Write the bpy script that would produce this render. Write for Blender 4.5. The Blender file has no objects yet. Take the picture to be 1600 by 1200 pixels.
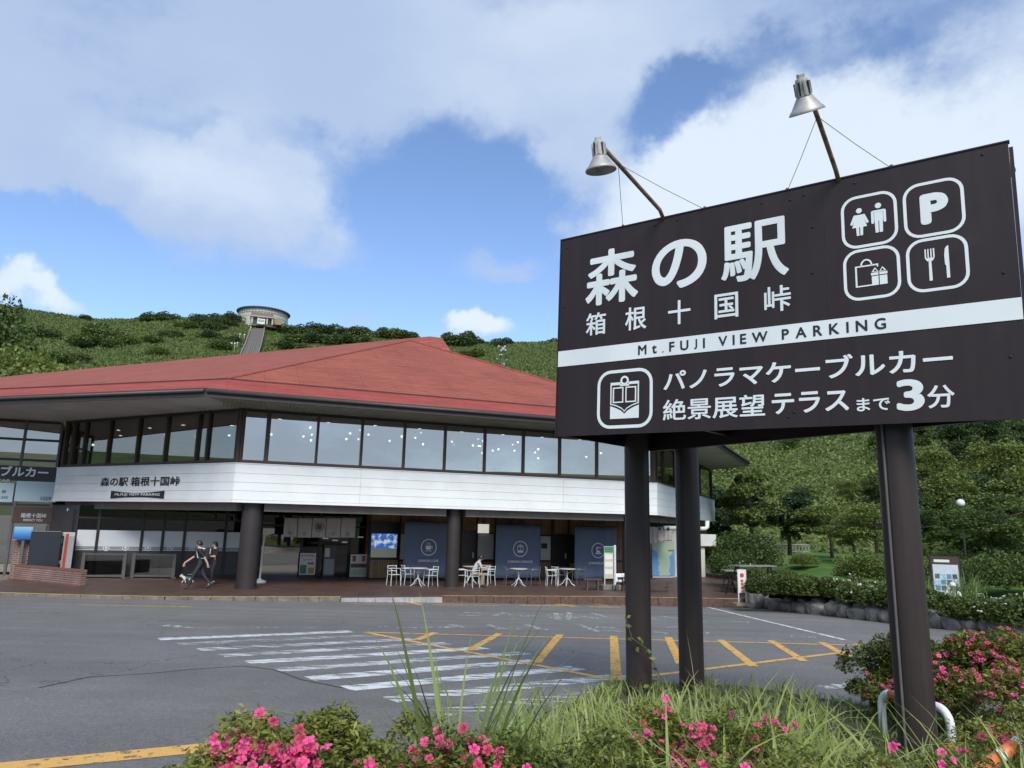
import bpy, bmesh, math, random
import numpy as np
from mathutils import Vector, Matrix
random.seed(7); np.random.seed(7)
sc = bpy.context.scene
COL = sc.collection
# ---------------------------------------------------------------- camera
F = 1150.0; PITCH = math.radians(11.0); ROLL = math.radians(1.25); H = 2.45
fw = np.array([0, math.cos(PITCH), math.sin(PITCH)]); up0 = np.array([0, -math.sin(PITCH), math.cos(PITCH)]); rt0 = np.array([1., 0, 0])
up = up0*math.cos(ROLL) - rt0*math.sin(ROLL); rt = rt0*math.cos(ROLL) + up0*math.sin(ROLL)
CAM = np.array([0, 0, H])
cam = bpy.data.cameras.new('camera'); cam.sensor_width = 36; cam.sensor_fit = 'HORIZONTAL'; cam.lens = 36*F/1600
cam.clip_start = 0.05; cam.clip_end = 20000
co = bpy.data.objects.new('camera', cam); COL.objects.link(co)
co.matrix_world = Matrix([[rt[0], up[0], -fw[0], 0], [rt[1], up[1], -fw[1], 0], [rt[2], up[2], -fw[2], H], [0, 0, 0, 1]])
sc.camera = co
# pixel of the 1600x1200 photograph -> direction / point in the place
def ray(x, y): return fw + rt*(x-800)/F + up*(600-y)/F
def atz(x, y, z=0.0): d = ray(x, y); return CAM + d*(z-H)/d[2]
def atd(x, y, dist): d = ray(x, y); return CAM + d*dist/np.hypot(d[0], d[1])
def onplane(x, y, p, n): d = ray(x, y); return CAM + d*(np.dot(np.array(p)-CAM, n)/np.dot(d, n))
def azel(x, y): d = ray(x, y); return math.atan2(d[0], d[1]), math.atan2(d[2], math.hypot(d[0], d[1]))
# ---------------------------------------------------------------- light
SUN_HEAD = math.radians(170); SUN_EL = math.radians(43)      # heading measured clockwise from +Y
sun = bpy.data.lights.new('sun', 'SUN'); sun.energy = 3.0; sun.angle = math.radians(28); sun.color = (1, .965, .91)
so = bpy.data.objects.new('sun', sun); COL.objects.link(so)
sd = Vector((math.sin(SUN_HEAD)*math.cos(SUN_EL), math.cos(SUN_HEAD)*math.cos(SUN_EL), math.sin(SUN_EL)))
so.rotation_euler = (-sd).to_track_quat('-Z', 'Y').to_euler()
vs = sc.view_settings; vs.view_transform = 'Standard'; vs.look = 'None'; vs.gamma = 1; vs.use_curve_mapping = False
vs.exposure = 0.35
# ---------------------------------------------------------------- world: Nishita sky with procedural clouds over the whole dome
w = bpy.data.worlds.new('World'); sc.world = w; w.use_nodes = True
nt = w.node_tree; N = nt.nodes; L = nt.links; N.clear()
def nd(t, **k):
    n = N.new(t)
    for a, b in k.items(): setattr(n, a, b)
    return n
def mth(op, a, b=None, clamp=False):
    n = nd('ShaderNodeMath', operation=op, use_clamp=clamp)
    for i, v in enumerate((a, b)):
        if v is None: continue
        if isinstance(v, (int, float)): n.inputs[i].default_value = v
        else: L.new(v, n.inputs[i])
    return n.outputs[0]
sky = nd('ShaderNodeTexSky', sky_type='NISHITA', sun_disc=False)
sky.sun_elevation = SUN_EL; sky.sun_rotation = SUN_HEAD; sky.altitude = 800; sky.air_density = 1.0; sky.dust_density = .4; sky.ozone_density = 3.0
tc = nd('ShaderNodeTexCoord'); sx = nd('ShaderNodeSeparateXYZ'); L.new(tc.outputs['Generated'], sx.inputs[0])
# slow warp so that cloud edges are ragged
wn = nd('ShaderNodeTexNoise', noise_dimensions='3D'); wn.inputs['Scale'].default_value = 7; wn.inputs['Detail'].default_value = 5; wn.inputs['Roughness'].default_value = .62
L.new(tc.outputs['Generated'], wn.inputs['Vector'])
az = mth('ARCTAN2', sx.outputs[0], sx.outputs[1]); el = mth('ARCSINE', sx.outputs[2])
ae = nd('ShaderNodeCombineXYZ'); L.new(az, ae.inputs[0]); L.new(el, ae.inputs[1])
wv = nd('ShaderNodeVectorMath', operation='MULTIPLY_ADD'); L.new(wn.outputs['Color'], wv.inputs[0])
wv.inputs[1].default_value = (.16, .16, 0); L.new(ae.outputs[0], wv.inputs[2])
off = nd('ShaderNodeVectorMath', operation='SUBTRACT'); L.new(wv.outputs[0], off.inputs[0]); off.inputs[1].default_value = (.08, .08, 0)
def blob(x, y, rx, ry, soft=.0):
    a, e = azel(x, y)
    s = nd('ShaderNodeVectorMath', operation='SUBTRACT'); L.new(off.outputs[0], s.inputs[0]); s.inputs[1].default_value = (a, e, 0)
    m = nd('ShaderNodeVectorMath', operation='MULTIPLY'); L.new(s.outputs[0], m.inputs[0]); m.inputs[1].default_value = (F/rx*math.cos(e), F/ry, 0)
    l = nd('ShaderNodeVectorMath', operation='LENGTH'); L.new(m.outputs[0], l.inputs[0])
    r = nd('ShaderNodeMapRange', interpolation_type='SMOOTHSTEP'); L.new(l.outputs['Value'], r.inputs[0])
    r.inputs[1].default_value = soft; r.inputs[2].default_value = 1.35; r.inputs[3].default_value = 1; r.inputs[4].default_value = 0
    return r.outputs[0]
def total(lst):
    t = None
    for wgt, b in lst:
        v = mth('MULTIPLY', b, wgt); t = v if t is None else mth('ADD', t, v)
    return t
n1 = nd('ShaderNodeTexNoise', noise_dimensions='3D'); n1.inputs['Scale'].default_value = 2.6; n1.inputs['Detail'].default_value = 9; n1.inputs['Roughness'].default_value = .62
mp = nd('ShaderNodeVectorMath', operation='MULTIPLY'); L.new(tc.outputs['Generated'], mp.inputs[0]); mp.inputs[1].default_value = (1, 1, 1.9)
L.new(mp.outputs[0], n1.inputs['Vector'])
CLOUDS = [(.62, (330, 60, 560, 250)), (.55, (120, 240, 330, 110)), (.75, (380, 330, 250, 120)), (.62, (880, 50, 420, 190)), (.5, (1120, 20, 260, 80)), (.5, (560, 130, 260, 140)),
          (1.25, (62, 456, 105, 36)), (1.35, (738, 514, 58, 36)), (.7, (545, 506, 60, 25)), (.62, (775, 400, 105, 60)),
          (1.0, (1480, 300, 430, 190)), (.9, (1200, 300, 260, 150)), (.75, (1030, 340, 140, 110)), (.55, (1500, 10, 330, 60)), (.55, (905, 200, 70, 130)),
          (.7, (700, -500, 900, 260)), (.6, (1900, 100, 260, 300)), (.6, (-350, 150, 380, 300))]
HOLES = [(.8, (690, 330, 170, 120)), (.7, (1050, 165, 100, 60)), (.6, (1330, 75, 260, 42)), (.7, (250, 455, 190, 32)), (1.15, (10, 352, 150, 45)), (.45, (470, 235, 130, 45)), (.35, (560, 330, 60, 60)), (.4, (150, 150, 160, 40)), (.45, (700, 190, 90, 60)), (.6, (620, 470, 230, 50)), (.35, (300, 195, 60, 25)), (.7,(860,460,60,60)), (.5,(800,300,90,80))]
dens = mth('SUBTRACT', total([(k, blob(*b)) for k, b in CLOUDS]), total([(k, blob(*b)) for k, b in HOLES]))
nz = mth('MULTIPLY', mth('SUBTRACT', n1.outputs['Fac'], .5), 2.5)
inview = blob(800, 250, 1500, 900, .6)                    # where the clouds above are placed; elsewhere noise plus unseen cover added to grey the window reflections
base = mth('MULTIPLY', mth('SUBTRACT', 1.0, inview), .72)
d2 = mth('ADD', mth('ADD', dens, nz), base)
mask = nd('ShaderNodeMapRange', interpolation_type='SMOOTHSTEP'); L.new(d2, mask.inputs[0]); mask.inputs[1].default_value = .06; mask.inputs[2].default_value = .92; mask.inputs[4].default_value = .9
WHITE = [(1.0, (1480, 260, 400, 180)), (1.0, (1200, 270, 260, 150)), (.8, (1030, 330, 130, 100)), (1.3, (738, 512, 70, 45)), (1.1, (60, 450, 110, 50)), (.45, (420, 300, 220, 110)), (.45, (900, 60, 300, 150)), (.4,(240,260,130,60))]
n2 = nd('ShaderNodeTexNoise', noise_dimensions='3D'); n2.inputs['Scale'].default_value = 5; n2.inputs['Detail'].default_value = 6; L.new(mp.outputs[0], n2.inputs['Vector'])
wh = mth('ADD', total([(k, blob(*b)) for k, b in WHITE]), mth('MULTIPLY', mth('SUBTRACT', n2.outputs['Fac'], .5), .9))
whm = nd('ShaderNodeMapRange', interpolation_type='SMOOTHSTEP'); L.new(mth('ADD', wh, mth('MULTIPLY', mth('SUBTRACT', 1.0, inview), .35)), whm.inputs[0]); whm.inputs[1].default_value = -.1; whm.inputs[2].default_value = 1.1
cc = nd('ShaderNodeMixRGB'); L.new(whm.outputs[0], cc.inputs[0]); cc.inputs[1].default_value = (.375, .475, .66, 1); cc.inputs[2].default_value = (.645, .725, .81, 1)
skc = nd('ShaderNodeMixRGB', blend_type='MULTIPLY'); skc.inputs[0].default_value = 1; L.new(sky.outputs[0], skc.inputs[1]); skc.inputs[2].default_value = (.165, .165, .172, 1)
mx = nd('ShaderNodeMixRGB'); L.new(mask.outputs[0], mx.inputs[0]); L.new(skc.outputs[0], mx.inputs[1]); L.new(cc.outputs[0], mx.inputs[2])
bg = nd('ShaderNodeBackground'); L.new(mx.outputs[0], bg.inputs[0]); bg.inputs[1].default_value = 1.0
ow = nd('ShaderNodeOutputWorld'); L.new(bg.outputs[0], ow.inputs[0])
# ---------------------------------------------------------------- materials
MATS = {}
def mat(name, col, rough=.6, var=.12, scale=6, bump=0, bscale=40, metal=0, spec=.5, col2=None, emit=0, coat=0, detail=5, alpha=None):
    if name in MATS: return MATS[name]
    m = bpy.data.materials.new(name); m.use_nodes = True; t = m.node_tree; b = t.nodes['Principled BSDF']
    b.inputs['Roughness'].default_value = rough; b.inputs['Metallic'].default_value = metal; b.inputs['Specular IOR Level'].default_value = spec
    b.inputs['Coat Weight'].default_value = coat
    c1 = tuple(max(0, c*(1-var)) for c in col); c2 = col2 or tuple(min(1, c*(1+var)) for c in col)
    tcn = t.nodes.new('ShaderNodeTexCoord')
    if var or col2:
        n = t.nodes.new('ShaderNodeTexNoise'); n.inputs['Scale'].default_value = scale; n.inputs['Detail'].default_value = detail; n.inputs['Roughness'].default_value = .6
        t.links.new(tcn.outputs['Object'], n.inputs['Vector'])
        r = t.nodes.new('ShaderNodeMapRange'); r.inputs[1].default_value = .32; r.inputs[2].default_value = .68; t.links.new(n.outputs['Fac'], r.inputs[0])
        x = t.nodes.new('ShaderNodeMixRGB'); x.inputs[1].default_value = (*c1, 1); x.inputs[2].default_value = (*c2, 1)
        t.links.new(r.outputs[0], x.inputs[0]); t.links.new(x.outputs[0], b.inputs['Base Color'])
    else: b.inputs['Base Color'].default_value = (*col, 1)
    if bump:
        n2 = t.nodes.new('ShaderNodeTexNoise'); n2.inputs['Scale'].default_value = bscale; n2.inputs['Detail'].default_value = 6
        t.links.new(tcn.outputs['Object'], n2.inputs['Vector'])
        bn = t.nodes.new('ShaderNodeBump'); bn.inputs['Strength'].default_value = bump; bn.inputs['Distance'].default_value = .02
        t.links.new(n2.outputs['Fac'], bn.inputs['Height']); t.links.new(bn.outputs[0], b.inputs['Normal'])
    if emit: b.inputs['Emission Color'].default_value = (*col, 1); b.inputs['Emission Strength'].default_value = emit
    MATS[name] = m; return m
def streak_mat(name, c1, c2, c3, rough, sc_, spec=.3):     # weathered paint: long vertical streaks and dusty patches
    m = bpy.data.materials.new(name); m.use_nodes = True; t = m.node_tree; b = t.nodes['Principled BSDF']; b.inputs['Specular IOR Level'].default_value = spec
    c = t.nodes.new('ShaderNodeTexCoord'); mp_ = t.nodes.new('ShaderNodeMapping'); mp_.inputs['Scale'].default_value = sc_; t.links.new(c.outputs['Object'], mp_.inputs[0])
    def nz_(v, s, d):
        n = t.nodes.new('ShaderNodeTexNoise'); n.inputs['Scale'].default_value = s; n.inputs['Detail'].default_value = d; n.inputs['Roughness'].default_value = .65; t.links.new(v, n.inputs['Vector']); return n.outputs['Fac']
    def rg(f, a, b_, lo, hi):
        r = t.nodes.new('ShaderNodeMapRange'); r.inputs[1].default_value = a; r.inputs[2].default_value = b_; r.inputs[3].default_value = lo; r.inputs[4].default_value = hi; t.links.new(f, r.inputs[0]); return r.outputs[0]
    x = t.nodes.new('ShaderNodeMixRGB'); x.inputs[1].default_value = (*c1, 1); x.inputs[2].default_value = (*c2, 1); t.links.new(rg(nz_(mp_.outputs[0], 1, 8), .35, .68, 0, 1), x.inputs[0])
    y = t.nodes.new('ShaderNodeMixRGB'); y.inputs[2].default_value = (*c3, 1); t.links.new(x.outputs[0], y.inputs[1]); t.links.new(rg(nz_(c.outputs['Object'], 2.1, 9), .60, .80, 0, .5), y.inputs[0]); t.links.new(y.outputs[0], b.inputs['Base Color'])
    t.links.new(rg(nz_(c.outputs['Object'], 3.5, 6), .3, .7, rough-.08, rough+.14), b.inputs['Roughness'])
    bn = t.nodes.new('ShaderNodeBump'); bn.inputs['Strength'].default_value = .12; bn.inputs['Distance'].default_value = .01; t.links.new(nz_(c.outputs['Object'], 1.4, 4), bn.inputs['Height']); t.links.new(bn.outputs[0], b.inputs['Normal'])
    MATS[name] = m; return m
def leafmat(name, cols, rough=.55, trans=.28):
    if name in MATS: return MATS[name]
    m = bpy.data.materials.new(name); m.use_nodes = True; t = m.node_tree; b = t.nodes['Principled BSDF']; b.inputs['Roughness'].default_value = rough
    b.inputs['Specular IOR Level'].default_value = .35
    g = t.nodes.new('ShaderNodeNewGeometry'); oi = t.nodes.new('ShaderNodeObjectInfo')
    rp = t.nodes.new('ShaderNodeValToRGB'); e = rp.color_ramp.elements
    e[0].color = (*cols[0], 1); e[1].color = (*cols[-1], 1)
    for i, c in enumerate(cols[1:-1]): q = e.new((i+1)/(len(cols)-1)); q.color = (*c, 1)
    t.links.new(g.outputs['Random Per Island'], rp.inputs[0])
    hs = t.nodes.new('ShaderNodeHueSaturation'); t.links.new(rp.outputs[0], hs.inputs['Color'])
    mr = t.nodes.new('ShaderNodeMapRange'); mr.inputs[3].default_value = .72; mr.inputs[4].default_value = 1.32; t.links.new(oi.outputs['Random'], mr.inputs[0]); t.links.new(mr.outputs[0], hs.inputs['Value'])
    mh = t.nodes.new('ShaderNodeMapRange'); mh.inputs[3].default_value = .515; mh.inputs[4].default_value = .478; t.links.new(oi.outputs['Random'], mh.inputs[0]); t.links.new(mh.outputs[0], hs.inputs['Hue'])
    t.links.new(hs.outputs[0], b.inputs['Base Color'])
    tr = t.nodes.new('ShaderNodeBsdfTranslucent'); t.links.new(hs.outputs[0], tr.inputs[0])
    ms = t.nodes.new('ShaderNodeMixShader'); ms.inputs[0].default_value = trans
    t.links.new(b.outputs[0], ms.inputs[1]); t.links.new(tr.outputs[0], ms.inputs[2]); t.links.new(ms.outputs[0], t.nodes['Material Output'].inputs[0])
    MATS[name] = m; return m
def glassmat(name, tint, refl, rough=.0, body=.12):
    if name in MATS: return MATS[name]
    m = bpy.data.materials.new(name); m.use_nodes = True; t = m.node_tree
    gl = t.nodes.new('ShaderNodeBsdfGlossy'); gl.inputs['Roughness'].default_value = rough; gl.inputs['Color'].default_value = (1, .975, .92, 1)
    tr = t.nodes.new('ShaderNodeBsdfTransparent'); tr.inputs[0].default_value = (*tint, 1)
    lw = t.nodes.new('ShaderNodeLayerWeight'); lw.inputs[0].default_value = .35
    mr = t.nodes.new('ShaderNodeMapRange'); mr.inputs[3].default_value = refl; mr.inputs[4].default_value = min(1, refl+(.5 if refl > .12 else .22)); t.links.new(lw.outputs['Fresnel'], mr.inputs[0])
    ms = t.nodes.new('ShaderNodeMixShader'); t.links.new(mr.outputs[0], ms.inputs[0]); t.links.new(tr.outputs[0], ms.inputs[1]); t.links.new(gl.outputs[0], ms.inputs[2])
    t.links.new(ms.outputs[0], t.nodes['Material Output'].inputs[0]); MATS[name] = m; return m
# ---------------------------------------------------------------- mesh helpers
class MB:
    def __init__(s): s.v = []; s.f = []; s.m = []
    def add(s, vs, fs, mi=0):
        o = len(s.v); s.v += [tuple(float(c) for c in p) for p in vs]; s.f += [tuple(i+o for i in f) for f in fs]; s.m += [mi]*len(fs); return s
    def box(s, a, b, mi=0, M=None):
        x0, y0, z0 = a; x1, y1, z1 = b
        vs = [(x0, y0, z0), (x1, y0, z0), (x1, y1, z0), (x0, y1, z0), (x0, y0, z1), (x1, y0, z1), (x1, y1, z1), (x0, y1, z1)]
        if M is not None: vs = [tuple(M @ Vector(p)) for p in vs]
        return s.add(vs, [(0, 3, 2, 1), (4, 5, 6, 7), (0, 1, 5, 4), (1, 2, 6, 5), (2, 3, 7, 6), (3, 0, 4, 7)], mi)
    def prism(s, poly, z0, z1, mi=0):                       # poly: ccw xy list
        n = len(poly); vs = [(x, y, z0) for x, y in poly]+[(x, y, z1) for x, y in poly]
        fs = [tuple(range(n-1, -1, -1)), tuple(range(n, 2*n))]+[(i, (i+1) % n, n+(i+1) % n, n+i) for i in range(n)]
        return s.add(vs, fs, mi)
    def bar(s, p, q, wx, wy=None, mi=0):                     # square bar between two points
        p = Vector(p); q = Vector(q); d = q-p; wy = wy or wx
        M = Matrix.Translation(p) @ d.to_track_quat('Z', 'Y').to_matrix().to_4x4()
        return s.box((-wx/2, -wy/2, 0), (wx/2, wy/2, d.length), mi, M)
    def tube(s, pts, rad, n=10, mi=0, caps=True):
        pts = [Vector(p) for p in pts]; k = len(pts); rad = rad if isinstance(rad, (list, tuple)) else [rad]*k
        o = []; prev = None
        for i, p in enumerate(pts):
            d = (pts[min(i+1, k-1)]-pts[max(i-1, 0)]).normalized()
            ref = prev if prev is not None else (Vector((0, 0, 1)) if abs(d.z) < .9 else Vector((1, 0, 0)))
            a = d.cross(ref); a = a.normalized() if a.length > 1e-6 else d.orthogonal().normalized(); b = a.cross(d).normalized(); prev = b
            o += [p+a*math.cos(2*math.pi*j/n)*rad[i]+b*math.sin(2*math.pi*j/n)*rad[i] for j in range(n)]
        fs = [(i*n+j, (i+1)*n+j, (i+1)*n+(j+1) % n, i*n+(j+1) % n) for i in range(k-1) for j in range(n)]
        if caps: fs += [tuple(range(n)), tuple(range(k*n-1, k*n-n-1, -1))]
        return s.add(o, fs, mi)
    def lathe(s, prof, n=16, M=None, mi=0, cap=True):         # prof: (r,z)
        vs = [(r*math.cos(2*math.pi*j/n), r*math.sin(2*math.pi*j/n), z) for r, z in prof for j in range(n)]
        if M is not None: vs = [tuple(M @ Vector(p)) for p in vs]
        k = len(prof); fs = [(i*n+j, i*n+(j+1) % n, (i+1)*n+(j+1) % n, (i+1)*n+j) for i in range(k-1) for j in range(n)]
        if cap: fs += [tuple(range(n-1, -1, -1)), tuple(range((k-1)*n, k*n))]
        return s.add(vs, fs, mi)
    def mesh(s, name, mats, smooth=False):
        me = bpy.data.meshes.new(name); me.from_pydata(s.v, [], s.f)
        for m in (mats if isinstance(mats, (list, tuple)) else [mats]): me.materials.append(m)
        if any(s.m): me.polygons.foreach_set('material_index', s.m)
        if smooth: me.polygons.foreach_set('use_smooth', [True]*len(s.f))
        me.update(); return me
    def build(s, name, mats, parent=None, smooth=False, loc=None, bevel=0, autos=False):
        me = s.mesh(name, mats, smooth)
        if smooth and autos: me.set_sharp_from_angle(angle=math.radians(40))
        o = bpy.data.objects.new(name, me); COL.objects.link(o)
        if parent is not None: o.parent = parent
        if loc is not None: o.location = loc
        if bevel:
            b = o.modifiers.new('b', 'BEVEL'); b.width = bevel; b.segments = 2; b.limit_method = 'ANGLE'
        return o
def empty(name, loc=(0, 0, 0), rz=0, parent=None):
    o = bpy.data.objects.new(name, None); COL.objects.link(o); o.location = loc; o.rotation_euler = (0, 0, rz); o.empty_display_size = .2
    if parent is not None: o.parent = parent
    return o
def tag(o, label=None, cat=None, group=None, kind=None):
    if label: o['label'] = label
    if cat: o['category'] = cat
    if group: o['group'] = group
    if kind: o['kind'] = kind
    return o
def copy_tree(o, parent=None):
    c = o.copy(); COL.objects.link(c)
    if parent is not None: c.parent = parent
    for ch in list(o.children): copy_tree(ch, c)
    return c
def obj(name, me, parent=None):
    o = bpy.data.objects.new(name, me); COL.objects.link(o)
    if parent is not None: o.parent = parent
    return o
def npmesh(name, V, Fq, m, smooth=False):                    # V (n,3), Fq (k,3|4)
    me = bpy.data.meshes.new(name); k = Fq.shape[1]
    me.vertices.add(len(V)); me.vertices.foreach_set('co', V.astype(np.float32).ravel())
    me.loops.add(Fq.size); me.loops.foreach_set('vertex_index', Fq.astype(np.int32).ravel())
    me.polygons.add(len(Fq)); me.polygons.foreach_set('loop_start', np.arange(0, Fq.size, k, dtype=np.int32))
    if smooth: me.polygons.foreach_set('use_smooth', np.ones(len(Fq), bool))
    me.materials.append(m); me.update(calc_edges=True); me.validate(); return me
def leaves(name, P, size, m, aspect=.55, upbias=.5, rng=None, fold=.25):      # one diamond-ish folded leaf per point
    rng = rng or np.random.default_rng(1); n = len(P); size = np.broadcast_to(size, n)
    a = rng.normal(size=(n, 3)); a[:, 2] *= .6; a /= np.linalg.norm(a, axis=1)[:, None]
    r = rng.normal(size=(n, 3)); r[:, 2] += upbias*2; b = np.cross(r, a); b /= np.linalg.norm(b, axis=1)[:, None]+1e-9
    c = np.cross(a, b)
    L_ = size[:, None]; V = np.empty((n, 4, 3))
    V[:, 0] = P-a*L_*.5; V[:, 2] = P+a*L_*.5
    V[:, 1] = P+b*L_*aspect*.5+c*L_*fold*.3+a*L_*.04; V[:, 3] = P-b*L_*aspect*.5+c*L_*fold*.3+a*L_*.04
    Fq = np.arange(n*4).reshape(n, 4)
    return npmesh(name, V.reshape(-1, 3), Fq, m)
def text_mesh(name, body, m, w=None, h=None, bold=0, depth=0.0, spacing=1.0, dz=.0004):
    """flat lettering in local xy, lower-left corner at the origin, fitted to w x h"""
    cu = bpy.data.curves.new(name, 'FONT'); cu.body = body; cu.size = 1; cu.space_character = spacing; cu.resolution_u = 8 if bold and len(body) == 1 else 4; cu.extrude = depth
    ob = bpy.data.objects.new(name, cu); COL.objects.link(ob)
    dg = bpy.context.evaluated_depsgraph_get(); dg.update()
    me0 = bpy.data.meshes.new_from_object(ob.evaluated_get(dg)); bpy.data.objects.remove(ob); bpy.data.curves.remove(cu)
    n = len(me0.vertices); V = np.empty(n*3); me0.vertices.foreach_get('co', V); V = V.reshape(n, 3)
    fs = [tuple(p.vertices) for p in me0.polygons]; bpy.data.meshes.remove(me0)
    lo = V.min(0); hi = V.max(0); sw = (hi-lo)[0]; sh = (hi-lo)[1]
    bw = bold
    fx = (w/(sw+2*bw)) if w else None; fy = (h/(sh+2*bw)) if h else None
    fx = fx or fy; fy = fy or fx
    mb = MB()
    offs = [(0, 0)] if not bold else [(0, 0)]+[(bw*math.cos(k*math.pi/4), bw*math.sin(k*math.pi/4)) for k in range(8)]
    for i, (ox, oy) in enumerate(offs):
        mb.add([((p[0]-lo[0]+bw+ox)*fx, (p[1]-lo[1]+bw+oy)*fy, p[2]-lo[2]+i*dz) for p in V], fs)
    return mb.mesh(name, m)
def text(name, body, m, parent, M, **k):
    o = obj(name, text_mesh(name, body, m, **k), parent); o.matrix_local = M; return o
def face_frame(origin, xdir, zdir=(0, 0, 1)):                # local x along xdir, local y along zdir (for lettering on a wall)
    x = Vector(xdir).normalized(); y = Vector(zdir).normalized(); z = x.cross(y)
    return Matrix([[x[0], y[0], z[0], origin[0]], [x[1], y[1], z[1], origin[1]], [x[2], y[2], z[2], origin[2]], [0, 0, 0, 1]])
def ring2d(mb, outer, inner, z=0, mi=0):                     # flat ring between two same-length loops
    n = len(outer); mb.add([(x, y, z) for x, y in outer]+[(x, y, z) for x, y in inner], [(i, (i+1) % n, n+(i+1) % n, n+i) for i in range(n)], mi)
def rrect(x0, y0, x1, y1, r, n=6):
    o = []
    for cx, cy, a in ((x1-r, y0+r, -90), (x1-r, y1-r, 0), (x0+r, y1-r, 90), (x0+r, y0+r, 180)):
        o += [(cx+r*math.cos(math.radians(a+90*k/n)), cy+r*math.sin(math.radians(a+90*k/n))) for k in range(n+1)]
    return o
def circ(cx, cy, r, n=24, ry=None): return [(cx+r*math.cos(2*math.pi*k/n), cy+(ry or r)*math.sin(2*math.pi*k/n)) for k in range(n)]
def poly2d(mb, pts, z=0, mi=0): mb.add([(x, y, z) for x, y in pts], [tuple(range(len(pts)))], mi)
# ================================================================ ground, lot, hill
AA, AB, AC = .87, -.004, -.0405
def zasp(x, y): return AA+AB*x+AC*y
AN = np.array([-AB, -AC, 1.0])
def asp(x, y): return onplane(x, y, (0, 0, AA), AN)
def zgar(x, y): return .30+.02*(np.hypot(x, y)-23)
def atg(x, y):
    z = .5
    for _ in range(12): p = atz(x, y, z); z = float(zgar(p[0], p[1]))
    return atz(x, y, z)
# skyline of the hill: photo points -> heading and elevation
SKY = [(-700, 560), (-400, 480), (-150, 462), (0, 472), (60, 481), (150, 494), (200, 494), (280, 491), (380, 494), (450, 512), (520, 516), (600, 521), (680, 527), (760, 531), (870, 531), (1000, 528), (1150, 505), (1300, 480), (1450, 465), (1600, 470), (1900, 560)]
_t = [azel(*p) for p in SKY]; SA = np.array([a for a, e in _t]); SE = np.array([e for a, e in _t])
def hill_params(th):
    e = np.interp(th, SA, SE, left=math.radians(5), right=math.radians(5))
    d = np.degrees(th)
    R_ = np.interp(d, [-180, -90, -60, -40, 0, 4, 12, 24, 45, 70, 180], [420, 380, 340, 330, 330, 320, 240, 175, 175, 300, 420])
    r0 = np.interp(d, [-180, -90, -50, -30, 0, 6, 14, 30, 50, 90, 180], [130, 110, 80, 80, 78, 74, 62, 60, 66, 110, 130])
    return e, R_, r0
_rg = np.random.default_rng(3)
_ph = _rg.uniform(0, 6.28, (10,)); _fr = np.array([.021, .034, .055, .09, .13, .019, .04, .07, .11, .16])
def lump(x, y):
    s = 0
    for i in range(5): s = s+np.sin(x*_fr[i]+_ph[i]+1.7*np.sin(y*_fr[i+5]*.7+_ph[i+5]))*np.cos(y*_fr[i+5]+_ph[i])*(1.0/(1+i*.6))
    return s
def zhill(x, y):
    x = np.asarray(x, float); y = np.asarray(y, float)
    r = np.hypot(x, y); th = np.arctan2(x, y); e, R_, r0 = hill_params(th)
    t = (r-r0)/(R_-r0); tt = np.clip(t, 0, 1)
    zb = np.where(th > .1, 1.0, -.3)
    zr = H+np.tan(e)*R_-1.4
    z = zb+(zr-zb)*(.55*tt+.45*tt*tt)
    z = z-np.clip(t-1, 0, 3)**1.3*(zr*.35)
    amp = np.clip(tt*3, 0, 1)*np.clip(1-np.abs(t-1)*0, 0, 1)
    z = z+lump(x, y)*1.1*amp*np.clip((1.02-tt)*4, .15, 1)
    base = np.where(y < 40, np.minimum(zasp(x, y)-.35, 1.8), -1.25)
    base = np.where((x > 7) & (y > 15), -.5, base)
    return np.where(t < 0, base, np.maximum(z, -1.25))
def build_ground():
    ths = np.radians(np.concatenate([np.arange(-180, -45, 5), np.arange(-45, 45, .6), np.arange(45, 180, 5)]))
    rs = np.concatenate([[.01, 5, 10, 16, 22, 28, 34, 40, 46, 52], np.arange(56, 110, 3), np.arange(110, 345, 5), np.arange(350, 520, 20), [600, 800, 1200, 2500, 6000]])
    T, R_ = np.meshgrid(ths, rs); X = np.sin(T)*R_; Y = np.cos(T)*R_; Z = zhill(X, Y)
    Z = np.where(R_ > 520, np.minimum(Z, -5), Z)
    n = len(ths); k = len(rs); V = np.stack([X, Y, Z], -1).reshape(-1, 3)
    i, j = np.meshgrid(np.arange(k-1), np.arange(n), indexing='ij'); j2 = (j+1) % n
    Fq = np.stack([i*n+j, i*n+j2, (i+1)*n+j2, (i+1)*n+j], -1).reshape(-1, 4)[:, ::-1]
    m = mat('hill_green', (.080, .112, .038), .9, .35, .09, bump=.9, bscale=1.2, spec=.2, detail=10)
    o = obj('hillside', npmesh('hillside', V, Fq, m, True)); tag(o, kind='structure')
build_ground()
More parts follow.
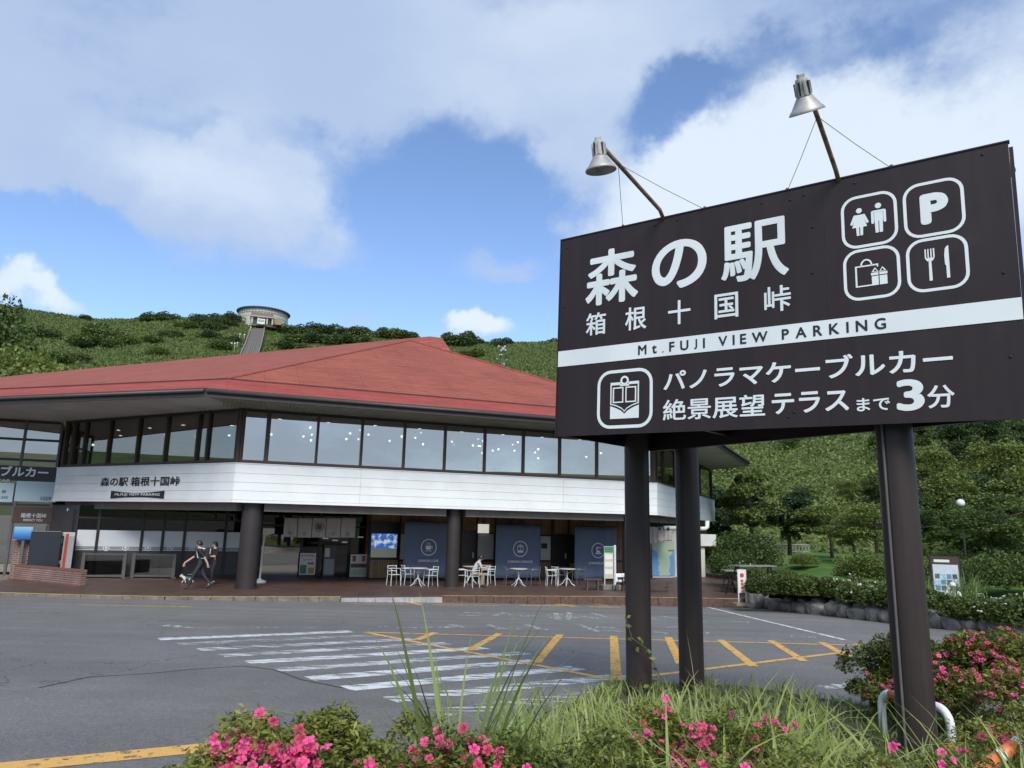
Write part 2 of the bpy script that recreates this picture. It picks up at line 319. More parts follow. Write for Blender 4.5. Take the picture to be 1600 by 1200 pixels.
def asphalt_mat():
    m = bpy.data.materials.new('asphalt'); m.use_nodes = True; t = m.node_tree; b = t.nodes['Principled BSDF']; b.inputs['Roughness'].default_value = .82; b.inputs['Specular IOR Level'].default_value = .4
    c = t.nodes.new('ShaderNodeTexCoord')
    def noise(s, d, r=.6):
        n = t.nodes.new('ShaderNodeTexNoise'); n.inputs['Scale'].default_value = s; n.inputs['Detail'].default_value = d; n.inputs['Roughness'].default_value = r; t.links.new(c.outputs['Object'], n.inputs['Vector']); return n.outputs['Fac']
    def ramp(f, a, b_, c1, c2):
        r = t.nodes.new('ShaderNodeMapRange'); r.inputs[1].default_value = a; r.inputs[2].default_value = b_; r.inputs[3].default_value = c1; r.inputs[4].default_value = c2; t.links.new(f, r.inputs[0]); return r.outputs[0]
    def mul(a, b_):
        q = t.nodes.new('ShaderNodeMath'); q.operation = 'MULTIPLY'; t.links.new(a, q.inputs[0]); t.links.new(b_, q.inputs[1]); return q.outputs[0]
    big = ramp(noise(.13, 6), .3, .7, .82, 1.16); mid = ramp(noise(1.1, 8, .7), .3, .7, .88, 1.1); fine = mul(ramp(noise(75, 3, .8), .35, .68, .55, 1.45), ramp(noise(24, 5, .85), .35, .65, .74, 1.26))
    vo = t.nodes.new('ShaderNodeTexVoronoi'); vo.inputs['Scale'].default_value = 62; t.links.new(c.outputs['Object'], vo.inputs['Vector'])
    sp = ramp(vo.outputs['Distance'], .0, .22, 1.6, 1.0)
    # drive lanes and tyre scuffs: noise stretched along the direction of travel
    mp_ = t.nodes.new('ShaderNodeMapping'); mp_.inputs['Rotation'].default_value = (0, 0, -.12); mp_.inputs['Scale'].default_value = (.05, .9, 1); t.links.new(c.outputs['Object'], mp_.inputs[0])
    ln = t.nodes.new('ShaderNodeTexNoise'); ln.inputs['Scale'].default_value = 1; ln.inputs['Detail'].default_value = 5; t.links.new(mp_.outputs[0], ln.inputs['Vector'])
    lane = ramp(ln.outputs['Fac'], .35, .65, .9, 1.12)
    v = mul(mul(mul(mul(big, mid), fine), sp), lane)
    # hairline cracks
    wp = t.nodes.new('ShaderNodeTexVoronoi'); wp.feature = 'DISTANCE_TO_EDGE'; wp.inputs['Scale'].default_value = .33
    nn = t.nodes.new('ShaderNodeTexNoise'); nn.inputs['Scale'].default_value = 1.6; nn.inputs['Detail'].default_value = 6; t.links.new(c.outputs['Object'], nn.inputs['Vector'])
    va = t.nodes.new('ShaderNodeVectorMath'); va.operation = 'MULTIPLY_ADD'; va.inputs[1].default_value = (1.3, 1.3, 0); t.links.new(nn.outputs['Color'], va.inputs[0]); t.links.new(c.outputs['Object'], va.inputs[2]); t.links.new(va.outputs[0], wp.inputs['Vector'])
    gate = ramp(noise(.21, 2), .5, .56, 0, 1)
    ck = ramp(wp.outputs['Distance'], .0, .006, .55, 0); ckm = mul(ck, gate)
    inv = t.nodes.new('ShaderNodeMath'); inv.operation = 'SUBTRACT'; inv.inputs[0].default_value = 1; t.links.new(ckm, inv.inputs[1]); v = mul(v, inv.outputs[0])
    mx_ = t.nodes.new('ShaderNodeMixRGB'); mx_.blend_type = 'MULTIPLY'; mx_.inputs[0].default_value = 1; mx_.inputs[1].default_value = (.156, .151, .143, 1); t.links.new(v, mx_.inputs[2]); t.links.new(mx_.outputs[0], b.inputs['Base Color'])
    bn = t.nodes.new('ShaderNodeBump'); bn.inputs['Strength'].default_value = .55; bn.inputs['Distance'].default_value = .006; t.links.new(fine, bn.inputs['Height']); t.links.new(bn.outputs[0], b.inputs['Normal'])
    return m
def paint_mat(name, col, wear, scale=5, rot=None):
    m = bpy.data.materials.new(name); m.use_nodes = True; t = m.node_tree; b = t.nodes['Principled BSDF']; b.inputs['Roughness'].default_value = .7
    c = t.nodes.new('ShaderNodeTexCoord'); n = t.nodes.new('ShaderNodeTexNoise'); n.inputs['Scale'].default_value = scale; n.inputs['Detail'].default_value = 10; n.inputs['Roughness'].default_value = .78; mp_ = t.nodes.new('ShaderNodeMapping'); t.links.new(c.outputs['Object'], mp_.inputs[0]); t.links.new(mp_.outputs[0], n.inputs['Vector'])
    if rot is not None: mp_.vector_type = 'POINT'; mp_.inputs['Rotation'].default_value = (0, 0, -rot); mp_.inputs['Scale'].default_value = (.28, 1.6, 1)
    r = t.nodes.new('ShaderNodeMapRange'); r.inputs[1].default_value = .5+(wear-.5)*.34-.025; r.inputs[2].default_value = r.inputs[1].default_value+.05; t.links.new(n.outputs['Fac'], r.inputs[0])
    n2 = t.nodes.new('ShaderNodeTexNoise'); n2.inputs['Scale'].default_value = 28; n2.inputs['Detail'].default_value = 4; t.links.new(c.outputs['Object'], n2.inputs['Vector'])
    x = t.nodes.new('ShaderNodeMixRGB'); x.inputs[1].default_value = tuple(v*.72 for v in col)+(1,); x.inputs[2].default_value = (*col, 1); t.links.new(n2.outputs['Fac'], x.inputs[0]); t.links.new(x.outputs[0], b.inputs['Base Color'])
    tr = t.nodes.new('ShaderNodeBsdfTransparent'); ms = t.nodes.new('ShaderNodeMixShader'); t.links.new(r.outputs[0], ms.inputs[0]); t.links.new(tr.outputs[0], ms.inputs[1]); t.links.new(b.outputs[0], ms.inputs[2]); t.links.new(ms.outputs[0], t.nodes['Material Output'].inputs[0])
    return m
M_ASP = asphalt_mat()
mb = MB(); ex = [(-90, -40), (90, -40), (90, 40), (-90, 40)]
mb.add([(x, y, zasp(x, y)) for x, y in ex], [(0, 1, 2, 3)])
LOT = tag(mb.build('asphalt_lot', M_ASP), kind='structure')
PW = paint_mat('paint_white', (.70, .72, .72), .36, 6); PWW = paint_mat('paint_white_worn', (.60, .62, .62), .56, 7); PWG = paint_mat('paint_white_ghost', (.5, .52, .52), .64, 8)
PY = paint_mat('paint_orange', (.72, .41, .10), .30, 8); PYW = paint_mat('paint_orange_worn', (.66, .36, .09), .46, 9)
def stripe(name, p, q, wd, m, lift=.004):
    p = np.array(p[:2], float); q = np.array(q[:2], float); d = q-p; d /= np.linalg.norm(d); n = np.array([-d[1], d[0]])*wd/2
    c = [p-n, q-n, q+n, p+n]
    return MB().add([(a[0], a[1], zasp(*a)+lift) for a in c], [(0, 1, 2, 3)]).build(name, m, LOT)
zl0 = asp(248, 999)[:2]; zst = (asp(541, 1076)[:2]-zl0)/7; zd = asp(690, 1016)[:2]-asp(378, 1035)[:2]; zd /= np.linalg.norm(zd)
za_ = math.atan2(zd[1], zd[0]); ZA = paint_mat('zebra_paint', (.70, .72, .72), .40, 7, za_); ZB_ = paint_mat('zebra_paint_worn', (.62, .64, .64), .49, 7, za_); ZC = paint_mat('zebra_paint_ghost', (.55, .57, .57), .57, 8, za_)
zm = [ZA, ZC, ZB_, ZB_, ZA, ZB_, ZA, ZA, ZB_, ZC, ZC]
for i in range(11):
    l = zl0+zst*i; 
    stripe('zebra_stripe', l, l+zd*(3.75+.12*i*(i < 6)), .38, zm[i])
stripe('zebra_stripe', asp(256, 977), asp(300, 981), .3, PWW); stripe('zebra_stripe', asp(262, 980), asp(495, 981), .2, PWG)
T0, T1, T2 = asp(570, 988), asp(1395, 1010), asp(960, 1063)
for a, b_ in ((T0, T1), (T0, T2), (T2, T1)): stripe('yellow_outline', a, b_, .13, PY, .0045)
for a, b_ in (((680, 988.6), (650, 1000.6)), ((781, 990), (732.5, 1016.7)), ((875, 992), (837.5, 1036)), ((959, 994), (963, 1062)), ((1044, 995.6), (1064, 1038)), ((1125, 999.7), (1178, 1042)), ((1204, 1001), (1256.5, 1033.5)), ((1283, 1004), (1325, 1026)), ((1338, 1006), (1376, 1018))):
    stripe('yellow_hatch', asp(*a), asp(*b_), .16, PY, .006)
stripe('yellow_edge_line', asp(-60, 1206), asp(520, 1149), .3, PY)
stripe('white_lane_line', asp(1098, 947), asp(1320, 1000), .13, PW)
stripe('white_lane_line', asp(1285, 1075), asp(1380, 1063), .25, PWW)
for a, b_ in (((1135, 971), (1172, 972)), ((1235, 994), (1275, 996)), ((590, 979), (606, 979)), ((705, 976), (728, 981)), ((620, 981), (712, 980)), ((760, 976), (790, 983)), ((772, 983), (812, 983)), ((822, 976), (845, 983)), ((838, 983), (860, 984)), ((905, 976), (935, 987)), ((930, 980), (962, 981)), ((944, 985), (975, 987)), ((1018, 986), (1040, 990)), ((1030, 980), (1062, 980)),
           ((717, 962), (752, 962)), ((722, 957), (765, 958)), ((770, 963), (790, 957)), ((792, 960), (815, 961)), ((815, 963), (838, 962)), ((855, 961), (895, 960)), ((858, 965), (905, 965)), ((868, 958), (872, 969)), ((890, 957), (888, 968)), ((905, 962), (935, 967)), ((925, 958), (950, 965)), ((1017, 966), (1030, 967)), ((1030, 963), (1060, 966)), ((1078, 970), (1100, 972)), ((1085, 985), (1110, 990))):
    stripe('white_road_stroke', asp(*a), asp(*b_), .17, PWW)
for a, b_, m_ in (((545, 943.5), (640, 944.5), PYW), ((638, 941), (657, 945), PY), ((676, 941.5), (776, 942.5), PYW), ((676, 945), (782, 946.5), PYW), ((120, 945.5), (300, 948), PYW), ((805, 942), (860, 944), PY), ((812, 946), (880, 947), PY), ((845, 941), (898, 946), PYW), ((868, 944), (900, 948), PY), ((915, 944), (950, 946), PY), ((920, 948), (968, 949), PY), ((935, 942), (985, 947), PYW), ((1000, 952), (1018, 953), PYW)):
    stripe('orange_road_stroke', asp(*a), asp(*b_), .26, m_)
# long seam in the asphalt beside the zebra
M_CRK = mat('crack', (.035, .036, .036), .95, .3)
cp = [(60, 1075), (140, 1058), (230, 1053), (300, 1046), (380, 1041), (430, 1047), (470, 1062), (535, 1075)]
for a, b_ in zip(cp, cp[1:]): stripe('asphalt_seam', asp(*a), asp(*b_), .022, M_CRK, .005)
# ---- pavement with kerb
def brick_mat(name, c1, c2, mortar, sc_, bw=.5, rh=.25, ms=.02, rough=.6, rot=0):
    m = bpy.data.materials.new(name); m.use_nodes = True; t = m.node_tree; b = t.nodes['Principled BSDF']; b.inputs['Roughness'].default_value = rough
    c = t.nodes.new('ShaderNodeTexCoord'); k = t.nodes.new('ShaderNodeTexBrick'); k.inputs['Scale'].default_value = sc_; k.inputs['Color1'].default_value = (*c1, 1); k.inputs['Color2'].default_value = (*c2, 1); k.inputs['Mortar'].default_value = (*mortar, 1)
    k.inputs['Brick Width'].default_value = bw; k.inputs['Row Height'].default_value = rh; k.inputs['Mortar Size'].default_value = ms; k.inputs['Bias'].default_value = -.1
    mp_ = t.nodes.new('ShaderNodeMapping'); mp_.inputs['Rotation'].default_value = (0, 0, rot); t.links.new(c.outputs['Object'], mp_.inputs[0]); t.links.new(mp_.outputs[0], k.inputs['Vector'])
    n = t.nodes.new('ShaderNodeTexNoise'); n.inputs['Scale'].default_value = 1.3; n.inputs['Detail'].default_value = 7; t.links.new(c.outputs['Object'], n.inputs['Vector'])
    r = t.nodes.new('ShaderNodeMapRange'); r.inputs[1].default_value = .3; r.inputs[2].default_value = .7; r.inputs[3].default_value = .7; r.inputs[4].default_value = 1.25; t.links.new(n.outputs['Fac'], r.inputs[0])
    x = t.nodes.new('ShaderNodeMixRGB'); x.blend_type = 'MULTIPLY'; x.inputs[0].default_value = 1; t.links.new(k.outputs['Color'], x.inputs[1]); t.links.new(r.outputs[0], x.inputs[2]); t.links.new(x.outputs[0], b.inputs['Base Color'])
    bn = t.nodes.new('ShaderNodeBump'); bn.invert = True; bn.inputs['Strength'].default_value = .5; bn.inputs['Distance'].default_value = .01; t.links.new(k.outputs['Fac'], bn.inputs['Height']); t.links.new(bn.outputs[0], b.inputs['Normal'])
    return m
M_PAV = brick_mat('paving_brick', (.115, .062, .045), (.085, .048, .037), (.06, .045, .04), 1, .22, .11, .012, .5, math.radians(21.2))
KP = [(-46, 22.6, 0), (-26, 23.7, 0)]+[tuple(atz(x, y, 0)) for x, y in ((0, 926), (130, 930), (260, 932.3), (400, 932.5), (532, 932.6), (690, 931.2), (950, 932.2), (1155, 936))]
BK = [(13.5, 34), (14.5, 46), (12, 62), (-40, 62), (-60, 40)]
kp = [(p[0], p[1]) for p in KP]
MB().prism(kp+BK, -1.3, 0).build('pavement', M_PAV)['kind'] = 'structure'
M_KERB = mat('kerb_concrete', (.16, .135, .115), .85, .4, 3, .5, 30); M_KPALE = mat('kerb_pale', (.33, .335, .325), .8, .2, 4, .3, 30); M_KBR = mat('kerb_brown', (.10, .058, .046), .8, .35, 9, .5, 25)
M_KYEL = paint_mat('kerb_yellow', (.62, .48, .13), .3, 9)
M_KYEL2 = M_KYEL
KERB = tag(empty('kerb', (0, 0, 0)), kind='structure')
def strip(name, a, b_, w0, w1, z0, z1, m):      # block along kerb edge a->b, from offset w0 (outwards, +) to w1
    a = np.array(a[:2]); b_ = np.array(b_[:2]); d = (b_-a)/np.linalg.norm(b_-a); n = np.array([d[1], -d[0]])
    q = [a+n*w0, b_+n*w0, b_+n*w1, a+n*w1]; q = q[::-1] if w1 < w0 else q
    return MB().prism([tuple(p) for p in q][::-1] if w1 > w0 else [tuple(p) for p in q], z0, z1).build(name, m, KERB)
for i, (a, b_) in enumerate(zip(KP, KP[1:])):
    L_ = math.dist(a[:2], b_[:2]); n = max(1, round(L_/.62)); pale = 6 <= i <= 6
    m_ = M_KPALE if pale else (M_KBR if i >= 7 else M_KERB)
    zt_ = -.035 if pale else .012
    for k in range(n):
        f0, f1 = (k+.012)/n, (k+.988)/n
        p = tuple(a[j]+(b_[j]-a[j])*f0 for j in range(2)); q = tuple(a[j]+(b_[j]-a[j])*f1 for j in range(2))
        strip('kerb_block', p, q, .16, .003, -.9, zt_+random.uniform(-.004, .004), m_)
    if not pale: strip('yellow_kerb_paint', a, b_, .135, .03, zt_+.004, zt_+.008, M_KYEL)
# ---- raised garden
M_LAWN = mat('lawn', (.075, .145, .032), .9, .3, .6, .8, 22, spec=.15, detail=9)
xs = np.arange(8, 75, 2.0); ys = np.arange(14, 80, 2.0)
WALLP = [tuple(asp(x, y)[:2]) for x, y in ((1172, 947), (1235, 956), (1300, 962.5), (1390, 973), (1500, 985), (1600, 995))]+[(15.5, 17.2), (22, 13.0), (40, 6)]
def build_garden():
    V = []; Fq = []
    wl = [(p[0]+.35, p[1]+.25) for p in WALLP]
    rows = []
    for k, (x, y) in enumerate(wl):
        d = np.array([x, y])/math.hypot(x, y); d = d*.55+np.array([.5, .75])*.45; d /= np.linalg.norm(d)
        row = []
        for s in (0, .6, 1.5, 3, 5, 8, 12, 17, 23, 30, 40, 55):
            px_, py_ = x+d[0]*s, y+d[1]*s
            zg0 = float(zgar(px_, py_)); f_ = float(np.interp(s, [1.6, 3, 9, 16], [0, 1, 1, 0])); z = zg0*(1-f_)+(-.28)*f_+.04*math.sin(px_*1.3+py_*.7)*min(1, s)*(1-f_)
            V.append((px_, py_, z)); row.append(len(V)-1)
        rows.append(row)
    for a, b_ in zip(rows, rows[1:]):
        for i in range(len(a)-1): Fq.append((a[i], a[i+1], b_[i+1], b_[i]))
    mb = MB(); mb.add(V, Fq); return mb.build('lawn', M_LAWN, smooth=True)
tag(build_garden(), kind='structure')
# ================================================================ main building
PHI = math.radians(21.2)
BU = np.array([math.cos(PHI), math.sin(PHI), 0]); BV = np.array([-math.sin(PHI), math.cos(PHI), 0])
BO = atz(384, 919.5, 0)
def loc(p): return ((p-BO)@BU, (p-BO)@BV, p[2])
def bp(u, v, z=0.0): return BO+BU*u+BV*v+np.array([0, 0, z])
def lf(x, y, v): return loc(onplane(x, y, BO+BV*v, BV))          # photo pixel on the plane v (parallel to the front)
def lz(x, y, z=0.0): return loc(atz(x, y, z))
BLD = tag(empty('station_building', BO, PHI), 'two storey station building with red shingle roof and white upper band', 'building')
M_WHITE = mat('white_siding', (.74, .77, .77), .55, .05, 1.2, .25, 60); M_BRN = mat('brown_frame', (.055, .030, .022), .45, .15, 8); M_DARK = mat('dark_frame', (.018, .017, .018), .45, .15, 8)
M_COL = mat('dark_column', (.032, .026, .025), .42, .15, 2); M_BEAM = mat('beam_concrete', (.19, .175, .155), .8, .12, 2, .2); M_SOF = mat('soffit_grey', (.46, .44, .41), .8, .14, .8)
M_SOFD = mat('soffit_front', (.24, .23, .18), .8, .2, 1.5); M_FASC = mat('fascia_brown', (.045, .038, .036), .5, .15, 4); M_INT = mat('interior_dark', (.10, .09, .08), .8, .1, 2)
M_CEIL = mat('interior_ceiling', (.17, .155, .13), .8, .08, 2); M_FLOOR = mat('interior_floor', (.12, .09, .07), .6, .1, 3)
G_UP = glassmat('upper_glass', (.5, .53, .53), .40); G_SIDE = glassmat('side_glass', (.5, .55, .53), .16); G_LOW = glassmat('shop_glass', (.15, .16, .16), .03); G_WING = glassmat('wing_glass', (.3, .33, .34), .34)
ZB, ZT, ZW = 3.13, 4.56, 6.65
K0 = (-.76, -.6); KL = (-7.95, 7.5); KR = (17.45, -.6); KE = (31.0, 13.4)
def fdir(a, b_): d = Vector((b_[0]-a[0], b_[1]-a[1], 0)); return d.normalized(), d.length
def fmat(a, b_):                                     # facet frame: x along a->b, y inwards, z up
    d, l = fdir(a, b_); n = Vector((-d.y, d.x, 0))
    return Matrix([[d.x, n.x, 0, a[0]], [d.y, n.y, 0, a[1]], [0, 0, 1, 0], [0, 0, 0, 1]])
FAC = [(KL, K0), (K0, KR), (KR, KE)]
def fhit(x, y, a, b_):                               # pixel -> distance along facet, height
    d, l = fdir(a, b_); p0 = bp(*a); n = BU*(-d.y)+BV*d.x; q = loc(onplane(x, y, p0, n))
    return (q[0]-a[0])*d.x+(q[1]-a[1])*d.y, q[2]
zlines = [ZB+.10, ZB+.43, ZB+.745, ZB+1.08, ZT]
for fi, (a, b_) in enumerate(FAC):
    M = fmat(a, b_); L_ = fdir(a, b_)[1]
    band = MB().box((0, .03, ZB+.004), (L_, .55, ZT-.004), 0, M).build('band_backing', M_WHITE, BLD)
    MB().box((-.012, -.018, ZB), (L_+.012, .028, zlines[0]-.006), 0, M).build('band_trim', M_WHITE, BLD)
    cuts = [0, L_]
    if fi == 1: cuts = [0, fhit(563, 760, a, b_)[0], fhit(880, 775, a, b_)[0], L_]
    for k in range(4):
        for c0, c1 in zip(cuts, cuts[1:]):
            MB().box((c0+.004, -.002*k-.002, zlines[k]+.004), (c1-.004, .028, zlines[k+1]-.004), 0, M).build('siding_board', M_WHITE, BLD, bevel=.004)
    MB().box((-.02, -.03, ZT), (L_+.02, .3, ZT+.03), 0, M).build('band_cap', M_WHITE, BLD)
    # window frames
    MB().box((0, .12, ZT+.03), (L_, .30, ZT+.16), 0, M).build('window_sill_rail', M_BRN, BLD)
    MB().box((0, .12, ZW-.10), (L_, .30, ZW), 0, M).build('window_head_rail', M_DARK, BLD)
    if fi == 0: xs_ = [(109, 10), (127, 4), (165, 5), (210, 5), (254, 5), (303, 6), (319, 3), (365, 5)]; yy = 690
    elif fi == 1: xs_ = [(418, 6), (496.5, 4), (566.5, 4), (633.5, 4), (697.5, 4), (760, 4), (820.5, 4), (877.5, 4), (935.5, 4), (990, 4)]; yy = 690
    else: xs_ = [(1031, 6), (1042, 4), (1060, 3), (1073, 3), (1088, 3), (1097, 3)]; yy = 730
    mu = [0.0]+[fhit(x, yy, a, b_)[0] for x, _ in xs_]+[L_]
    for i, m_ in enumerate(mu):
        hw = .09 if i in (0, len(mu)-1) else (.08 if (fi == 1 and i == 1) or (fi == 0 and i == 1) else .045)
        c0, c1 = (m_-hw, m_+hw) if 0 < i < len(mu)-1 else ((m_, m_+.16) if i == 0 else (m_-.16, m_))
        MB().box((c0, .105, ZT+.028), (c1, .315, ZW+.01), 0, M).build('window_mullion', M_BRN if fi != 0 else M_BRN, BLD)
    for m0, m1 in zip(mu, mu[1:]):
        if m1-m0 > .12:
            MB().box((m0+.045, .20, ZT+.15), (m1-.045, .21, ZW-.09), 0, M).build('window_pane', G_UP if fi == 1 else G_SIDE, BLD)
# interior of the upper floor
OUT = [KL, K0, KR, KE, (31, 26), (-7.95, 26)]
ins = [(-7.7, 7.9), (-.55, .0), (17.2, .0), (30.6, 13.6), (30.6, 25), (-7.7, 25)]
MB().prism(ins, 3.2, 3.35).build('upper_floor', M_FLOOR, BLD)
MB().prism(ins, ZW-.06, ZW-.01).build('upper_ceiling', M_CEIL, BLD)
MB().box((-7.9, 15, 3.36), (30, 15.2, ZW-.07)).build('interior_wall', M_INT, BLD)
MB().box((-7.85, 7.9, 3.36), (-7.75, 15, ZW-.07)).build('interior_wall', M_INT, BLD)
M_LAMP = mat('lamp_glow', (1, .93, .8), .5, 0, emit=6)
def lampball(r): return MB().lathe([(.001, -r), (r*.7, -r*.7), (r, 0), (r*.7, r*.7), (.001, r)], 10).mesh('pendant_globe', M_LAMP, True)
LB = lampball(.058)
M_CORD = mat('lamp_cord', (.02, .02, .02), .6, 0)
pend = [(485, 668), (474, 682), (487, 679), (486, 688), (547, 677), (553, 678), (563, 671), (541, 686), (560, 686), (576, 679), (609, 689), (628, 682), (641, 676), (648, 677), (658, 675), (649, 684), (656, 686), (661, 694), (706, 690), (709, 694), (747, 685), (744, 690), (755, 689), (739, 696), (748, 697), (750, 697), (754, 708), (770, 704), (779, 702), (801, 694), (804, 704), (809, 691), (836, 707), (841, 702), (841, 716), (916, 714), (939, 708), (424, 679), (358, 680), (145, 695), (131, 698), (216, 703), (200, 727)]
for i, (x, y) in enumerate(pend):
    q = lf(x, y, 2.2+(i*37 % 11)*.45)
    if x < 400: q = lf(x, y, 6.5+(i % 3)) if x > 300 else lf(x, y, 11.0)
    e_ = empty('pendant_lamp', (0, 0, 0)); e_.location = bp(*q); 
    obj('globe', LB, e_)
    MB().tube([(0, 0, .07), (0, 0, ZW-.08-q[2])], .006, 5).build('cord', M_CORD, e_)
    tag(e_, 'small glowing globe pendant behind the upper floor windows', 'lamp', 'pendant globes in the upper restaurant')
DL = MB().lathe([(.075, 0), (.07, -.01), (.001, -.012)], 12).mesh('downlight_disc', M_LAMP)
for i in range(9):
    for j in range(1):
        o = obj('downlight', DL, BLD); o.location = (.8+i*1.95, 1.3+j*3.1, ZW-.065)
for i, (u, v) in enumerate(((-3, 5.6), (-4.5, 7.6), (-6, 9.4), (-2, 8.0), (-4, 10.4), (-6.2, 12), (-1, 4.6), (-2.6, 10.5))):
    o = obj('downlight', DL, BLD); o.location = (u, v, ZW-.065)
# restaurant tables and chairs by the glass, seen as pale tops
M_PALE = mat('pale_furniture', (.6, .6, .57), .5, .06)
# ---- roof
ZE = ZW+.02
E1 = lz(322, 619, ZE); E0 = lz(0, 631, ZE); d01 = np.array(E0[:2])-np.array(E1[:2]); d01 /= np.linalg.norm(d01)
E0 = tuple(np.array(E1[:2])+d01*26)+(ZE,)
EV = -2.62
E1 = (E1[0], EV, ZE); E2 = (18.35, EV, ZE); E3 = lz(1168, 728, ZE); d23 = np.array(E3[:2])-np.array(E2[:2]); d23 /= np.linalg.norm(d23)
C1 = lf(354, 590, EV+1.75); C2 = lf(1060, 655, EV+1.75); zc = (C1[2]+C2[2])/2
C1 = (C1[0], EV+1.75, zc); C2 = (C2[0], EV+1.75, zc)
# front hip plane through C1,C2 with slope; P and Q on it, ridge end A1 above
SL = (13.3-zc)/(10.7-(EV+1.75))
nfr = BU*0+BV*(-SL)+np.array([0, 0, 1.0])
def onfr(x, y): return loc(onplane(x, y, bp(*C1), nfr))
RP = onfr(640, 532.5); RQ = onfr(706, 551)
RA = lf(672, 525.5, RP[1]-.1); RB = lf(691, 528, RP[1]+.3)
RA = (RA[0], RA[1], RA[2]); RB = (RB[0], RB[1], RB[2])
# left plane: crease line parallel to left eave
def along(p, d, s, z): return (p[0]+d[0]*s, p[1]+d[1]*s, z)
n01 = np.array([-d01[1], d01[0]]); n01 = n01 if (np.array(RA[:2])-np.array(E1[:2]))@n01 > 0 else -n01
CL0 = along(C1, d01, 26, zc)
_rl = lz(0, 589, RA[2]); RL0 = tuple(RA[k]+(_rl[k]-RA[k])*1.5 for k in range(2))+(RA[2],)
CR = along(C2, d23, math.dist(E2[:2], E3[:2])+1.0, zc); E3b = along(E3, d23, .0, ZE)
RBk = along(RB, d01, 40, RB[2])
EH = .0
M_ROOF = None
def roof_mat(ca=(.30, .088, .060), cb=(.25, .072, .05), wk=.45):
    m = bpy.data.materials.new('red_shingle'); m.use_nodes = True; t = m.node_tree; b = t.nodes['Principled BSDF']; b.inputs['Roughness'].default_value = .85; b.inputs['Specular IOR Level'].default_value = .25
    uvn = t.nodes.new('ShaderNodeUVMap'); k = t.nodes.new('ShaderNodeTexBrick'); k.inputs['Scale'].default_value = 1; k.inputs['Brick Width'].default_value = 2.6; k.inputs['Row Height'].default_value = .23; k.inputs['Mortar Size'].default_value = .010; k.inputs['Bias'].default_value = -.2
    k.inputs['Color1'].default_value = (*ca, 1); k.inputs['Color2'].default_value = (*cb, 1); k.inputs['Mortar'].default_value = (.10, .024, .02, 1); k.inputs['Mortar Smooth'].default_value = .4
    t.links.new(uvn.outputs[0], k.inputs['Vector'])
    def noise(s, d, v=None, r=.65):
        n = t.nodes.new('ShaderNodeTexNoise'); n.inputs['Scale'].default_value = s; n.inputs['Detail'].default_value = d; n.inputs['Roughness'].default_value = r; t.links.new(v or uvn.outputs[0], n.inputs['Vector']); return n
    def ramp(f, a, b_, c1, c2):
        r = t.nodes.new('ShaderNodeMapRange'); r.inputs[1].default_value = a; r.inputs[2].default_value = b_; r.inputs[3].default_value = c1; r.inputs[4].default_value = c2; t.links.new(f, r.inputs[0]); return r.outputs[0]
    mp_ = t.nodes.new('ShaderNodeMapping'); mp_.inputs['Scale'].default_value = (.9, 4.5, 1); t.links.new(uvn.outputs[0], mp_.inputs[0])
    v1 = ramp(noise(.35, 7).outputs[0], .3, .7, .84, 1.12); v2 = ramp(noise(1, 8, mp_.outputs[0], .75).outputs[0], .3, .7, .72, 1.22)
    q = t.nodes.new('ShaderNodeMath'); q.operation = 'MULTIPLY'; t.links.new(v1, q.inputs[0]); t.links.new(v2, q.inputs[1])
    x = t.nodes.new('ShaderNodeMixRGB'); x.blend_type = 'MULTIPLY'; x.inputs[0].default_value = 1; t.links.new(k.outputs['Color'], x.inputs[1]); t.links.new(q.outputs[0], x.inputs[2])
    # pale lichen and dark weathering
    li = ramp(noise(2.2, 9, mp_.outputs[0], .7).outputs[0], .60, .72, 0, wk); y = t.nodes.new('ShaderNodeMixRGB'); t.links.new(li, y.inputs[0]); t.links.new(x.outputs[0], y.inputs[1]); y.inputs[2].default_value = (.34, .2, .17, 1)
    dk = ramp(noise(.8, 8, mp_.outputs[0], .7).outputs[0], .52, .70, 0, wk*1.15); z = t.nodes.new('ShaderNodeMixRGB'); t.links.new(dk, z.inputs[0]); t.links.new(y.outputs[0], z.inputs[1]); z.inputs[2].default_value = (.12, .05, .045, 1)
    sp2 = ramp(noise(5.5, 5, uvn.outputs[0], .8).outputs[0], .66, .72, 0, .5); z2 = t.nodes.new('ShaderNodeMixRGB'); t.links.new(sp2, z2.inputs[0]); t.links.new(z.outputs[0], z2.inputs[1]); z2.inputs[2].default_value = (.42, .27, .23, 1)
    t.links.new(z2.outputs[0], b.inputs['Base Color'])
    bn = t.nodes.new('ShaderNodeBump'); bn.inputs['Strength'].default_value = .6; bn.inputs['Distance'].default_value = .02; bn.invert = True; t.links.new(k.outputs['Fac'], bn.inputs['Height']); t.links.new(bn.outputs[0], b.inputs['Normal'])
    return m
M_ROOF = roof_mat(); M_ROOF2 = roof_mat((.33, .068, .052), (.26, .053, .043), .3)
def roof_panel(name, pts, edge, rm=None):                    # polygon with UVs: u along the edge direction, v up the slope
    me = MB().add(pts, [tuple(range(len(pts)))]).mesh(name, rm or M_ROOF)
    P = [Vector(p) for p in pts]; n = me.polygons[0].normal if me.polygons[0].normal.length else Vector((0, 0, 1)); e = Vector(edge).normalized(); e = (e-n*e.dot(n)).normalized(); g = n.cross(e)
    uvl = me.uv_layers.new(name='UVMap')
    for li in me.polygons[0].loop_indices:
        p = P[me.loops[li].vertex_index]; uvl.data[li].uv = (p.dot(e), p.dot(g))
    o = obj(name, me, BLD); s = o.modifiers.new('s', 'SOLIDIFY'); s.thickness = .07; s.offset = -1; return o
zf = ZE+.30                                          # top of the fascia, where the shingles start
def up_(p, z): return (p[0], p[1], z)
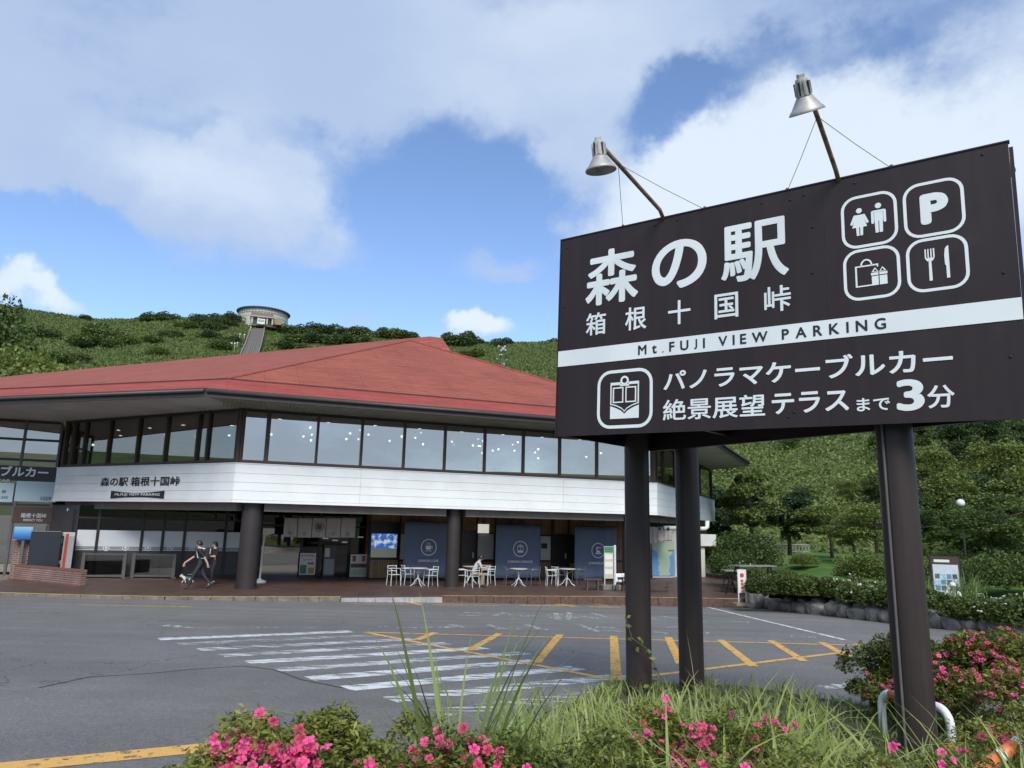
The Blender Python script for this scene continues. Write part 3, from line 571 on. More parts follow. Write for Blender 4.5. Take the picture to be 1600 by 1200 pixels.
M_CREASE = mat('crease_shadow_bar', (.07, .025, .022), .8, .3, 3)  # dark colour standing in for the shadow gap at the roof crease
roof_panel('roof_skirt', [up_(E1, zf), up_(E2, zf), C2, C1], (1, 0, 0), M_ROOF2)
roof_panel('roof_skirt', [up_(E0, zf), up_(E1, zf), C1, CL0], (*(-d01), 0), M_ROOF2)
roof_panel('roof_skirt', [up_(E2, zf), up_(E3, zf), CR, C2], (*d23, 0), M_ROOF2)
roof_panel('roof_slope', [C1, C2, RQ, RP], (1, 0, 0))
roof_panel('roof_slope', [CL0, C1, RP, RA, RL0], (*(-d01), 0))
roof_panel('roof_gablet', [RP, RQ, RB, RA], (1, 0, 0))
RR = (RB[0]+6, RB[1]+14, RB[2]); 
roof_panel('roof_slope', [C2, CR, (CR[0]-6, CR[1]+16, zc+1.5), RR, RB, RQ], (*d23, 0))
roof_panel('roof_slope', [RA, RB, RR, (RL0[0]+2, RL0[1]+3, RL0[2]-.6), RL0], (1, 0, 0))
# hip ridge caps, and dark bars painting the shadow line along the crease
M_CAP = mat('ridge_cap_red', (.25, .055, .045), .8, .2, 3)
for a, b_ in ((C1, RP), (C2, RQ), (RP, RQ)): MB().tube([(a[0], a[1], a[2]+.01), (b_[0], b_[1], b_[2]+.01)], .055, 6).build('ridge_cap', M_CAP, BLD)
for a, b_ in ((C1, C2), (CL0, C1), (C2, CR)): MB().bar((a[0], a[1], a[2]+.0), (b_[0], b_[1], b_[2]+.0), .12, .07).build('crease_shadow_bar', M_CREASE, BLD)
# fascia and soffits
def fascia(a, b_, z0, z1, th=.09):
    M = fmat(a, b_); L_ = fdir(a, b_)[1]; return MB().box((-.02, -th, z0), (L_+.02, .0, z1), 0, M).build('fascia', M_FASC, BLD)
fascia(E1, E2, ZE-.02, zf-.005); fascia(E0, E1, ZE-.02, zf-.005); fascia(E2, E3, ZE-.02, zf-.005)
for a, b_ in ((E1, E2), (E0, E1), (E2, E3)):
    M = fmat(a, b_); L_ = fdir(a, b_)[1]; MB().tube([tuple(M @ Vector((0, -.15, zf-.12))), tuple(M @ Vector((L_, -.15, zf-.12)))], .07, 8).build('gutter', M_FASC, BLD, smooth=True)
def soff(name, a, b_, c, d, m): MB().add([(a[0], a[1], ZE), (b_[0], b_[1], ZE), (c[0], c[1], ZE), (d[0], d[1], ZE)], [(0, 1, 2, 3)]).build(name, m, BLD)
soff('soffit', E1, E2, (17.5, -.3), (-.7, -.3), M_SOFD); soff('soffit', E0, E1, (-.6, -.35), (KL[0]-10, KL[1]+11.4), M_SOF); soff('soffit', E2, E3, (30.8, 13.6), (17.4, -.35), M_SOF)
# ribs of the sloping front soffit
rm = MB(); 
for k in range(150):
    u = -1.4+k*.13
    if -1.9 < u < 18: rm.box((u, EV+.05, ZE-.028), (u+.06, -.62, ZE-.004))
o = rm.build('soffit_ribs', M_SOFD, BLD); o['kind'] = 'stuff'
# ---- columns and beams
for u, cr in ((0, .37), (7.97, .28), (16.3, .28)):
    MB().lathe([(.035+cr, 0), (.035+cr, .05), (cr, .06), (cr, ZB+.0)], 28).build('column', M_COL, BLD, smooth=True, autos=True, loc=(u, 0.02, 0))
MB().lathe([(.2, 0), (.2, 2.8)], 20).build('column', M_DARK, BLD, smooth=True, autos=True, loc=(-6.75, 6.6, 0))
for a, b_ in (((-7.3, 7.9), (-.4, .1)), ((.4, .0), (7.55, .0)), ((8.4, .0), (15.9, .0)), ((16.7, .1), (30.5, 14.0))):
    M = fmat(a, b_); L_ = fdir(a, b_)[1]; MB().box((0, -.25, 2.83), (L_, .3, ZB-.002), 0, M).build('beam', M_BEAM, BLD)
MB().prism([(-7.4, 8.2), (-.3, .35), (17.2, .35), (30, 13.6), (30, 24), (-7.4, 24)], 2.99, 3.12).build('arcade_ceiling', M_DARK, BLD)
# ---- ground floor: dark glazed left part (wall v=6)
M_FILM = mat('white_film', (.72, .75, .77), .5, .03, 2); M_PANEL = mat('grey_panel', (.055, .05, .052), .5, .12, 3)
VL = 6.2
def fl(x): return lf(x, 880, VL)[0]
mxs = [112, 147, 217, 250, 284, 348, 376]
uu = [fl(x) for x in mxs]
zA = lf(200, 860, VL)[2]; zBm = lf(200, 829, VL)[2]
ZTOPW = 2.99
for a, b_ in zip(uu, uu[1:]):
    MB().box((a+.05, VL, .10), (b_-.05, VL+.03, zA-.02)).build('door_panel', M_PANEL, BLD)
    MB().box((a+.05, VL+.02, zA), (b_-.05, VL+.03, ZTOPW-.55)).build('glass_pane', G_LOW, BLD)
    fm = MB().box((a+.06, VL-.012, zA+.15), (b_-.06, VL-.004, zBm)).build('window_film', M_FILM, BLD)
    for zz, hh in ((zA+.0, .035), (zA+.065, .018), (zA+.105, .018)): MB().box((a+.06, VL-.012, zz), (b_-.06, VL-.004, zz+hh)).build('film_stripe', M_FILM, fm)
    MB().box((a+.05, VL+.02, ZTOPW-.5), (b_-.05, VL+.03, ZTOPW)).build('glass_pane', G_LOW, BLD)
for a in uu: MB().box((a-.05, VL-.06, 0), (a+.05, VL+.05, ZTOPW)).build('door_mullion', M_DARK, BLD)
MB().box((uu[0], VL-.05, ZTOPW-.56), (uu[-1], VL+.045, ZTOPW-.49)).build('transom', M_DARK, BLD)
MB().box((uu[0], VL-.05, .0), (uu[-1], VL+.045, .1)).build('plinth', M_DARK, BLD)
for x in (166, 196, 231, 266, 300):
    u, _, z = lf(x, 856, VL-.02); r = MB(); ring2d(r, circ(0, 0, .13), circ(0, 0, .095)); r.add([(x_, y_, .001) for x_, y_ in circ(0, 0, .06, 10)], [tuple(range(10))])
    o = r.build('film_emblem', M_FILM, BLD); o.matrix_local = face_frame((u, VL-.018, z), (1, 0, 0))
# back of the ground floor so nothing shows through
MB().box((-7.6, 13, 0), (30, 13.2, 2.98)).build('interior_wall', M_INT, BLD)
MB().prism([(-7.5, 6.3), (30, 6.3), (30, 13), (-7.5, 13)], .002, .006).build('shop_floor', M_FLOOR, BLD)
# ---- ground floor: entrance, shop fronts (wall v=4.9)
VW = 4.9
def wood_mat(name, c1, c2, mor, bw, rh, vert=True):
    m = bpy.data.materials.new(name); m.use_nodes = True; t = m.node_tree; b = t.nodes['Principled BSDF']; b.inputs['Roughness'].default_value = .6
    c = t.nodes.new('ShaderNodeTexCoord'); mp_ = t.nodes.new('ShaderNodeMapping'); mp_.inputs['Rotation'].default_value = (math.radians(90), 0, 0); t.links.new(c.outputs['Object'], mp_.inputs[0])
    sp = t.nodes.new('ShaderNodeSeparateXYZ'); t.links.new(c.outputs['Object'], sp.inputs[0]); cb = t.nodes.new('ShaderNodeCombineXYZ')
    t.links.new(sp.outputs[2], cb.inputs[0]); t.links.new(sp.outputs[0], cb.inputs[1])
    k = t.nodes.new('ShaderNodeTexBrick'); k.inputs['Scale'].default_value = 1; k.inputs['Brick Width'].default_value = bw; k.inputs['Row Height'].default_value = rh; k.inputs['Mortar Size'].default_value = .008
    k.inputs['Color1'].default_value = (*c1, 1); k.inputs['Color2'].default_value = (*c2, 1); k.inputs['Mortar'].default_value = (*mor, 1); t.links.new(cb.outputs[0], k.inputs['Vector'])
    n = t.nodes.new('ShaderNodeTexNoise'); n.inputs['Scale'].default_value = 9; n.inputs['Detail'].default_value = 6; t.links.new(c.outputs['Object'], n.inputs['Vector'])
    r = t.nodes.new('ShaderNodeMapRange'); r.inputs[3].default_value = .6; r.inputs[4].default_value = 1.4; t.links.new(n.outputs['Fac'], r.inputs[0])
    x = t.nodes.new('ShaderNodeMixRGB'); x.blend_type = 'MULTIPLY'; x.inputs[0].default_value = 1; t.links.new(k.outputs['Color'], x.inputs[1]); t.links.new(r.outputs[0], x.inputs[2]); t.links.new(x.outputs[0], b.inputs['Base Color'])
    return m
M_WOOD = wood_mat('shop_wood', (.34, .19, .10), (.23, .125, .065), (.04, .025, .018), 2.5, .14); M_WOODL = wood_mat('display_wood', (.36, .21, .11), (.25, .14, .075), (.06, .04, .03), 2.5, .11)
M_DOOR = mat('dark_door', (.035, .03, .03), .35, .12, 2); M_BLACK = mat('black', (.012, .012, .013), .4, .1, 3); M_POST = mat('poster_white', (.66, .66, .62), .5, .06, 3)
M_STEEL = mat('white_steel', (.62, .63, .62), .4, .06, 5); M_CREAM = mat('cream_wall', (.62, .60, .53), .7, .08, 1.5); M_RED = mat('sign_red', (.45, .05, .04), .5, .1); M_GRN = mat('sign_green', (.05, .2, .1), .5, .1)
M_INK = mat('ink_black', (.015, .015, .015), .5, 0); M_SGREY = mat('grey_frame', (.10, .095, .095), .5, .15, 5)
def prect(name, x0, y0, x1, y1, v, m, th=.03, parent=None, bevel=0):        # board on plane v covering a photo rectangle
    a = lf((x0), (y0+y1)/2, v)[0]; b_ = lf((x1), (y0+y1)/2, v)[0]; xm = (x0+x1)/2; z1 = lf(xm, y0, v)[2]; z0 = lf(xm, y1, v)[2]
    return MB().box((a, v, max(z0, .004)), (b_, v+th, z1)).build(name, m, parent or BLD, bevel=bevel), (a, b_, max(z0, .004), z1)
def ptext(name, body, x0, yb, x1, v, m, parent=None, h=None, **k):
    ym = yb; a = lf(x0, ym, v)[0]; b_ = lf(x1, ym, v)[0]; z = lf((x0+x1)/2, ym, v)[2]
    return text(name, body, m, parent or BLD, face_frame((a, v-.004, z), (1, 0, 0)), w=b_-a, h=h, **k)
u5 = lf(577, 890, VW)[0]
MB().box((u5, VW+.04, 0), (lf(1012, 880, VW)[0], VW+.2, 2.985)).build('shop_wall', M_WOOD, BLD)
MB().box((u5, VW+.2, 0), (u5+.1, VL, 2.985)).build('shop_wall_return', M_WOOD, BLD)
MB().box((uu[-1], VL+.02, .0), (u5, VL+.03, 2.98)).build('entrance_glass', G_LOW, BLD)
for x in (405, 470, 498, 545, 577): 
    u = lf(x, 870, VL)[0]; MB().box((u-.05, VL-.05, 0), (u+.05, VL+.06, 2.985)).build('entrance_post', M_DARK, BLD)
MB().box((lf(405, 870, VL)[0], VL-.04, 2.25), (lf(577, 870, VL)[0], VL+.05, 2.34)).build('entrance_transom', M_DARK, BLD)
# lit ceiling strips and shelves glimpsed in the shop
for x, y in ((505, 842), (520, 845), (535, 848), (560, 840)):
    u, _, z = lf(x, y, 8.5); MB().box((u, 8.5, z), (u+.25, 8.7, z+.05)).build('shop_light', M_LAMP, BLD)
# glazed part between column and entrance reflects the bank across the road
prect('fixed_glazing', 408, 826, 468, 901, VL-.09, glassmat('entrance_mirror_glass', (.25, .27, .26), .22), .02)
# shop front pieces
prect('shop_window', 624, 835, 632, 875, VW, M_CREAM); dr, r_ = prect('service_door', 721, 829, 743, 880, VW-.02, M_DOOR); MB().box((r_[1]-.16, VW-.07, .95), (r_[1]-.1, VW-.021, 1.2)).build('door_handle', M_STEEL, dr); prect('shop_window', 745.5, 834, 771, 874, VW-.01, mat('blind_white', (.6, .62, .6), .5, .05, 2))
prect('window_frame', 744.5, 832.5, 772, 834, VW-.03, M_DARK, .06); prect('window_frame', 744.5, 874, 772, 876, VW-.03, M_DARK, .06); prect('light_box', 747, 819, 764, 833, VW-.08, mat('light_box', (.85, .84, .75), .5, .05, emit=.5), .08)
prect('shop_window', 844.5, 838, 860, 876, VW-.01, mat('blind_white', (.6, .62, .6))); prect('ticket_hatch', 846, 849, 855, 857, VW-.03, M_BLACK); prect('window_frame', 844, 836, 861, 838, VW-.03, M_DARK, .06)
dr, r_ = prect('service_door', 865, 834, 887, 885, VW-.02, M_DOOR); MB().box((r_[1]-.16, VW-.07, .95), (r_[1]-.1, VW-.021, 1.2)).build('door_handle', M_STEEL, dr); prect('shop_window', 889, 836, 898, 880, VW-.02, M_BLACK)
for x in (623, 720, 744.5, 773, 862, 864, 888): 
    u = lf(x, 870, VW)[0]; MB().box((u-.035, VW-.05, 0), (u+.035, VW+.03, 2.985)).build('shop_post', M_DARK, BLD)
prect('shop_sill', 624, 875, 1000, 877.5, VW-.04, M_DARK, .05); prect('signal_lamp', 754, 813, 760, 819, VW-.2, M_SGREY, .2)
for k, x in enumerate((640, 655, 800, 815, 925, 940)): prect('transom_panel', x-5, 812, x+5, 819, VW-.01, M_SGREY)
# bright screen with a road and clouds above a timber counter
SCR = empty('display_cabinet', bp(u5, VW, 0), PHI)
tag(SCR, 'bright landscape screen in a black cabinet above a timber slatted counter', 'display')
def inl(o): o.location = Vector((-u5, -VW, 0)); return o
ob, r_ = prect('cabinet', 577, 816, 623, 903, VW-.12, M_BLACK, .3, SCR); inl(ob)
def screen_mat():
    m = bpy.data.materials.new('landscape_screen'); m.use_nodes = True; t = m.node_tree; b = t.nodes['Principled BSDF']; b.inputs['Roughness'].default_value = .15
    c = t.nodes.new('ShaderNodeTexCoord'); s = t.nodes.new('ShaderNodeSeparateXYZ'); t.links.new(c.outputs['Generated'], s.inputs[0])
    n = t.nodes.new('ShaderNodeTexNoise'); n.inputs['Scale'].default_value = 4; n.inputs['Detail'].default_value = 6; t.links.new(c.outputs['Generated'], n.inputs['Vector'])
    cl = t.nodes.new('ShaderNodeMapRange'); cl.inputs[1].default_value = .48; cl.inputs[2].default_value = .62; t.links.new(n.outputs['Fac'], cl.inputs[0])
    x = t.nodes.new('ShaderNodeMixRGB'); x.inputs[1].default_value = (.03, .14, .5, 1); x.inputs[2].default_value = (.6, .68, .75, 1); t.links.new(cl.outputs[0], x.inputs[0])
    gr = t.nodes.new('ShaderNodeMath'); gr.operation = 'GREATER_THAN'; gr.inputs[1].default_value = .38; t.links.new(s.outputs[2], gr.inputs[0])
    y = t.nodes.new('ShaderNodeMixRGB'); y.inputs[1].default_value = (.13, .14, .12, 1); t.links.new(gr.outputs[0], y.inputs[0]); t.links.new(x.outputs[0], y.inputs[2]); t.links.new(y.outputs[0], b.inputs['Base Color']); t.links.new(y.outputs[0], b.inputs['Emission Color']); b.inputs['Emission Strength'].default_value = .55
    return m
inl(prect('screen', 580, 834, 620, 871, VW-.13, screen_mat(), .008, SCR)[0]); inl(prect('counter_front', 577, 875, 621, 903, VW-.16, M_WOODL, .04, SCR)[0])
# noren curtains over the entrance
M_NOREN = mat('noren_cloth', (.55, .51, .49), .9, .07, 2); M_BLUE = mat('banner_blue', (.15, .19, .28), .85, .12, 1.2, .2, 20); M_PRINT = mat('banner_print', (.85, .86, .86), .8, .03)
def cloth(w, h, nx, nz, amp, fr, seed, m, bot=.0):
    r = random.Random(seed); ph = [r.uniform(0, 6.3) for _ in range(4)]; V = []; Fq = []
    for j in range(nz+1):
        for i in range(nx+1):
            x = w*i/nx; z = h*j/nz; k = 1-z/h
            y = amp*(.25+.75*k)*(math.sin(fr*x+ph[0]+.6*math.sin(z*1.3+ph[2]))+.5*math.sin(2.3*fr*x+ph[1]+z*.4))
            V.append((x+bot*k*math.sin(ph[3]+x), y, z))
    for j in range(nz):
        for i in range(nx): a = j*(nx+1)+i; Fq.append((a, a+1, a+nx+2, a+nx+1))
    me = MB().add(V, Fq).mesh('cloth', m, True); return me
def hang(name, x0, y0, x1, y1, v, m, seed, amp=.03, fr=9, label=None, cat='banner', group=None):
    a = lf(x0, (y0+y1)/2, v)[0]; b_ = lf(x1, (y0+y1)/2, v)[0]; z1 = lf((x0+x1)/2, y0, v)[2]; z0 = max(.03, lf((x0+x1)/2, y1, v)[2])
    e_ = empty(name, bp(a, v, 0), PHI); o = obj('cloth', cloth(b_-a, z1-z0, 28, 10, amp, fr, seed, m), e_); o.location = (0, 0, z0)
    s = o.modifiers.new('s', 'SOLIDIFY'); s.thickness = .006
    MB().tube([(-.05, 0, z1+.01), (b_-a+.05, 0, z1+.01)], .018, 8).build('rail', M_DARK, e_)
    tag(e_, label, cat, group); return e_, b_-a, z0, z1
for i, (x0, x1) in enumerate(((443.5, 464), (465, 487), (488, 509), (510, 532), (533, 555))):
    e_, w_, z0, z1 = hang('noren_curtain', x0, 809, x1, 840-(i == 0)*1, 3.4, M_NOREN, 40+i, .035, 14, ['leftmost', 'second from left', 'centre', 'fourth from left', 'rightmost'][i]+' grey noren cloth panel hanging over the entrance', 'curtain', 'noren panels over the entrance')
    r = MB()
    if i == 2: ring2d(r, circ(0, 0, .19), circ(0, 0, .165)); poly2d(r, [(-.09, -.1), (.09, -.1), (.09, .1), (-.09, .1)]); cz = (z0+z1)/2+.02
    else: ring2d(r, circ(0, 0, .065, 12), circ(0, 0, .045, 12)); cz = z0+.16
    o = r.build('printed_emblem', M_SGREY, e_); o.matrix_local = face_frame((w_/2, -.09, cz), (1, 0, 0))
# three blue banners with emblems
def ico_cup(r):
    poly2d(r, [(-.17, .08), (-.16, -.06), (-.1, -.13), (.06, -.13), (.12, -.06), (.13, .08)]); ring2d(r, circ(.14, 0, .075, 14), circ(.14, 0, .045, 14), .001); poly2d(r, [(-.2, -.2), (.18, -.2), (.18, -.175), (-.2, -.175)])
    for k in (-.1, -.02, .06):
        poly2d(r, [(k-.012, .12), (k+.012, .12), (k+.03, .17), (k+.006, .17)]); poly2d(r, [(k+.006, .17), (k+.03, .17), (k+.012, .25), (k-.012, .25)])
def ico_car(r):
    ring2d(r, [(-.17, -.2), (.17, -.2), (.17, .17), (-.17, .17)], [(-.14, -.09), (.14, -.09), (.14, .12), (-.14, .12)]); ring2d(r, circ(0, .22, .055, 12), circ(0, .22, .03, 12), .001)
    poly2d(r, [(-.012, -.09), (.012, -.09), (.012, .12), (-.012, .12)], .001); poly2d(r, [(-.15, -.2), (.15, -.2), (.15, -.1), (0, -.15), (-.15, -.1)], .001)
def ico_soba(r):
    poly2d(r, [(-.2, -.2), (.2, -.2), (.17, -.14), (-.17, -.14)]); poly2d(r, [(-.15, -.12), (.15, -.12), (.08, -.02), (-.02, .02), (-.1, -.04)]); poly2d(r, [(-.1, .04), (-.05, .04), (-.05, .2), (-.1, .2)]); poly2d(r, [(-.12, .15), (.18, .12), (.18, .17), (-.12, .2)]); poly2d(r, [(-.14, -.02), (-.1, -.02), (-.07, .1), (-.12, .1)])
for i, (x0, y0, x1, y1, txt, ic, lab) in enumerate(((631, 815.5, 701, 903, 'JYUKKOKU-CAFE', ico_cup, 'blue hanging cloth banner with a steaming cup emblem'), (774, 820, 844, 903, 'JYUKKOKU-CABLECAR', ico_car, 'blue hanging cloth banner with a cable car emblem'), (898, 823, 963.5, 905, 'JYUKKOKU-SOBA', ico_soba, 'blue hanging cloth banner with a noodle press emblem'))):
    e_, w_, z0, z1 = hang('shop_banner', x0, y0, x1, y1, 3.2, M_BLUE, 60+i, .022, 7, lab, 'banner', 'blue shop banners')
    r = MB(); ring2d(r, circ(0, 0, .43, 32), circ(0, 0, .385, 32)); ic(r)
    s_ = .86; o = r.build('emblem', M_PRINT, e_); o.matrix_local = face_frame((w_*.54, -.065, z0+(z1-z0)*.545), (1, 0, 0)) @ Matrix.Scale(s_, 4)
    tw = w_*(.46 if i != 1 else .56); text('lettering', txt, M_PRINT, e_, face_frame((w_*.54-tw/2, -.065, z0+(z1-z0)*.27), (1, 0, 0)), w=tw, h=.14, bold=.03)
# poster stands and notices at the entrance
def poster(name, x0, y0, x1, y1, v, label, blocks, back=M_POST, cat='poster'):
    a = lf(x0, (y0+y1)/2, v)[0]; b_ = lf(x1, (y0+y1)/2, v)[0]; z1 = lf((x0+x1)/2, y0, v)[2]; z0 = max(.02, lf((x0+x1)/2, y1, v)[2])
    e_ = empty(name, bp(a, v, 0), PHI); w_ = b_-a; h_ = z1-z0
    MB().box((0, 0, z0), (w_, .03, z1)).build('board', back, e_); MB().box((0, .031, .0), (w_, .06, z0+.1)).build('stand', M_BLACK, e_)
    for n_, fx0, fz0, fx1, fz1, m_ in blocks:
        MB().box((fx0*w_, -.008, z0+fz0*h_), (fx1*w_, -.001, z0+fz1*h_)).build(n_, m_, e_)
    tag(e_, label, cat); return e_, w_, z0, h_
e_, w_, z0, h_ = poster('takeout_poster', 468, 864, 493, 898, VL-.45, 'white takeaway corner poster with red arrow beside the entrance', [('printed_panel', .05, .05, .45, .45, M_GRN), ('burger_picture', .55, .05, .93, .33, mat('burger', (.5, .25, .06), .6, .3, 8))])
text('lettering', 'テイクアウト', M_RED, e_, face_frame((w_*.06, -.012, z0+h_*.80), (1, 0, 0)), w=w_*.88, h=h_*.13, bold=.03); text('lettering', 'コーナー', M_RED, e_, face_frame((w_*.2, -.012, z0+h_*.63), (1, 0, 0)), w=w_*.6, h=h_*.12, bold=.03)
r = MB(); poly2d(r, [(0, .3), (.6, .3), (.6, .12), (1, .5), (.6, .88), (.6, .7), (0, .7)]); o = r.build('arrow', M_RED, e_); o.matrix_local = face_frame((w_*.5, -.012, z0+h_*.42), (1, 0, 0)) @ Matrix.Diagonal((w_*.45, h_*.2, 1, 1))
poster('notice_stand', 547, 866, 574, 901, VL-.5, 'white notice board with two no-entry symbols right of the entrance', [('header', .03, .6, .97, .97, mat('paper_white', (.72, .72, .7), .5, .03)), ('red_symbol', .12, .68, .32, .92, M_RED), ('red_symbol', .66, .68, .86, .92, M_RED), ('brown_strip', .03, .40, .97, .58, mat('brown_strip', (.14, .06, .05), .5, .1)), ('green_strip', .03, .05, .97, .36, mat('pale_green', (.42, .5, .36), .5, .1))], M_POST, 'notice')
poster('menu_board', 505, 852, 524, 900, VL-.2, 'grey menu board standing inside the dark doorway', [('sheet', .1, .05, .9, .55, mat('paper_grey', (.35, .36, .36), .5, .15, 9)), ('sheet', .1, .62, .5, .9, M_POST)], M_SGREY, 'menu')
# slim post with yellow stripe by the first column
pe = tag(empty('feather_pole', bp(*lf(406, 900, 2.6)[:2], 0), 0), 'thin cream pole on a white round foot beside the leftmost column', 'pole')
MB().tube([(0, 0, .1), (.06, 0, 2.05)], .035, 8).build('pole', M_CREAM, pe); MB().lathe([(.28, 0), (.26, .08), (.1, .14), (.05, .2)], 16).build('foot', M_STEEL, pe, smooth=True)
# ---- lettering on the white band
a, b_ = FAC[0]; d_, l_ = fdir(a, b_)
def bandtext(name, body, x0, y0, x1, y1, m, bold):
    s0, z0 = fhit(x0, y1, a, b_); s1, _ = fhit(x1, y1, a, b_); z1 = fhit((x0+x1)/2, y0, a, b_)[1]
    M = fmat(a, b_) @ Matrix.Translation((s0, -.022, z0)) @ Matrix.Rotation(math.radians(90), 4, 'X')
    return text(name, body, m, BLD, M, w=s1-s0, h=z1-z0, bold=bold)
bandtext('band_lettering', '森の駅 箱根十国峠', 157, 745, 281, 760, M_INK, .02)
s0, z0 = fhit(173, 779, a, b_); s1, z1 = fhit(258, 766.5, a, b_); n_ = 8; hh = (z1-z0)
r = MB(); top = [(k/n_*(s1-s0), hh-.09*math.sin(math.pi*k/n_)) for k in range(n_+1)]; bot = [(k/n_*(s1-s0), .06*math.sin(math.pi*k/n_)) for k in range(n_+1)]
poly2d(r, bot+top[::-1]); o = r.build('band_plate', M_INK, BLD); MM = fmat(a, b_) @ Matrix.Translation((s0, -.024, z0)) @ Matrix.Rotation(math.radians(90), 4, 'X'); o.matrix_local = MM
text('band_lettering', 'Mt.FUJI VIEW PARKING', M_WHITE, BLD, MM @ Matrix.Translation(((s1-s0)*.08, hh*.27, .004)), w=(s1-s0)*.84, h=hh*.42, bold=.012)
# ---- glazed wing at the far left
WG = tag(empty('glass_wing', bp(-8.1, 8.2, 0), PHI), 'dark glazed entrance wing with white lettering at the left edge', 'building')
VG = 8.2
def wl(o): o.location = Vector((8.1, -VG, 0)); return o
def wrect(*k, **q): o, r_ = prect(*k, parent=WG, **q); wl(o); return r_
zt_w = 6.62
mw = [lf(x, 700, VG)[0] for x in (-160, -110, -60, -16, 36)]+[-8.1]
for x0, x1 in zip(mw, mw[1:]):
    for z0, z1 in ((.1, 2.9), (3.0, 4.85), (4.95, 5.75), (5.85, 6.55)): wl(MB().box((x0+.04, VG+.03, z0), (x1-.04, VG+.04, z1)).build('glass_pane', G_WING, WG))
for x in mw: wl(MB().box((x-.05, VG-.03, 0), (x+.05, VG+.07, zt_w)).build('mullion', M_SGREY, WG))
for z in (2.95, 4.9, 5.8, 6.6): wl(MB().box((mw[0], VG-.02, z-.05), (mw[-1], VG+.06, z+.05)).build('transom', M_DARK, WG))
wl(MB().box((mw[0], VG+3, 0), (mw[-1], VG+3.1, 6.6)).build('back_wall', M_INT, WG)); wl(MB().box((mw[0], VG+.1, 2.9), (mw[-1], VG+3, 3.0)).build('inner_floor', M_INT, WG))
M_LB = mat('pale_blue_panel', (.42, .55, .60), .5, .04, 1); M_LETW = mat('letter_white', (.72, .78, .79), .5, 0); M_BRSG = mat('brown_sign', (.065, .035, .028), .5, .1)
wrect('blue_panel', 24, 752.5, 90, 784, VG-.06, M_LB); wrect('blue_panel', -20, 754, 21, 784, VG-.06, M_LB); wrect('brown_panel', 20, 792, 84, 818, VG-.06, M_BRSG); wrect('dark_panel', -30, 700+28, 88, 751, VG-.05, M_BLACK)
def wtext(body, x0, yb, x1, yt, m=M_LETW, bold=.0):
    v = VG-.075; a_ = lf(x0, yb, v)[0]; c_ = lf(x1, yb, v)[0]; z0 = lf((x0+x1)/2, yb, v)[2]; z1 = lf((x0+x1)/2, yt, v)[2]
    o = text('lettering', body, m, WG, face_frame((a_+8.1, v-VG, z0), (1, 0, 0)), w=c_-a_, h=z1-z0, bold=bold)
wtext('ケーブルカー', -42, 744, 75, 728, bold=.03); wtext('CABLE CAR', -40, 752, 16, 748); wtext('分', 2, 771, 9, 765, M_INK, .02); wtext('CAFE', -3, 779.5, 12, 775, M_INK); wtext('1059', 63, 782, 79, 776, M_INK, .01); wtext('箱根十国峠', 32, 809, 72, 802); wtext('PERFECT YOU', 36, 814.5, 66, 811)
M_ = fmat((-8.1, 8.26), (uu[0], VL+.1)); MB().box((0, 0, 0), (fdir((-8.1, 8.26), (uu[0], VL+.1))[1], .12, 2.985), 0, M_).build('return_wall', M_PANEL, BLD)
# ---- brick pier and low wall
M_BRICK = brick_mat('red_brick', (.19, .075, .052), (.135, .055, .042), (.27, .25, .23), 1, .215, .075, .012, .8)
def box_brick(name, a, b_, th, z0, z1, parent):         # brick wall with UV-free mapping: object is built along x and then turned
    d, l_ = fdir(a, b_); m_ = MB().box((0, 0, z0), (l_, th, z1)); o = m_.build(name, BRK_MAT, parent, bevel=.01); o.location = (a[0], a[1], 0); o.rotation_euler = (0, 0, math.atan2(d.y, d.x)); return o
def wall_brick_mat():
    m = M_BRICK; t = m.node_tree
    mp_ = [n for n in t.nodes if n.type == 'MAPPING'][0]; mp_.inputs['Rotation'].default_value = (math.radians(-90), 0, 0)
    return m
BRK_MAT = wall_brick_mat()
bw0 = np.array(lz(124, 916, 0)[:2]); bw1 = np.array(lz(20, 905, 0)[:2])
BW = tag(empty('brick_wall', bp(bw1[0], bw1[1], 0), PHI), 'low red brick wall beside the vending machine', 'wall')
d_ = bw0-bw1
box_brick('wall_face', (0, 0), tuple(d_), .22, 0, .52, BW); 
for k in range(24):
    f0 = k/24; o = MB().box((0, -.015, .522), (np.linalg.norm(d_)/24-.012, .235, .575)).build('coping_brick', M_BRICK, BW, bevel=.006); o.location = (d_[0]*f0, d_[1]*f0, 0); o.rotation_euler = (0, 0, math.atan2(d_[1], d_[0]))
BP = tag(empty('brick_pier', bp(*lf(17, 880, 5.6)[:2], 0), PHI), 'square red brick pier behind the low brick wall', 'pier')
o = MB().box((0, 0, 0), (.75, .5, 1.5)).build('shaft', BRK_MAT, BP); MB().box((-.04, -.04, 1.5), (.79, .54, 1.56)).build('cap', M_KPALE, BP)
PB = tag(empty('blue_poster', bp(*lf(15, 880, 5.3)[:2], 0), PHI), 'blue sea view poster above the brick pier', 'poster')
u0 = lf(15, 833, 5.3)
def sea_mat():
    m = bpy.data.materials.new('sea_poster'); m.use_nodes = True; t = m.node_tree; b = t.nodes['Principled BSDF']; c = t.nodes.new('ShaderNodeTexCoord'); s = t.nodes.new('ShaderNodeSeparateXYZ'); t.links.new(c.outputs['Generated'], s.inputs[0])
    r = t.nodes.new('ShaderNodeValToRGB'); e = r.color_ramp.elements; e[0].color = (.01, .05, .2, 1); e[1].color = (.25, .48, .62, 1); q = e.new(.4); q.color = (.03, .2, .5, 1); t.links.new(s.outputs[2], r.inputs[0]); t.links.new(r.outputs[0], b.inputs['Base Color']); return m
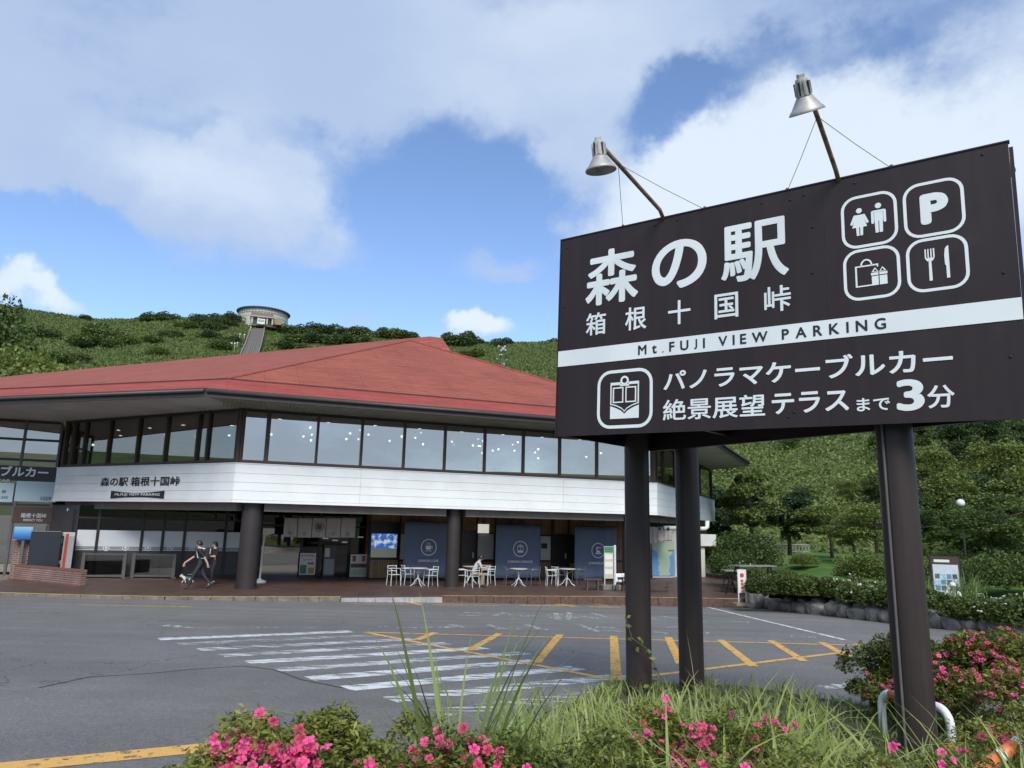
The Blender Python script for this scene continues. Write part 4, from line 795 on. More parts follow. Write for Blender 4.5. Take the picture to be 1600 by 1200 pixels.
MB().box((0, -.03, lf(30, 843, 5.3)[2]), (lf(44, 833, 5.3)[0]-u0[0], 0, lf(30, 823, 5.3)[2])).build('print', sea_mat(), PB); MB().box((.3, .004, 0), (.4, .07, lf(30, 823, 5.3)[2])).build('post', M_SGREY, PB)
VM = tag(empty('vending_machine', bp(*lf(69, 880, 5.0)[:2], 0), PHI+.25), 'tall white and red drinks machine with a lit strip beside the brick wall', 'vending machine')
MB().box((0, 0, .05), (.95, .7, 1.85)).build('cabinet', mat('machine_white', (.5, .5, .48), .4, .06), VM, bevel=.02); MB().box((.62, -.03, .06), (.72, -.001, 1.8)).build('red_strip', M_RED, VM); MB().box((.08, -.02, .75), (.56, -.002, 1.7)).build('bottle_window', G_LOW, VM); MB().box((.12, -.035, .8), (.17, -.022, 1.35)).build('light_tube', M_LAMP, VM); MB().box((.74, -.02, .3), (.93, -.002, 1.7)).build('side_panel', mat('machine_grey', (.32, .33, .35), .4, .1), VM); MB().box((.1, -.02, .15), (.56, -.002, .6)).build('delivery_flap', M_BLACK, VM)
for k in range(4):
    for q in range(3): MB().lathe([(.035, 0), (.035, .2), (.015, .26), (.015, .3)], 8).build('bottle', [M_RED, M_GRN, M_STEEL][(k+q) % 3], VM, loc=(.22+k*.09, -.001+.0, .78+q*.31), smooth=True)
NB = tag(empty('navy_board', bp(*lf(42, 880, 4.7)[:2], 0), PHI+.1), 'plain dark navy upright panel left of the drinks machine', 'panel')
MB().box((0, 0, .05), (1.05, .5, 1.9)).build('panel', mat('navy', (.02, .025, .035), .35, .1), NB, bevel=.02); MB().box((.1, .05, 0), (.95, .45, .05)).build('base', M_BLACK, NB)
# ---- wind screens in front of the glazed doors
def windscreen(x0, x1, label):
    a_ = np.array(lz(x0, 903, 0)[:2]); c_ = np.array(lz(x1, 903.5, 0)[:2]); l_ = np.linalg.norm(c_-a_)
    e_ = empty('wind_screen', bp(a_[0], a_[1], 0), PHI+math.atan2(c_[1]-a_[1], c_[0]-a_[0]))
    for x in (0, l_): MB().box((x-.07, -.05, 0), (x+.07, .05, 1.02)).build('post', M_SGREY, e_, bevel=.01)
    MB().box((.07, -.03, .94), (l_-.07, .03, 1.0)).build('top_rail', M_SGREY, e_); MB().box((.07, -.03, .05), (l_-.07, .03, .13)).build('bottom_rail', M_SGREY, e_)
    MB().box((.07, -.006, .13), (l_-.07, .006, .94)).build('pane', glassmat('screen_glass', (.6, .62, .62), .08), e_); MB().box((-.16, -.2, .0), (-.07, .2, .05)).build('foot', M_SGREY, e_); MB().box((l_+.07, -.2, 0), (l_+.16, .2, .05)).build('foot', M_SGREY, e_)
    tag(e_, label, 'screen', 'wind screens by the doors')
windscreen(127, 192, 'grey framed glass wind screen nearest the brick wall'); windscreen(206, 270, 'grey framed glass wind screen beside the walking couple')
# ---- right part under the right facet: map board, white curtain, kiosk
uR = lf(1035, 890, VW)[0]
prect('end_wall', 1012, 826, 1093, 905, VW+.0, M_CREAM, .06)
MBD = tag(empty('map_board', bp(*lf(1019, 890, 4.5)[:2], 0), PHI), 'large blue and green area map board behind the sign posts', 'map')
def map_mat():
    m = bpy.data.materials.new('area_map'); m.use_nodes = True; t = m.node_tree; b = t.nodes['Principled BSDF']; c = t.nodes.new('ShaderNodeTexCoord')
    s = t.nodes.new('ShaderNodeSeparateXYZ'); t.links.new(c.outputs['Generated'], s.inputs[0])
    n = t.nodes.new('ShaderNodeTexNoise'); n.inputs['Scale'].default_value = 3.5; n.inputs['Detail'].default_value = 7; t.links.new(c.outputs['Generated'], n.inputs['Vector'])
    def mm(op, a, b_):
        q = t.nodes.new('ShaderNodeMath'); q.operation = op
        for i_, v_ in enumerate((a, b_)):
            if isinstance(v_, (int, float)): q.inputs[i_].default_value = v_
            else: t.links.new(v_, q.inputs[i_])
        return q.outputs[0]
    dx = mm('ABSOLUTE', mm('SUBTRACT', s.outputs[0], .52), 0); wdt = mm('ADD', mm('MULTIPLY', mm('MAXIMUM', mm('SUBTRACT', s.outputs[2], .55), 0), 1.1), .24)
    f = mm('SUBTRACT', wdt, mm('ADD', dx, mm('MULTIPLY', mm('SUBTRACT', n.outputs['Fac'], .5), .45))); g = mm('GREATER_THAN', f, 0)
    n2 = t.nodes.new('ShaderNodeTexNoise'); n2.inputs['Scale'].default_value = 22; t.links.new(c.outputs['Generated'], n2.inputs['Vector']); lr = t.nodes.new('ShaderNodeMixRGB'); lr.inputs[1].default_value = (.25, .42, .3, 1); lr.inputs[2].default_value = (.6, .68, .5, 1); t.links.new(n2.outputs['Fac'], lr.inputs[0])
    x = t.nodes.new('ShaderNodeMixRGB'); x.inputs[1].default_value = (.16, .34, .62, 1); t.links.new(g, x.inputs[0]); t.links.new(lr.outputs[0], x.inputs[2]); t.links.new(x.outputs[0], b.inputs['Base Color']); return m
r0_ = lf(1019, 873, 4.5); wM = lf(1054, 873, 4.5)[0]-r0_[0]; zM0 = max(.1, lf(1036, 900, 4.5)[2]); zM1 = lf(1036, 845, 4.5)[2]
MB().box((0, -.02, zM0), (wM, .02, zM1)).build('map_face', map_mat(), MBD); MB().box((.05, .03, 0), (wM-.05, .09, zM1-.1)).build('back_frame', M_STEEL, MBD); MB().box((wM*.72, -.03, zM0+(zM1-zM0)*.70), (wM*.95, -.022, zM0+(zM1-zM0)*.74)).build('red_label', M_RED, MBD)
for i, (x0, x1) in enumerate(((1015, 1026), (1027, 1038), (1039, 1050))):
    hang('noren_curtain', x0, 823, x1, 849-i*2, 3.3, mat('noren_white', (.5, .48, .46), .9, .05), 80+i, .05, 14, ['left', 'middle', 'right'][i]+' white noren strip blowing above the area map', 'curtain', 'white noren strips above the map')
KI = tag(empty('ticket_kiosk', bp(*lf(1094, 890, 4.7)[:2], 0), PHI), 'small white kiosk with a flat canopy at the right end of the building', 'kiosk')
k0 = lf(1094, 860, 4.7)
kw = lf(1120, 844, 4.7)[0]-k0[0]; kz0 = lf(1107, 853.5, 4.7)[2]; kz1 = lf(1107, 835, 4.7)[2]; kp_ = lf(1106, 880, 4.7)[0]-k0[0]
MB().box((0, 0, kz0), (kw, 2.4, kz1)).build('canopy', mat('kiosk_white', (.62, .62, .58), .6, .1, 1.5), KI, bevel=.015); MB().box((0, .2, 0), (kp_, 2.2, kz0)).build('booth', mat('kiosk_white', (.62, .62, .58)), KI); MB().tube([(kw-.12, .25, 0), (kw-.12, .25, kz0)], .06, 10).build('pole', mat('rust_red', (.2, .06, .04), .6, .2, 5), KI); MB().box((kp_*.35, .18, .0), (kp_*.95, .199, 1.85)).build('door', M_CREAM, KI); MB().box((kp_*.4, .15, .9), (kp_*.45, .179, 1.1)).build('door_handle', M_STEEL, KI.children[-1])
q0 = lf(1093, 826, 2.0); q1 = lf(1105, 825, 2.0)
MB().tube([(q0[0], 2.0, q0[2]), (q1[0]-.15, 2.0, q0[2]), (q1[0], 2.0, q0[2]+.08), (q1[0]+.02, 2.0, q0[2]+.4)], .11, 10).build('drain_pipe', M_STEEL, BLD, smooth=True)
MB().tube([(q0[0]-2, 2.2, q0[2]), (q0[0]+.02, 2.0, q0[2])], .11, 10).build('drain_pipe', M_STEEL, BLD, smooth=True)
# spot lamps under the beam
sp = MB().lathe([(.05, 0), (.07, -.1), (.06, -.16), (.001, -.16)], 10).mesh('spot', M_DARK, True)
for x, y in ((336, 803), (360, 806), (369, 807), (403, 792), (1031, 823), (1044, 824)):
    u, v, z = lf(x, y, 1.5); o = obj('spot_lamp', sp, BLD); o.location = (u, v, z); MB().tube([(u, v, z), (u, v, 2.99)], .012, 6).build('spot_stem', M_DARK, BLD)
cam_u = lz(100, 792, 2.75); cc_ = MB().box((-.09, -.25, -.06), (.09, .12, .06)).build('security_camera', M_STEEL, BLD, loc=(-7.2, 7.3, 2.78))
# ================================================================ cafe furniture, people
M_CHW = mat('chair_white', (.58, .60, .60), .35, .05, 6); M_CHD = mat('chair_dark', (.10, .11, .12), .35, .08, 6); M_TOP = mat('table_top', (.55, .56, .54), .3, .05, 3)
def make_chair(m):
    e_ = empty('bistro_chair')
    for s in (-1, 1):
        MB().tube([(s*.22, -.22, 0), (s*.20, -.19, .43), (s*.2, -.18, .66)], .014, 7).build('leg', m, e_); MB().tube([(s*.22, .24, 0), (s*.2, .2, .43), (s*.19, .25, .80)], .014, 7).build('leg', m, e_)
        MB().tube([(s*.2, -.18, .65), (s*.22, -.1, .67), (s*.2, .22, .66)], .018, 7).build('armrest', m, e_)
    for k in range(7): MB().box((-.2, -.2+k*.058, .425), (.2, -.2+k*.058+.042, .44)).build('seat_slat', m, e_)
    for k in range(3): MB().tube([(-.19, .225+k*.012, .56+k*.1), (0, .27+k*.012, .57+k*.1), (.19, .225+k*.012, .56+k*.1)], .016, 6).build('back_slat', m, e_)
    return e_
def make_table():
    e_ = empty('bistro_table'); MB().lathe([(.36, .70), (.375, .715), (.37, .735), (.001, .74)], 28).build('tabletop', M_TOP, e_); MB().tube([(0, 0, .28), (0, 0, .70)], .03, 10).build('stem', M_CHW, e_)
    for k in range(4):
        a = k*math.pi/2+.5; c, s = math.cos(a), math.sin(a); MB().tube([(0, 0, .34), (c*.1, s*.1, .26), (c*.2, s*.2, .1), (c*.34, s*.34, .015)], .016, 7).build('leg', M_CHW, e_); MB().tube([(0, 0, .5), (c*.14, s*.14, .6), (c*.26, s*.26, .7)], .012, 6).build('brace', M_CHW, e_)
    return e_
CH0 = make_chair(M_CHW); CHD = make_chair(M_CHD); TB0 = make_table(); used = {}
def place(proto, p, rz, label, cat, group):
    o = proto if proto.name not in used else copy_tree(proto); used[proto.name] = 1
    o.location = tuple(p); o.rotation_euler = (0, 0, rz); tag(o, label, cat, group); return o
for px_, py_, lab in ((652.5, 916, 'round white bistro table in front of the cup banner'), (735, 911.5, 'round white bistro table behind the seated person'), (810, 916, 'round white bistro table in front of the cable car banner'), (886, 915.5, 'round white bistro table right of the cable car banner')):
    place(TB0, atz(px_, py_), random.uniform(0, 1), lab, 'table', 'bistro tables under the arcade')
for px_, py_, rz, d_, lab in ((615, 914.6, .2, 0, 'leftmost white bistro chair, alone in front of the timber counter'), (637, 913.5, 1.7, 0, 'white bistro chair on the left of the cup banner table'), (672, 916, -1.3, 0, 'white bistro chair on the right of the cup banner table'), (721, 915.5, 1.5, 0, 'white bistro chair half hidden by the middle column'), (737, 917.5, -2.6, 0, 'white bistro chair the seated person uses'), (762, 914.6, -1.2, 0, 'white bistro chair right of the seated person'), (757, 912, -.6, 0, 'white bistro chair pushed in behind the seated person'), (797, 914.6, 1.4, 1, 'dark bistro chair on the left of the cable car banner table'), (833, 914.6, -1.5, 1, 'dark bistro chair on the right of the cable car banner table'), (862, 915.5, 1.3, 0, 'white bistro chair left of the fourth table'), (873, 914, 1.9, 0, 'white bistro chair pushed in at the fourth table'), (904, 913.5, -1.5, 1, 'dark bistro chair between the fourth table and the noodle banner')):
    place(CHD if d_ else CH0, atz(px_, py_), rz+PHI, lab, 'chair', 'bistro chairs under the arcade')
M_BENCH = mat('bench_wood', (.07, .055, .045), .6, .2, 6)
def bench(p, q, label):
    p = np.array(p); q = np.array(q); l_ = np.linalg.norm(q-p); e_ = empty('bench', p, math.atan2(q[1]-p[1], q[0]-p[0]))
    for k in range(3): MB().box((-.05, -.2+k*.14, .40), (l_+.05, -.2+k*.14+.125, .445)).build('seat_plank', M_BENCH, e_)
    for x in (.08, l_-.14):
        for y in (-.18, .15): MB().box((x, y, 0), (x+.06, y+.06, .40)).build('leg', M_BENCH, e_)
    MB().box((.1, -.02, .15), (l_-.1, .02, .2)).build('stretcher', M_BENCH, e_); tag(e_, label, 'bench', 'dark benches on the pavement')
bench(atz(913, 921.5), atz(938, 922), 'dark wooden bench in front of the noodle banner'); bench(atz(1003, 924), atz(1048, 925.5), 'dark wooden bench between the two left sign posts')
# timetable stand
TS = tag(empty('timetable_stand', atz(954, 921.5), PHI), 'white timetable stand with cream board and green header near the noodle banner', 'sign')
MB().box((-.30, -.02, .45), (.12, .02, 1.75)).build('board', mat('cream_board', (.50, .47, .36), .5, .12, 5), TS); MB().box((-.29, -.028, 1.5), (.11, -.021, 1.73)).build('header', M_GRN, TS)
for k in range(3): MB().box((-.27, -.028, .62+k*.3), (.09, -.021, .62+k*.3+.2)).build('timetable', M_POST, TS)
MB().tube([(-.27, 0, 0), (-.27, 0, .46)], .02, 8).build('post', M_STEEL, TS); MB().box((.16, -.04, .1), (.24, .04, 1.8)).build('post', M_STEEL, TS); MB().box((-.42, -.18, 0), (-.02, .18, .2)).build('concrete_base', M_BEAM, TS, bevel=.02); MB().box((.02, -.18, 0), (.4, .18, .2)).build('concrete_base', M_BEAM, TS, bevel=.02)
CS = tag(empty('covered_easel', atz(969, 924), PHI), 'white cloth thrown over a small dark stand left of the first sign post', 'stand')
for s in (-1, 1): MB().tube([(s*.16, -.14, 0), (s*.1, 0, .55)], .02, 6).build('leg', M_BLACK, CS); MB().tube([(s*.16, .14, 0), (s*.1, 0, .55)], .02, 6).build('leg', M_BLACK, CS)
o = obj('white_cloth', cloth(.42, .34, 10, 6, .05, 11, 5, mat('cloth_white', (.7, .7, .7), .9, .04)), CS); o.location = (-.22, -.02, .36); o.modifiers.new('s', 'SOLIDIFY').thickness = .02
MB().box((-.15, -.1, .5), (.15, .1, .56)).build('top', M_BLACK, CS)
# trestles and stand sign right of the building
def trestle(p, rz, w_, h_, label):
    e_ = empty('trestle_table', p, rz); MB().box((-w_/2, -.3, h_), (w_/2, .3, h_+.04)).build('top_board', mat('trestle_top', (.2, .19, .17), .6, .2, 4), e_)
    for s in (-1, 1):
        for y in (-1, 1): MB().bar((s*(w_/2-.1), y*.05, h_), (s*(w_/2-.02), y*.3, 0), .045).build('leg', M_BLACK, e_)
        MB().bar((s*(w_/2-.06), -.2, .3), (s*(w_/2-.06), .2, .3), .035).build('stretcher', M_BLACK, e_)
    MB().bar((-w_/2+.07, 0, h_*.5), (w_/2-.07, 0, h_*.5), .035).build('rail', M_BLACK, e_); tag(e_, label, 'table')
trestle(atz(1142, 927), PHI+1.2, .75, .88, 'small black trestle on the paving beside the hedge'); trestle(atg(1178, 917)*1.0, PHI, 1.7, .75, 'long low dark trestle table behind the hedge end')
NS = tag(empty('no_parking_stand', atz(1160.5, 944, -.02), PHI-.25), 'narrow white framed stand sign with red lettering at the kerb end', 'sign')
for x in (-.14, .14): MB().box((x-.018, -.018, .04), (x+.018, .018, 1.18)).build('post', M_STEEL, NS)
MB().box((-.12, -.012, .38), (.12, .012, 1.15)).build('board', M_POST, NS); MB().box((-.3, -.2, -.06), (.3, .2, .05)).build('base', mat('base_tan', (.25, .19, .12), .8, .15), NS, bevel=.02); MB().box((-.13, -.015, 1.15), (.13, .015, 1.18)).build('rail', M_STEEL, NS)
MB().lathe([(.075, 0), (.075, .006)], 20, Matrix.Translation((0, -.014, .98)) @ Matrix.Rotation(math.radians(90), 4, 'X')).build('round_symbol', M_RED, NS)
for k, c_ in enumerate('駐車禁止'): text('lettering', c_, M_RED, NS, face_frame((-.055, -.016, .74-k*.115), (1, 0, 0)), w=.11, h=.1, bold=.04)
# ---- people: one continuous skinned body each
M_SKIN = mat('skin', (.50, .32, .24), .55, .05); M_HAIR = mat('hair_black', (.015, .012, .011), .5, .2); M_CLB = mat('cloth_black', (.018, .018, .022), .85, .15, 10); M_CLN = mat('cloth_charcoal', (.03, .03, .036), .85, .15, 10); M_SHOE = mat('shoe_dark', (.03, .028, .026), .6, .1); M_SHW = mat('shoe_white', (.6, .6, .58), .6, .05)
M_KHAKI = mat('cloth_khaki', (.30, .235, .16), .85, .08, 8); M_SHIRTG = mat('shirt_grey', (.42, .43, .44), .85, .25, 7); M_SHIRTW = mat('shirt_white', (.65, .66, .66), .85, .05)
def skinned(name, J, bones, mats, parent, sub=2):
    """J: name->(x,y,z,r); bones: (a,b,mat index)"""
    names = list(J); idx = {k: i for i, k in enumerate(names)}
    me = bpy.data.meshes.new(name); me.from_pydata([J[k][:3] for k in names], [(idx[a], idx[b]) for a, b, _ in bones], []); ob = bpy.data.objects.new(name, me); COL.objects.link(ob)
    sk = ob.modifiers.new('skin', 'SKIN'); sk.use_smooth_shade = True
    for i, k in enumerate(names):
        v = me.skin_vertices[0].data[i]; rr = J[k][3]; v.radius = rr if isinstance(rr, tuple) else (rr, rr); v.use_root = (i == 0)
    ss = ob.modifiers.new('sub', 'SUBSURF'); ss.levels = sub; ss.render_levels = sub
    dg = bpy.context.evaluated_depsgraph_get(); dg.update(); nm = bpy.data.meshes.new_from_object(ob.evaluated_get(dg)); bpy.data.objects.remove(ob); nm.name = name
    nm.materials.clear()
    for m in mats: nm.materials.append(m)
    segs = [(np.array(J[a][:3]), np.array(J[b_][:3]), mi) for a, b_, mi in bones]
    for p in nm.polygons:
        c = np.array(p.center); best = 9; mi = 0
        for a, b_, m_ in segs:
            d = b_-a; t_ = np.clip(np.dot(c-a, d)/(d@d+1e-9), 0, 1); q = np.linalg.norm(c-a-d*t_)
            if q < best: best = q; mi = m_
        p.material_index = mi; p.use_smooth = True
    return obj(name, nm, parent)
def hand(J, B, pre, wrist, d, side, mi):                 # palm, four fingers and a thumb
    w = np.array(wrist); d = np.array(d)/np.linalg.norm(d); s = np.array(side)/np.linalg.norm(side)
    J[pre+'palm'] = (*(w+d*.07), .032); B.append((pre+'w', pre+'palm', mi))
    for k in range(4):
        b0 = w+d*.10+s*(k-1.5)*.021; b1 = b0+d*(.045-.006*abs(k-1.3)); J[f'{pre}f{k}'] = (*b0, .0095); J[f'{pre}g{k}'] = (*(b1+np.array([0, 0, -.01])), .008); B += [(pre+'palm', f'{pre}f{k}', mi), (f'{pre}f{k}', f'{pre}g{k}', mi)]
    J[pre+'t'] = (*(w+d*.055+s*.045), .011); B.append((pre+'palm', pre+'t', mi))
def head(parent, c, face, hair_back=0, hat=None, scale=1.0):
    """hair, ears, nose, eyes and mouth on the head centre c, looking along face (heading vector)"""
    f = Vector(face).normalized(); M = Matrix.Translation(c) @ Vector((0, -1, 0)).rotation_difference(f).to_matrix().to_4x4() @ Matrix.Scale(scale, 4)
    hm = MB(); n = 14; V = []; Fq = []
    for j in range(8):
        t_ = math.pi*(j/7)*.62
        for i in range(n):
            a = 2*math.pi*i/n; y = math.sin(a); fr = max(0, -y); tt = t_*(1-.42*fr)+hair_back*max(0, y)*(j/7); V.append((.088*math.sin(tt if tt < 1.7 else 1.7)*math.cos(a), .106*math.sin(min(tt, 1.7))*math.sin(a)+.012, .118*math.cos(tt)-.0))
    for j in range(7):
        for i in range(n): Fq.append((j*n+i, j*n+(i+1) % n, (j+1)*n+(i+1) % n, (j+1)*n+i))
    o = MB().add(V, Fq).build('hair', hat or M_HAIR, parent, smooth=True); o.matrix_local = M; o.modifiers.new('s', 'SOLIDIFY').thickness = .012
    fm = MB().add([(0, -.118, -.018), (-.014, -.096, -.028), (.014, -.096, -.028), (0, -.095, .02)], [(0, 1, 2), (0, 3, 1), (0, 2, 3)]); o = fm.build('nose', M_SKIN, parent); o.matrix_local = M
    for s in (-1, 1):
        o = MB().lathe([(.001, -.006), (.011, 0), (.001, .006)], 8).build('eye', M_HAIR, parent); o.matrix_local = M @ Matrix.Translation((s*.03, -.094, .008)); o = MB().lathe([(.001, -.02), (.015, 0), (.001, .02)], 8).build('ear', M_SKIN, parent); o.matrix_local = M @ Matrix.Translation((s*.08, .0, 0))
    o = MB().box((-.02, -.099, -.056), (.02, -.085, -.05)).build('mouth', mat('lips', (.35, .14, .12), .5, 0), parent); o.matrix_local = M
def walker(name, pos, hd, hgt, mats, label, lean=.05, arm=.5, shoe=M_SHOE, leg=.30, pack=False, hairb=0, sleeves=True, fold=False):
    """local -Y is forward"""
    e_ = empty(name, pos, hd); k = hgt/1.72; J = {}; B = []
    def P(n_, x, y, z, r): J[n_] = (x*k, y*k, z*k, r*k if not isinstance(r, tuple) else tuple(q*k for q in r))
    P('pel', 0, 0, .93, (.135, .105)); P('waist', 0, -lean*.3, 1.08, (.13, .095)); P('chest', 0, -lean*.7, 1.28, (.155, .11)); P('neckb', 0, -lean, 1.43, .07); P('neck', 0, -lean-.01, 1.49, .052); P('head', 0, -lean-.03, 1.58, (.075, .088)); P('crown', 0, -lean-.03, 1.66, (.065, .075))
    B += [('pel', 'waist', 1), ('waist', 'chest', 1), ('chest', 'neckb', 1), ('neckb', 'neck', 0), ('neck', 'head', 0), ('head', 'crown', 0)]
    for s, t_ in ((-1, 'l'), (1, 'r')):
        ph = s
        P(t_+'hip', s*.09, 0, .88, .088); P(t_+'knee', s*.095, -ph*leg*.45-.05, .50, .06); P(t_+'ank', s*.095, -ph*leg+.06*(ph < 0), .09+.05*(ph < 0), .042); P(t_+'toe', s*.10, -ph*leg-.15, .035+.0*(ph < 0), .038)
        B += [('pel', t_+'hip', 2), (t_+'hip', t_+'knee', 2), (t_+'knee', t_+'ank', 2), (t_+'ank', t_+'toe', 3)]
        P(t_+'sh', s*.185, -lean, 1.385, .06); 
        if fold: P(t_+'elb', s*.22, -lean-.06, 1.12, .043); P(t_+'w', s*.05, -lean-.24, 1.13, .031); dd = (-s*.8, -.3, .1)
        else: P(t_+'elb', s*.25, -lean+ph*arm*.35+.03, 1.13, .043); P(t_+'w', s*.25, -lean+ph*arm*.75-.06, .90, .031); dd = (0, ph*arm*.5, -1)
        B += [('chest', t_+'sh', 1), (t_+'sh', t_+'elb', 1), (t_+'elb', t_+'w', 0)]
        hand(J, B, t_, J[t_+'w'][:3], dd, (0, -1, 0) if not fold else (0, 0, 1), 0)
    skinned('body', J, B, mats, e_); head(e_, J['head'][:3], (0, -1, 0), hairb, scale=k)
    if pack:
        m_ = MB().box((-.15, .09, 1.02), (.15, .26, 1.45)); o = m_.build('backpack', M_CLB, e_, bevel=.05); MB().box((-.11, .255, 1.08), (.11, .29, 1.25)).build('backpack_pocket', M_CLN, o, bevel=.02); MB().bar((-.02, .28, 1.43), (.09, .27, 1.12), .02).build('backpack_strap', M_SHW, o)
        for s in (-1, 1): MB().tube([(s*.1, .1, 1.42), (s*.1, -.02, 1.46), (s*.1, -.17, 1.34), (s*.1, -.12, 1.12), (s*.12, .1, 1.08)], .018, 6).build('backpack_strap', M_SHW, o)
    tag(e_, label, 'person'); return e_
dirL = math.atan2(-BU[1], -BU[0])+math.pi/2            # facing along -u (to the left)
walker('person', atz(310, 920.5), dirL-.1, 1.74, [M_SKIN, M_CLB, M_CLN, M_SHOE], 'person in dark clothes with a black and white backpack walking a small dog', .10, .55, pack=True, leg=.34)
walker('person', atz(331, 914), dirL+.5, 1.66, [M_SKIN, M_CLB, M_CLB, M_SHW], 'person in black with white shoes and arms folded beside the backpacker', .0, .1, leg=.08, hairb=.5, fold=True)
# small dog
def dog(pos, hd):
    e_ = empty('dog', pos, hd); J = {}; B = []
    J['hipc'] = (0, .17, .25, (.062, .068)); J['belly'] = (0, .03, .245, (.062, .066)); J['chest'] = (0, -.13, .255, (.068, .08)); J['neck'] = (0, -.21, .31, .05); J['head'] = (0, -.27, .355, .052); J['muz'] = (0, -.34, .335, .03); J['nose'] = (0, -.375, .332, .02); J['tail'] = (0, .24, .31, .022); J['tip'] = (0, .25, .40, .026)
    B += [('hipc', 'belly', 1), ('belly', 'chest', 1), ('chest', 'neck', 0), ('neck', 'head', 0), ('head', 'muz', 0), ('muz', 'nose', 2), ('hipc', 'tail', 0), ('tail', 'tip', 0)]
    for s, t_ in ((-1, 'l'), (1, 'r')):
        sw = .05*s
        J[t_+'fs'] = (s*.05, -.14, .20, .036); J[t_+'fe'] = (s*.05, -.13+sw, .11, .024); J[t_+'fp'] = (s*.05, -.15+sw*1.6, .02, .022); B += [('chest', t_+'fs', 0), (t_+'fs', t_+'fe', 0), (t_+'fe', t_+'fp', 0)]
        J[t_+'hk'] = (s*.055, .13-sw, .16, .042); J[t_+'hh'] = (s*.052, .22-sw, .10, .022); J[t_+'hp'] = (s*.052, .19-sw*1.5, .02, .022); B += [('hipc', t_+'hk', 0), (t_+'hk', t_+'hh', 0), (t_+'hh', t_+'hp', 0)]
        J[t_+'e'] = (s*.035, -.255, .415, .02); J[t_+'e2'] = (s*.06, -.255, .44, .008); B += [('head', t_+'e', 0), (t_+'e', t_+'e2', 0)]
    skinned('body', J, B, [mat('dog_white', (.6, .56, .5), .9, .15, 20), mat('dog_coat_teal', (.06, .17, .20), .85, .2, 12), M_HAIR], e_)
    for s in (-1, 1): MB().lathe([(.001, -.007), (.008, 0), (.001, .007)], 6).build('eye', M_HAIR, e_, loc=(s*.028, -.312, .375))
    tag(e_, 'small white dog in a teal coat ahead of the backpacker', 'dog'); return e_
DGP = atz(292, 911.5); dg_o = dog(DGP, dirL+.1); dg_o.scale = (.82, .82, .82)
LE = tag(empty('dog_lead', DGP+np.array([0, 0, 0]), 0), 'thin pale lead from the small dog to the backpacker', 'lead')
p1_ = atz(310, 920.5)-DGP; MB().tube([(0, 0, .33), tuple(p1_*.4+np.array([0, 0, .42])), tuple(p1_*.8+np.array([0, 0, .78]))], .008, 5).build('strap', M_CREAM, LE)
def sitter(pos, hd, mats, label, hat=None, lean=.16, k=1.0):
    e_ = empty('person', pos, hd); J = {}; B = []
    def P(n_, x, y, z, r): J[n_] = (x*k, y*k, z*k, r*k if not isinstance(r, tuple) else tuple(q*k for q in r))
    P('pel', 0, .03, .54, (.145, .115)); P('waist', 0, 0, .68, (.13, .1)); P('chest', 0, -lean*.6, .88, (.155, .11)); P('neckb', 0, -lean, 1.03, .07); P('neck', 0, -lean-.03, 1.09, .052); P('head', 0, -lean-.07, 1.17, (.075, .088)); P('crown', 0, -lean-.08, 1.25, (.065, .075))
    B += [('pel', 'waist', 1), ('waist', 'chest', 1), ('chest', 'neckb', 1), ('neckb', 'neck', 0), ('neck', 'head', 0), ('head', 'crown', 0)]
    for s, t_ in ((-1, 'l'), (1, 'r')):
        P(t_+'hip', s*.09, 0, .52, .092); P(t_+'knee', s*.12, -.42, .50, .065); P(t_+'ank', s*.12, -.40-.03*s, .09, .042); P(t_+'toe', s*.13, -.55, .035, .038)
        B += [('pel', t_+'hip', 2), (t_+'hip', t_+'knee', 2), (t_+'knee', t_+'ank', 2), (t_+'ank', t_+'toe', 3)]
        P(t_+'sh', s*.185, -lean, .985, .06); P(t_+'elb', s*.24, -lean-.1, .75, .043); P(t_+'w', s*.12, -lean-.28, .80, .031); B += [('chest', t_+'sh', 1), (t_+'sh', t_+'elb', 1), (t_+'elb', t_+'w', 0)]; hand(J, B, t_, J[t_+'w'][:3], (-s*.4, -.8, .1), (0, 0, 1), 0)
    skinned('body', J, B, mats, e_); head(e_, J['head'][:3], (0, -1, -.5), 0, hat, scale=k); tag(e_, label, 'person'); return e_
sitter(atz(739, 917), PHI+math.pi/2-.3, [M_SKIN, M_SHIRTG, M_KHAKI, M_SHOE], 'person in grey top and khaki trousers sitting bent over at a bistro table', None, .24)
# ================================================================ three-sided sign on posts
hd_ = math.radians(-53.72); el_ = math.radians(1.26)
SX = -np.array([math.sin(hd_)*math.cos(el_), math.cos(hd_)*math.cos(el_), math.sin(el_)]); SNn = np.cross(SX, [0, 0, 1]); SNn /= np.linalg.norm(SNn); SZ = np.cross(SNn, SX); SZ *= np.sign(SZ[2])   # SNn points to the viewer
_q = ray(1402, 663); SP = CAM+_q*(6.2/_q[1]); SA_ = onplane(869, 682, SP, SNn)
def sloc(x, y, off=0.0): q = onplane(x, y, SP+SNn*off, SNn)-SA_; return (q@SX, q@SZ)
SW, SH = 4.385, 2.322
SIGN = empty('roadside_sign', (SA_[0], SA_[1], 0)); tag(SIGN, 'large dark brown three-sided sign with white lettering on round posts', 'sign')
M_SB = streak_mat('sign_brown', (.0195, .0142, .0155), (.0285, .021, .0225), (.044, .034, .034), .5, (5, .35, 5)); M_SW = mat('sign_white', (.70, .755, .76), .45, .03, 2); M_PB = streak_mat('post_brown', (.028, .0205, .019), (.043, .032, .029), (.075, .052, .04), .42, (9, 9, .3), .35); M_SIN = mat('sign_underside', (.03, .028, .025), .8, .2, 2)
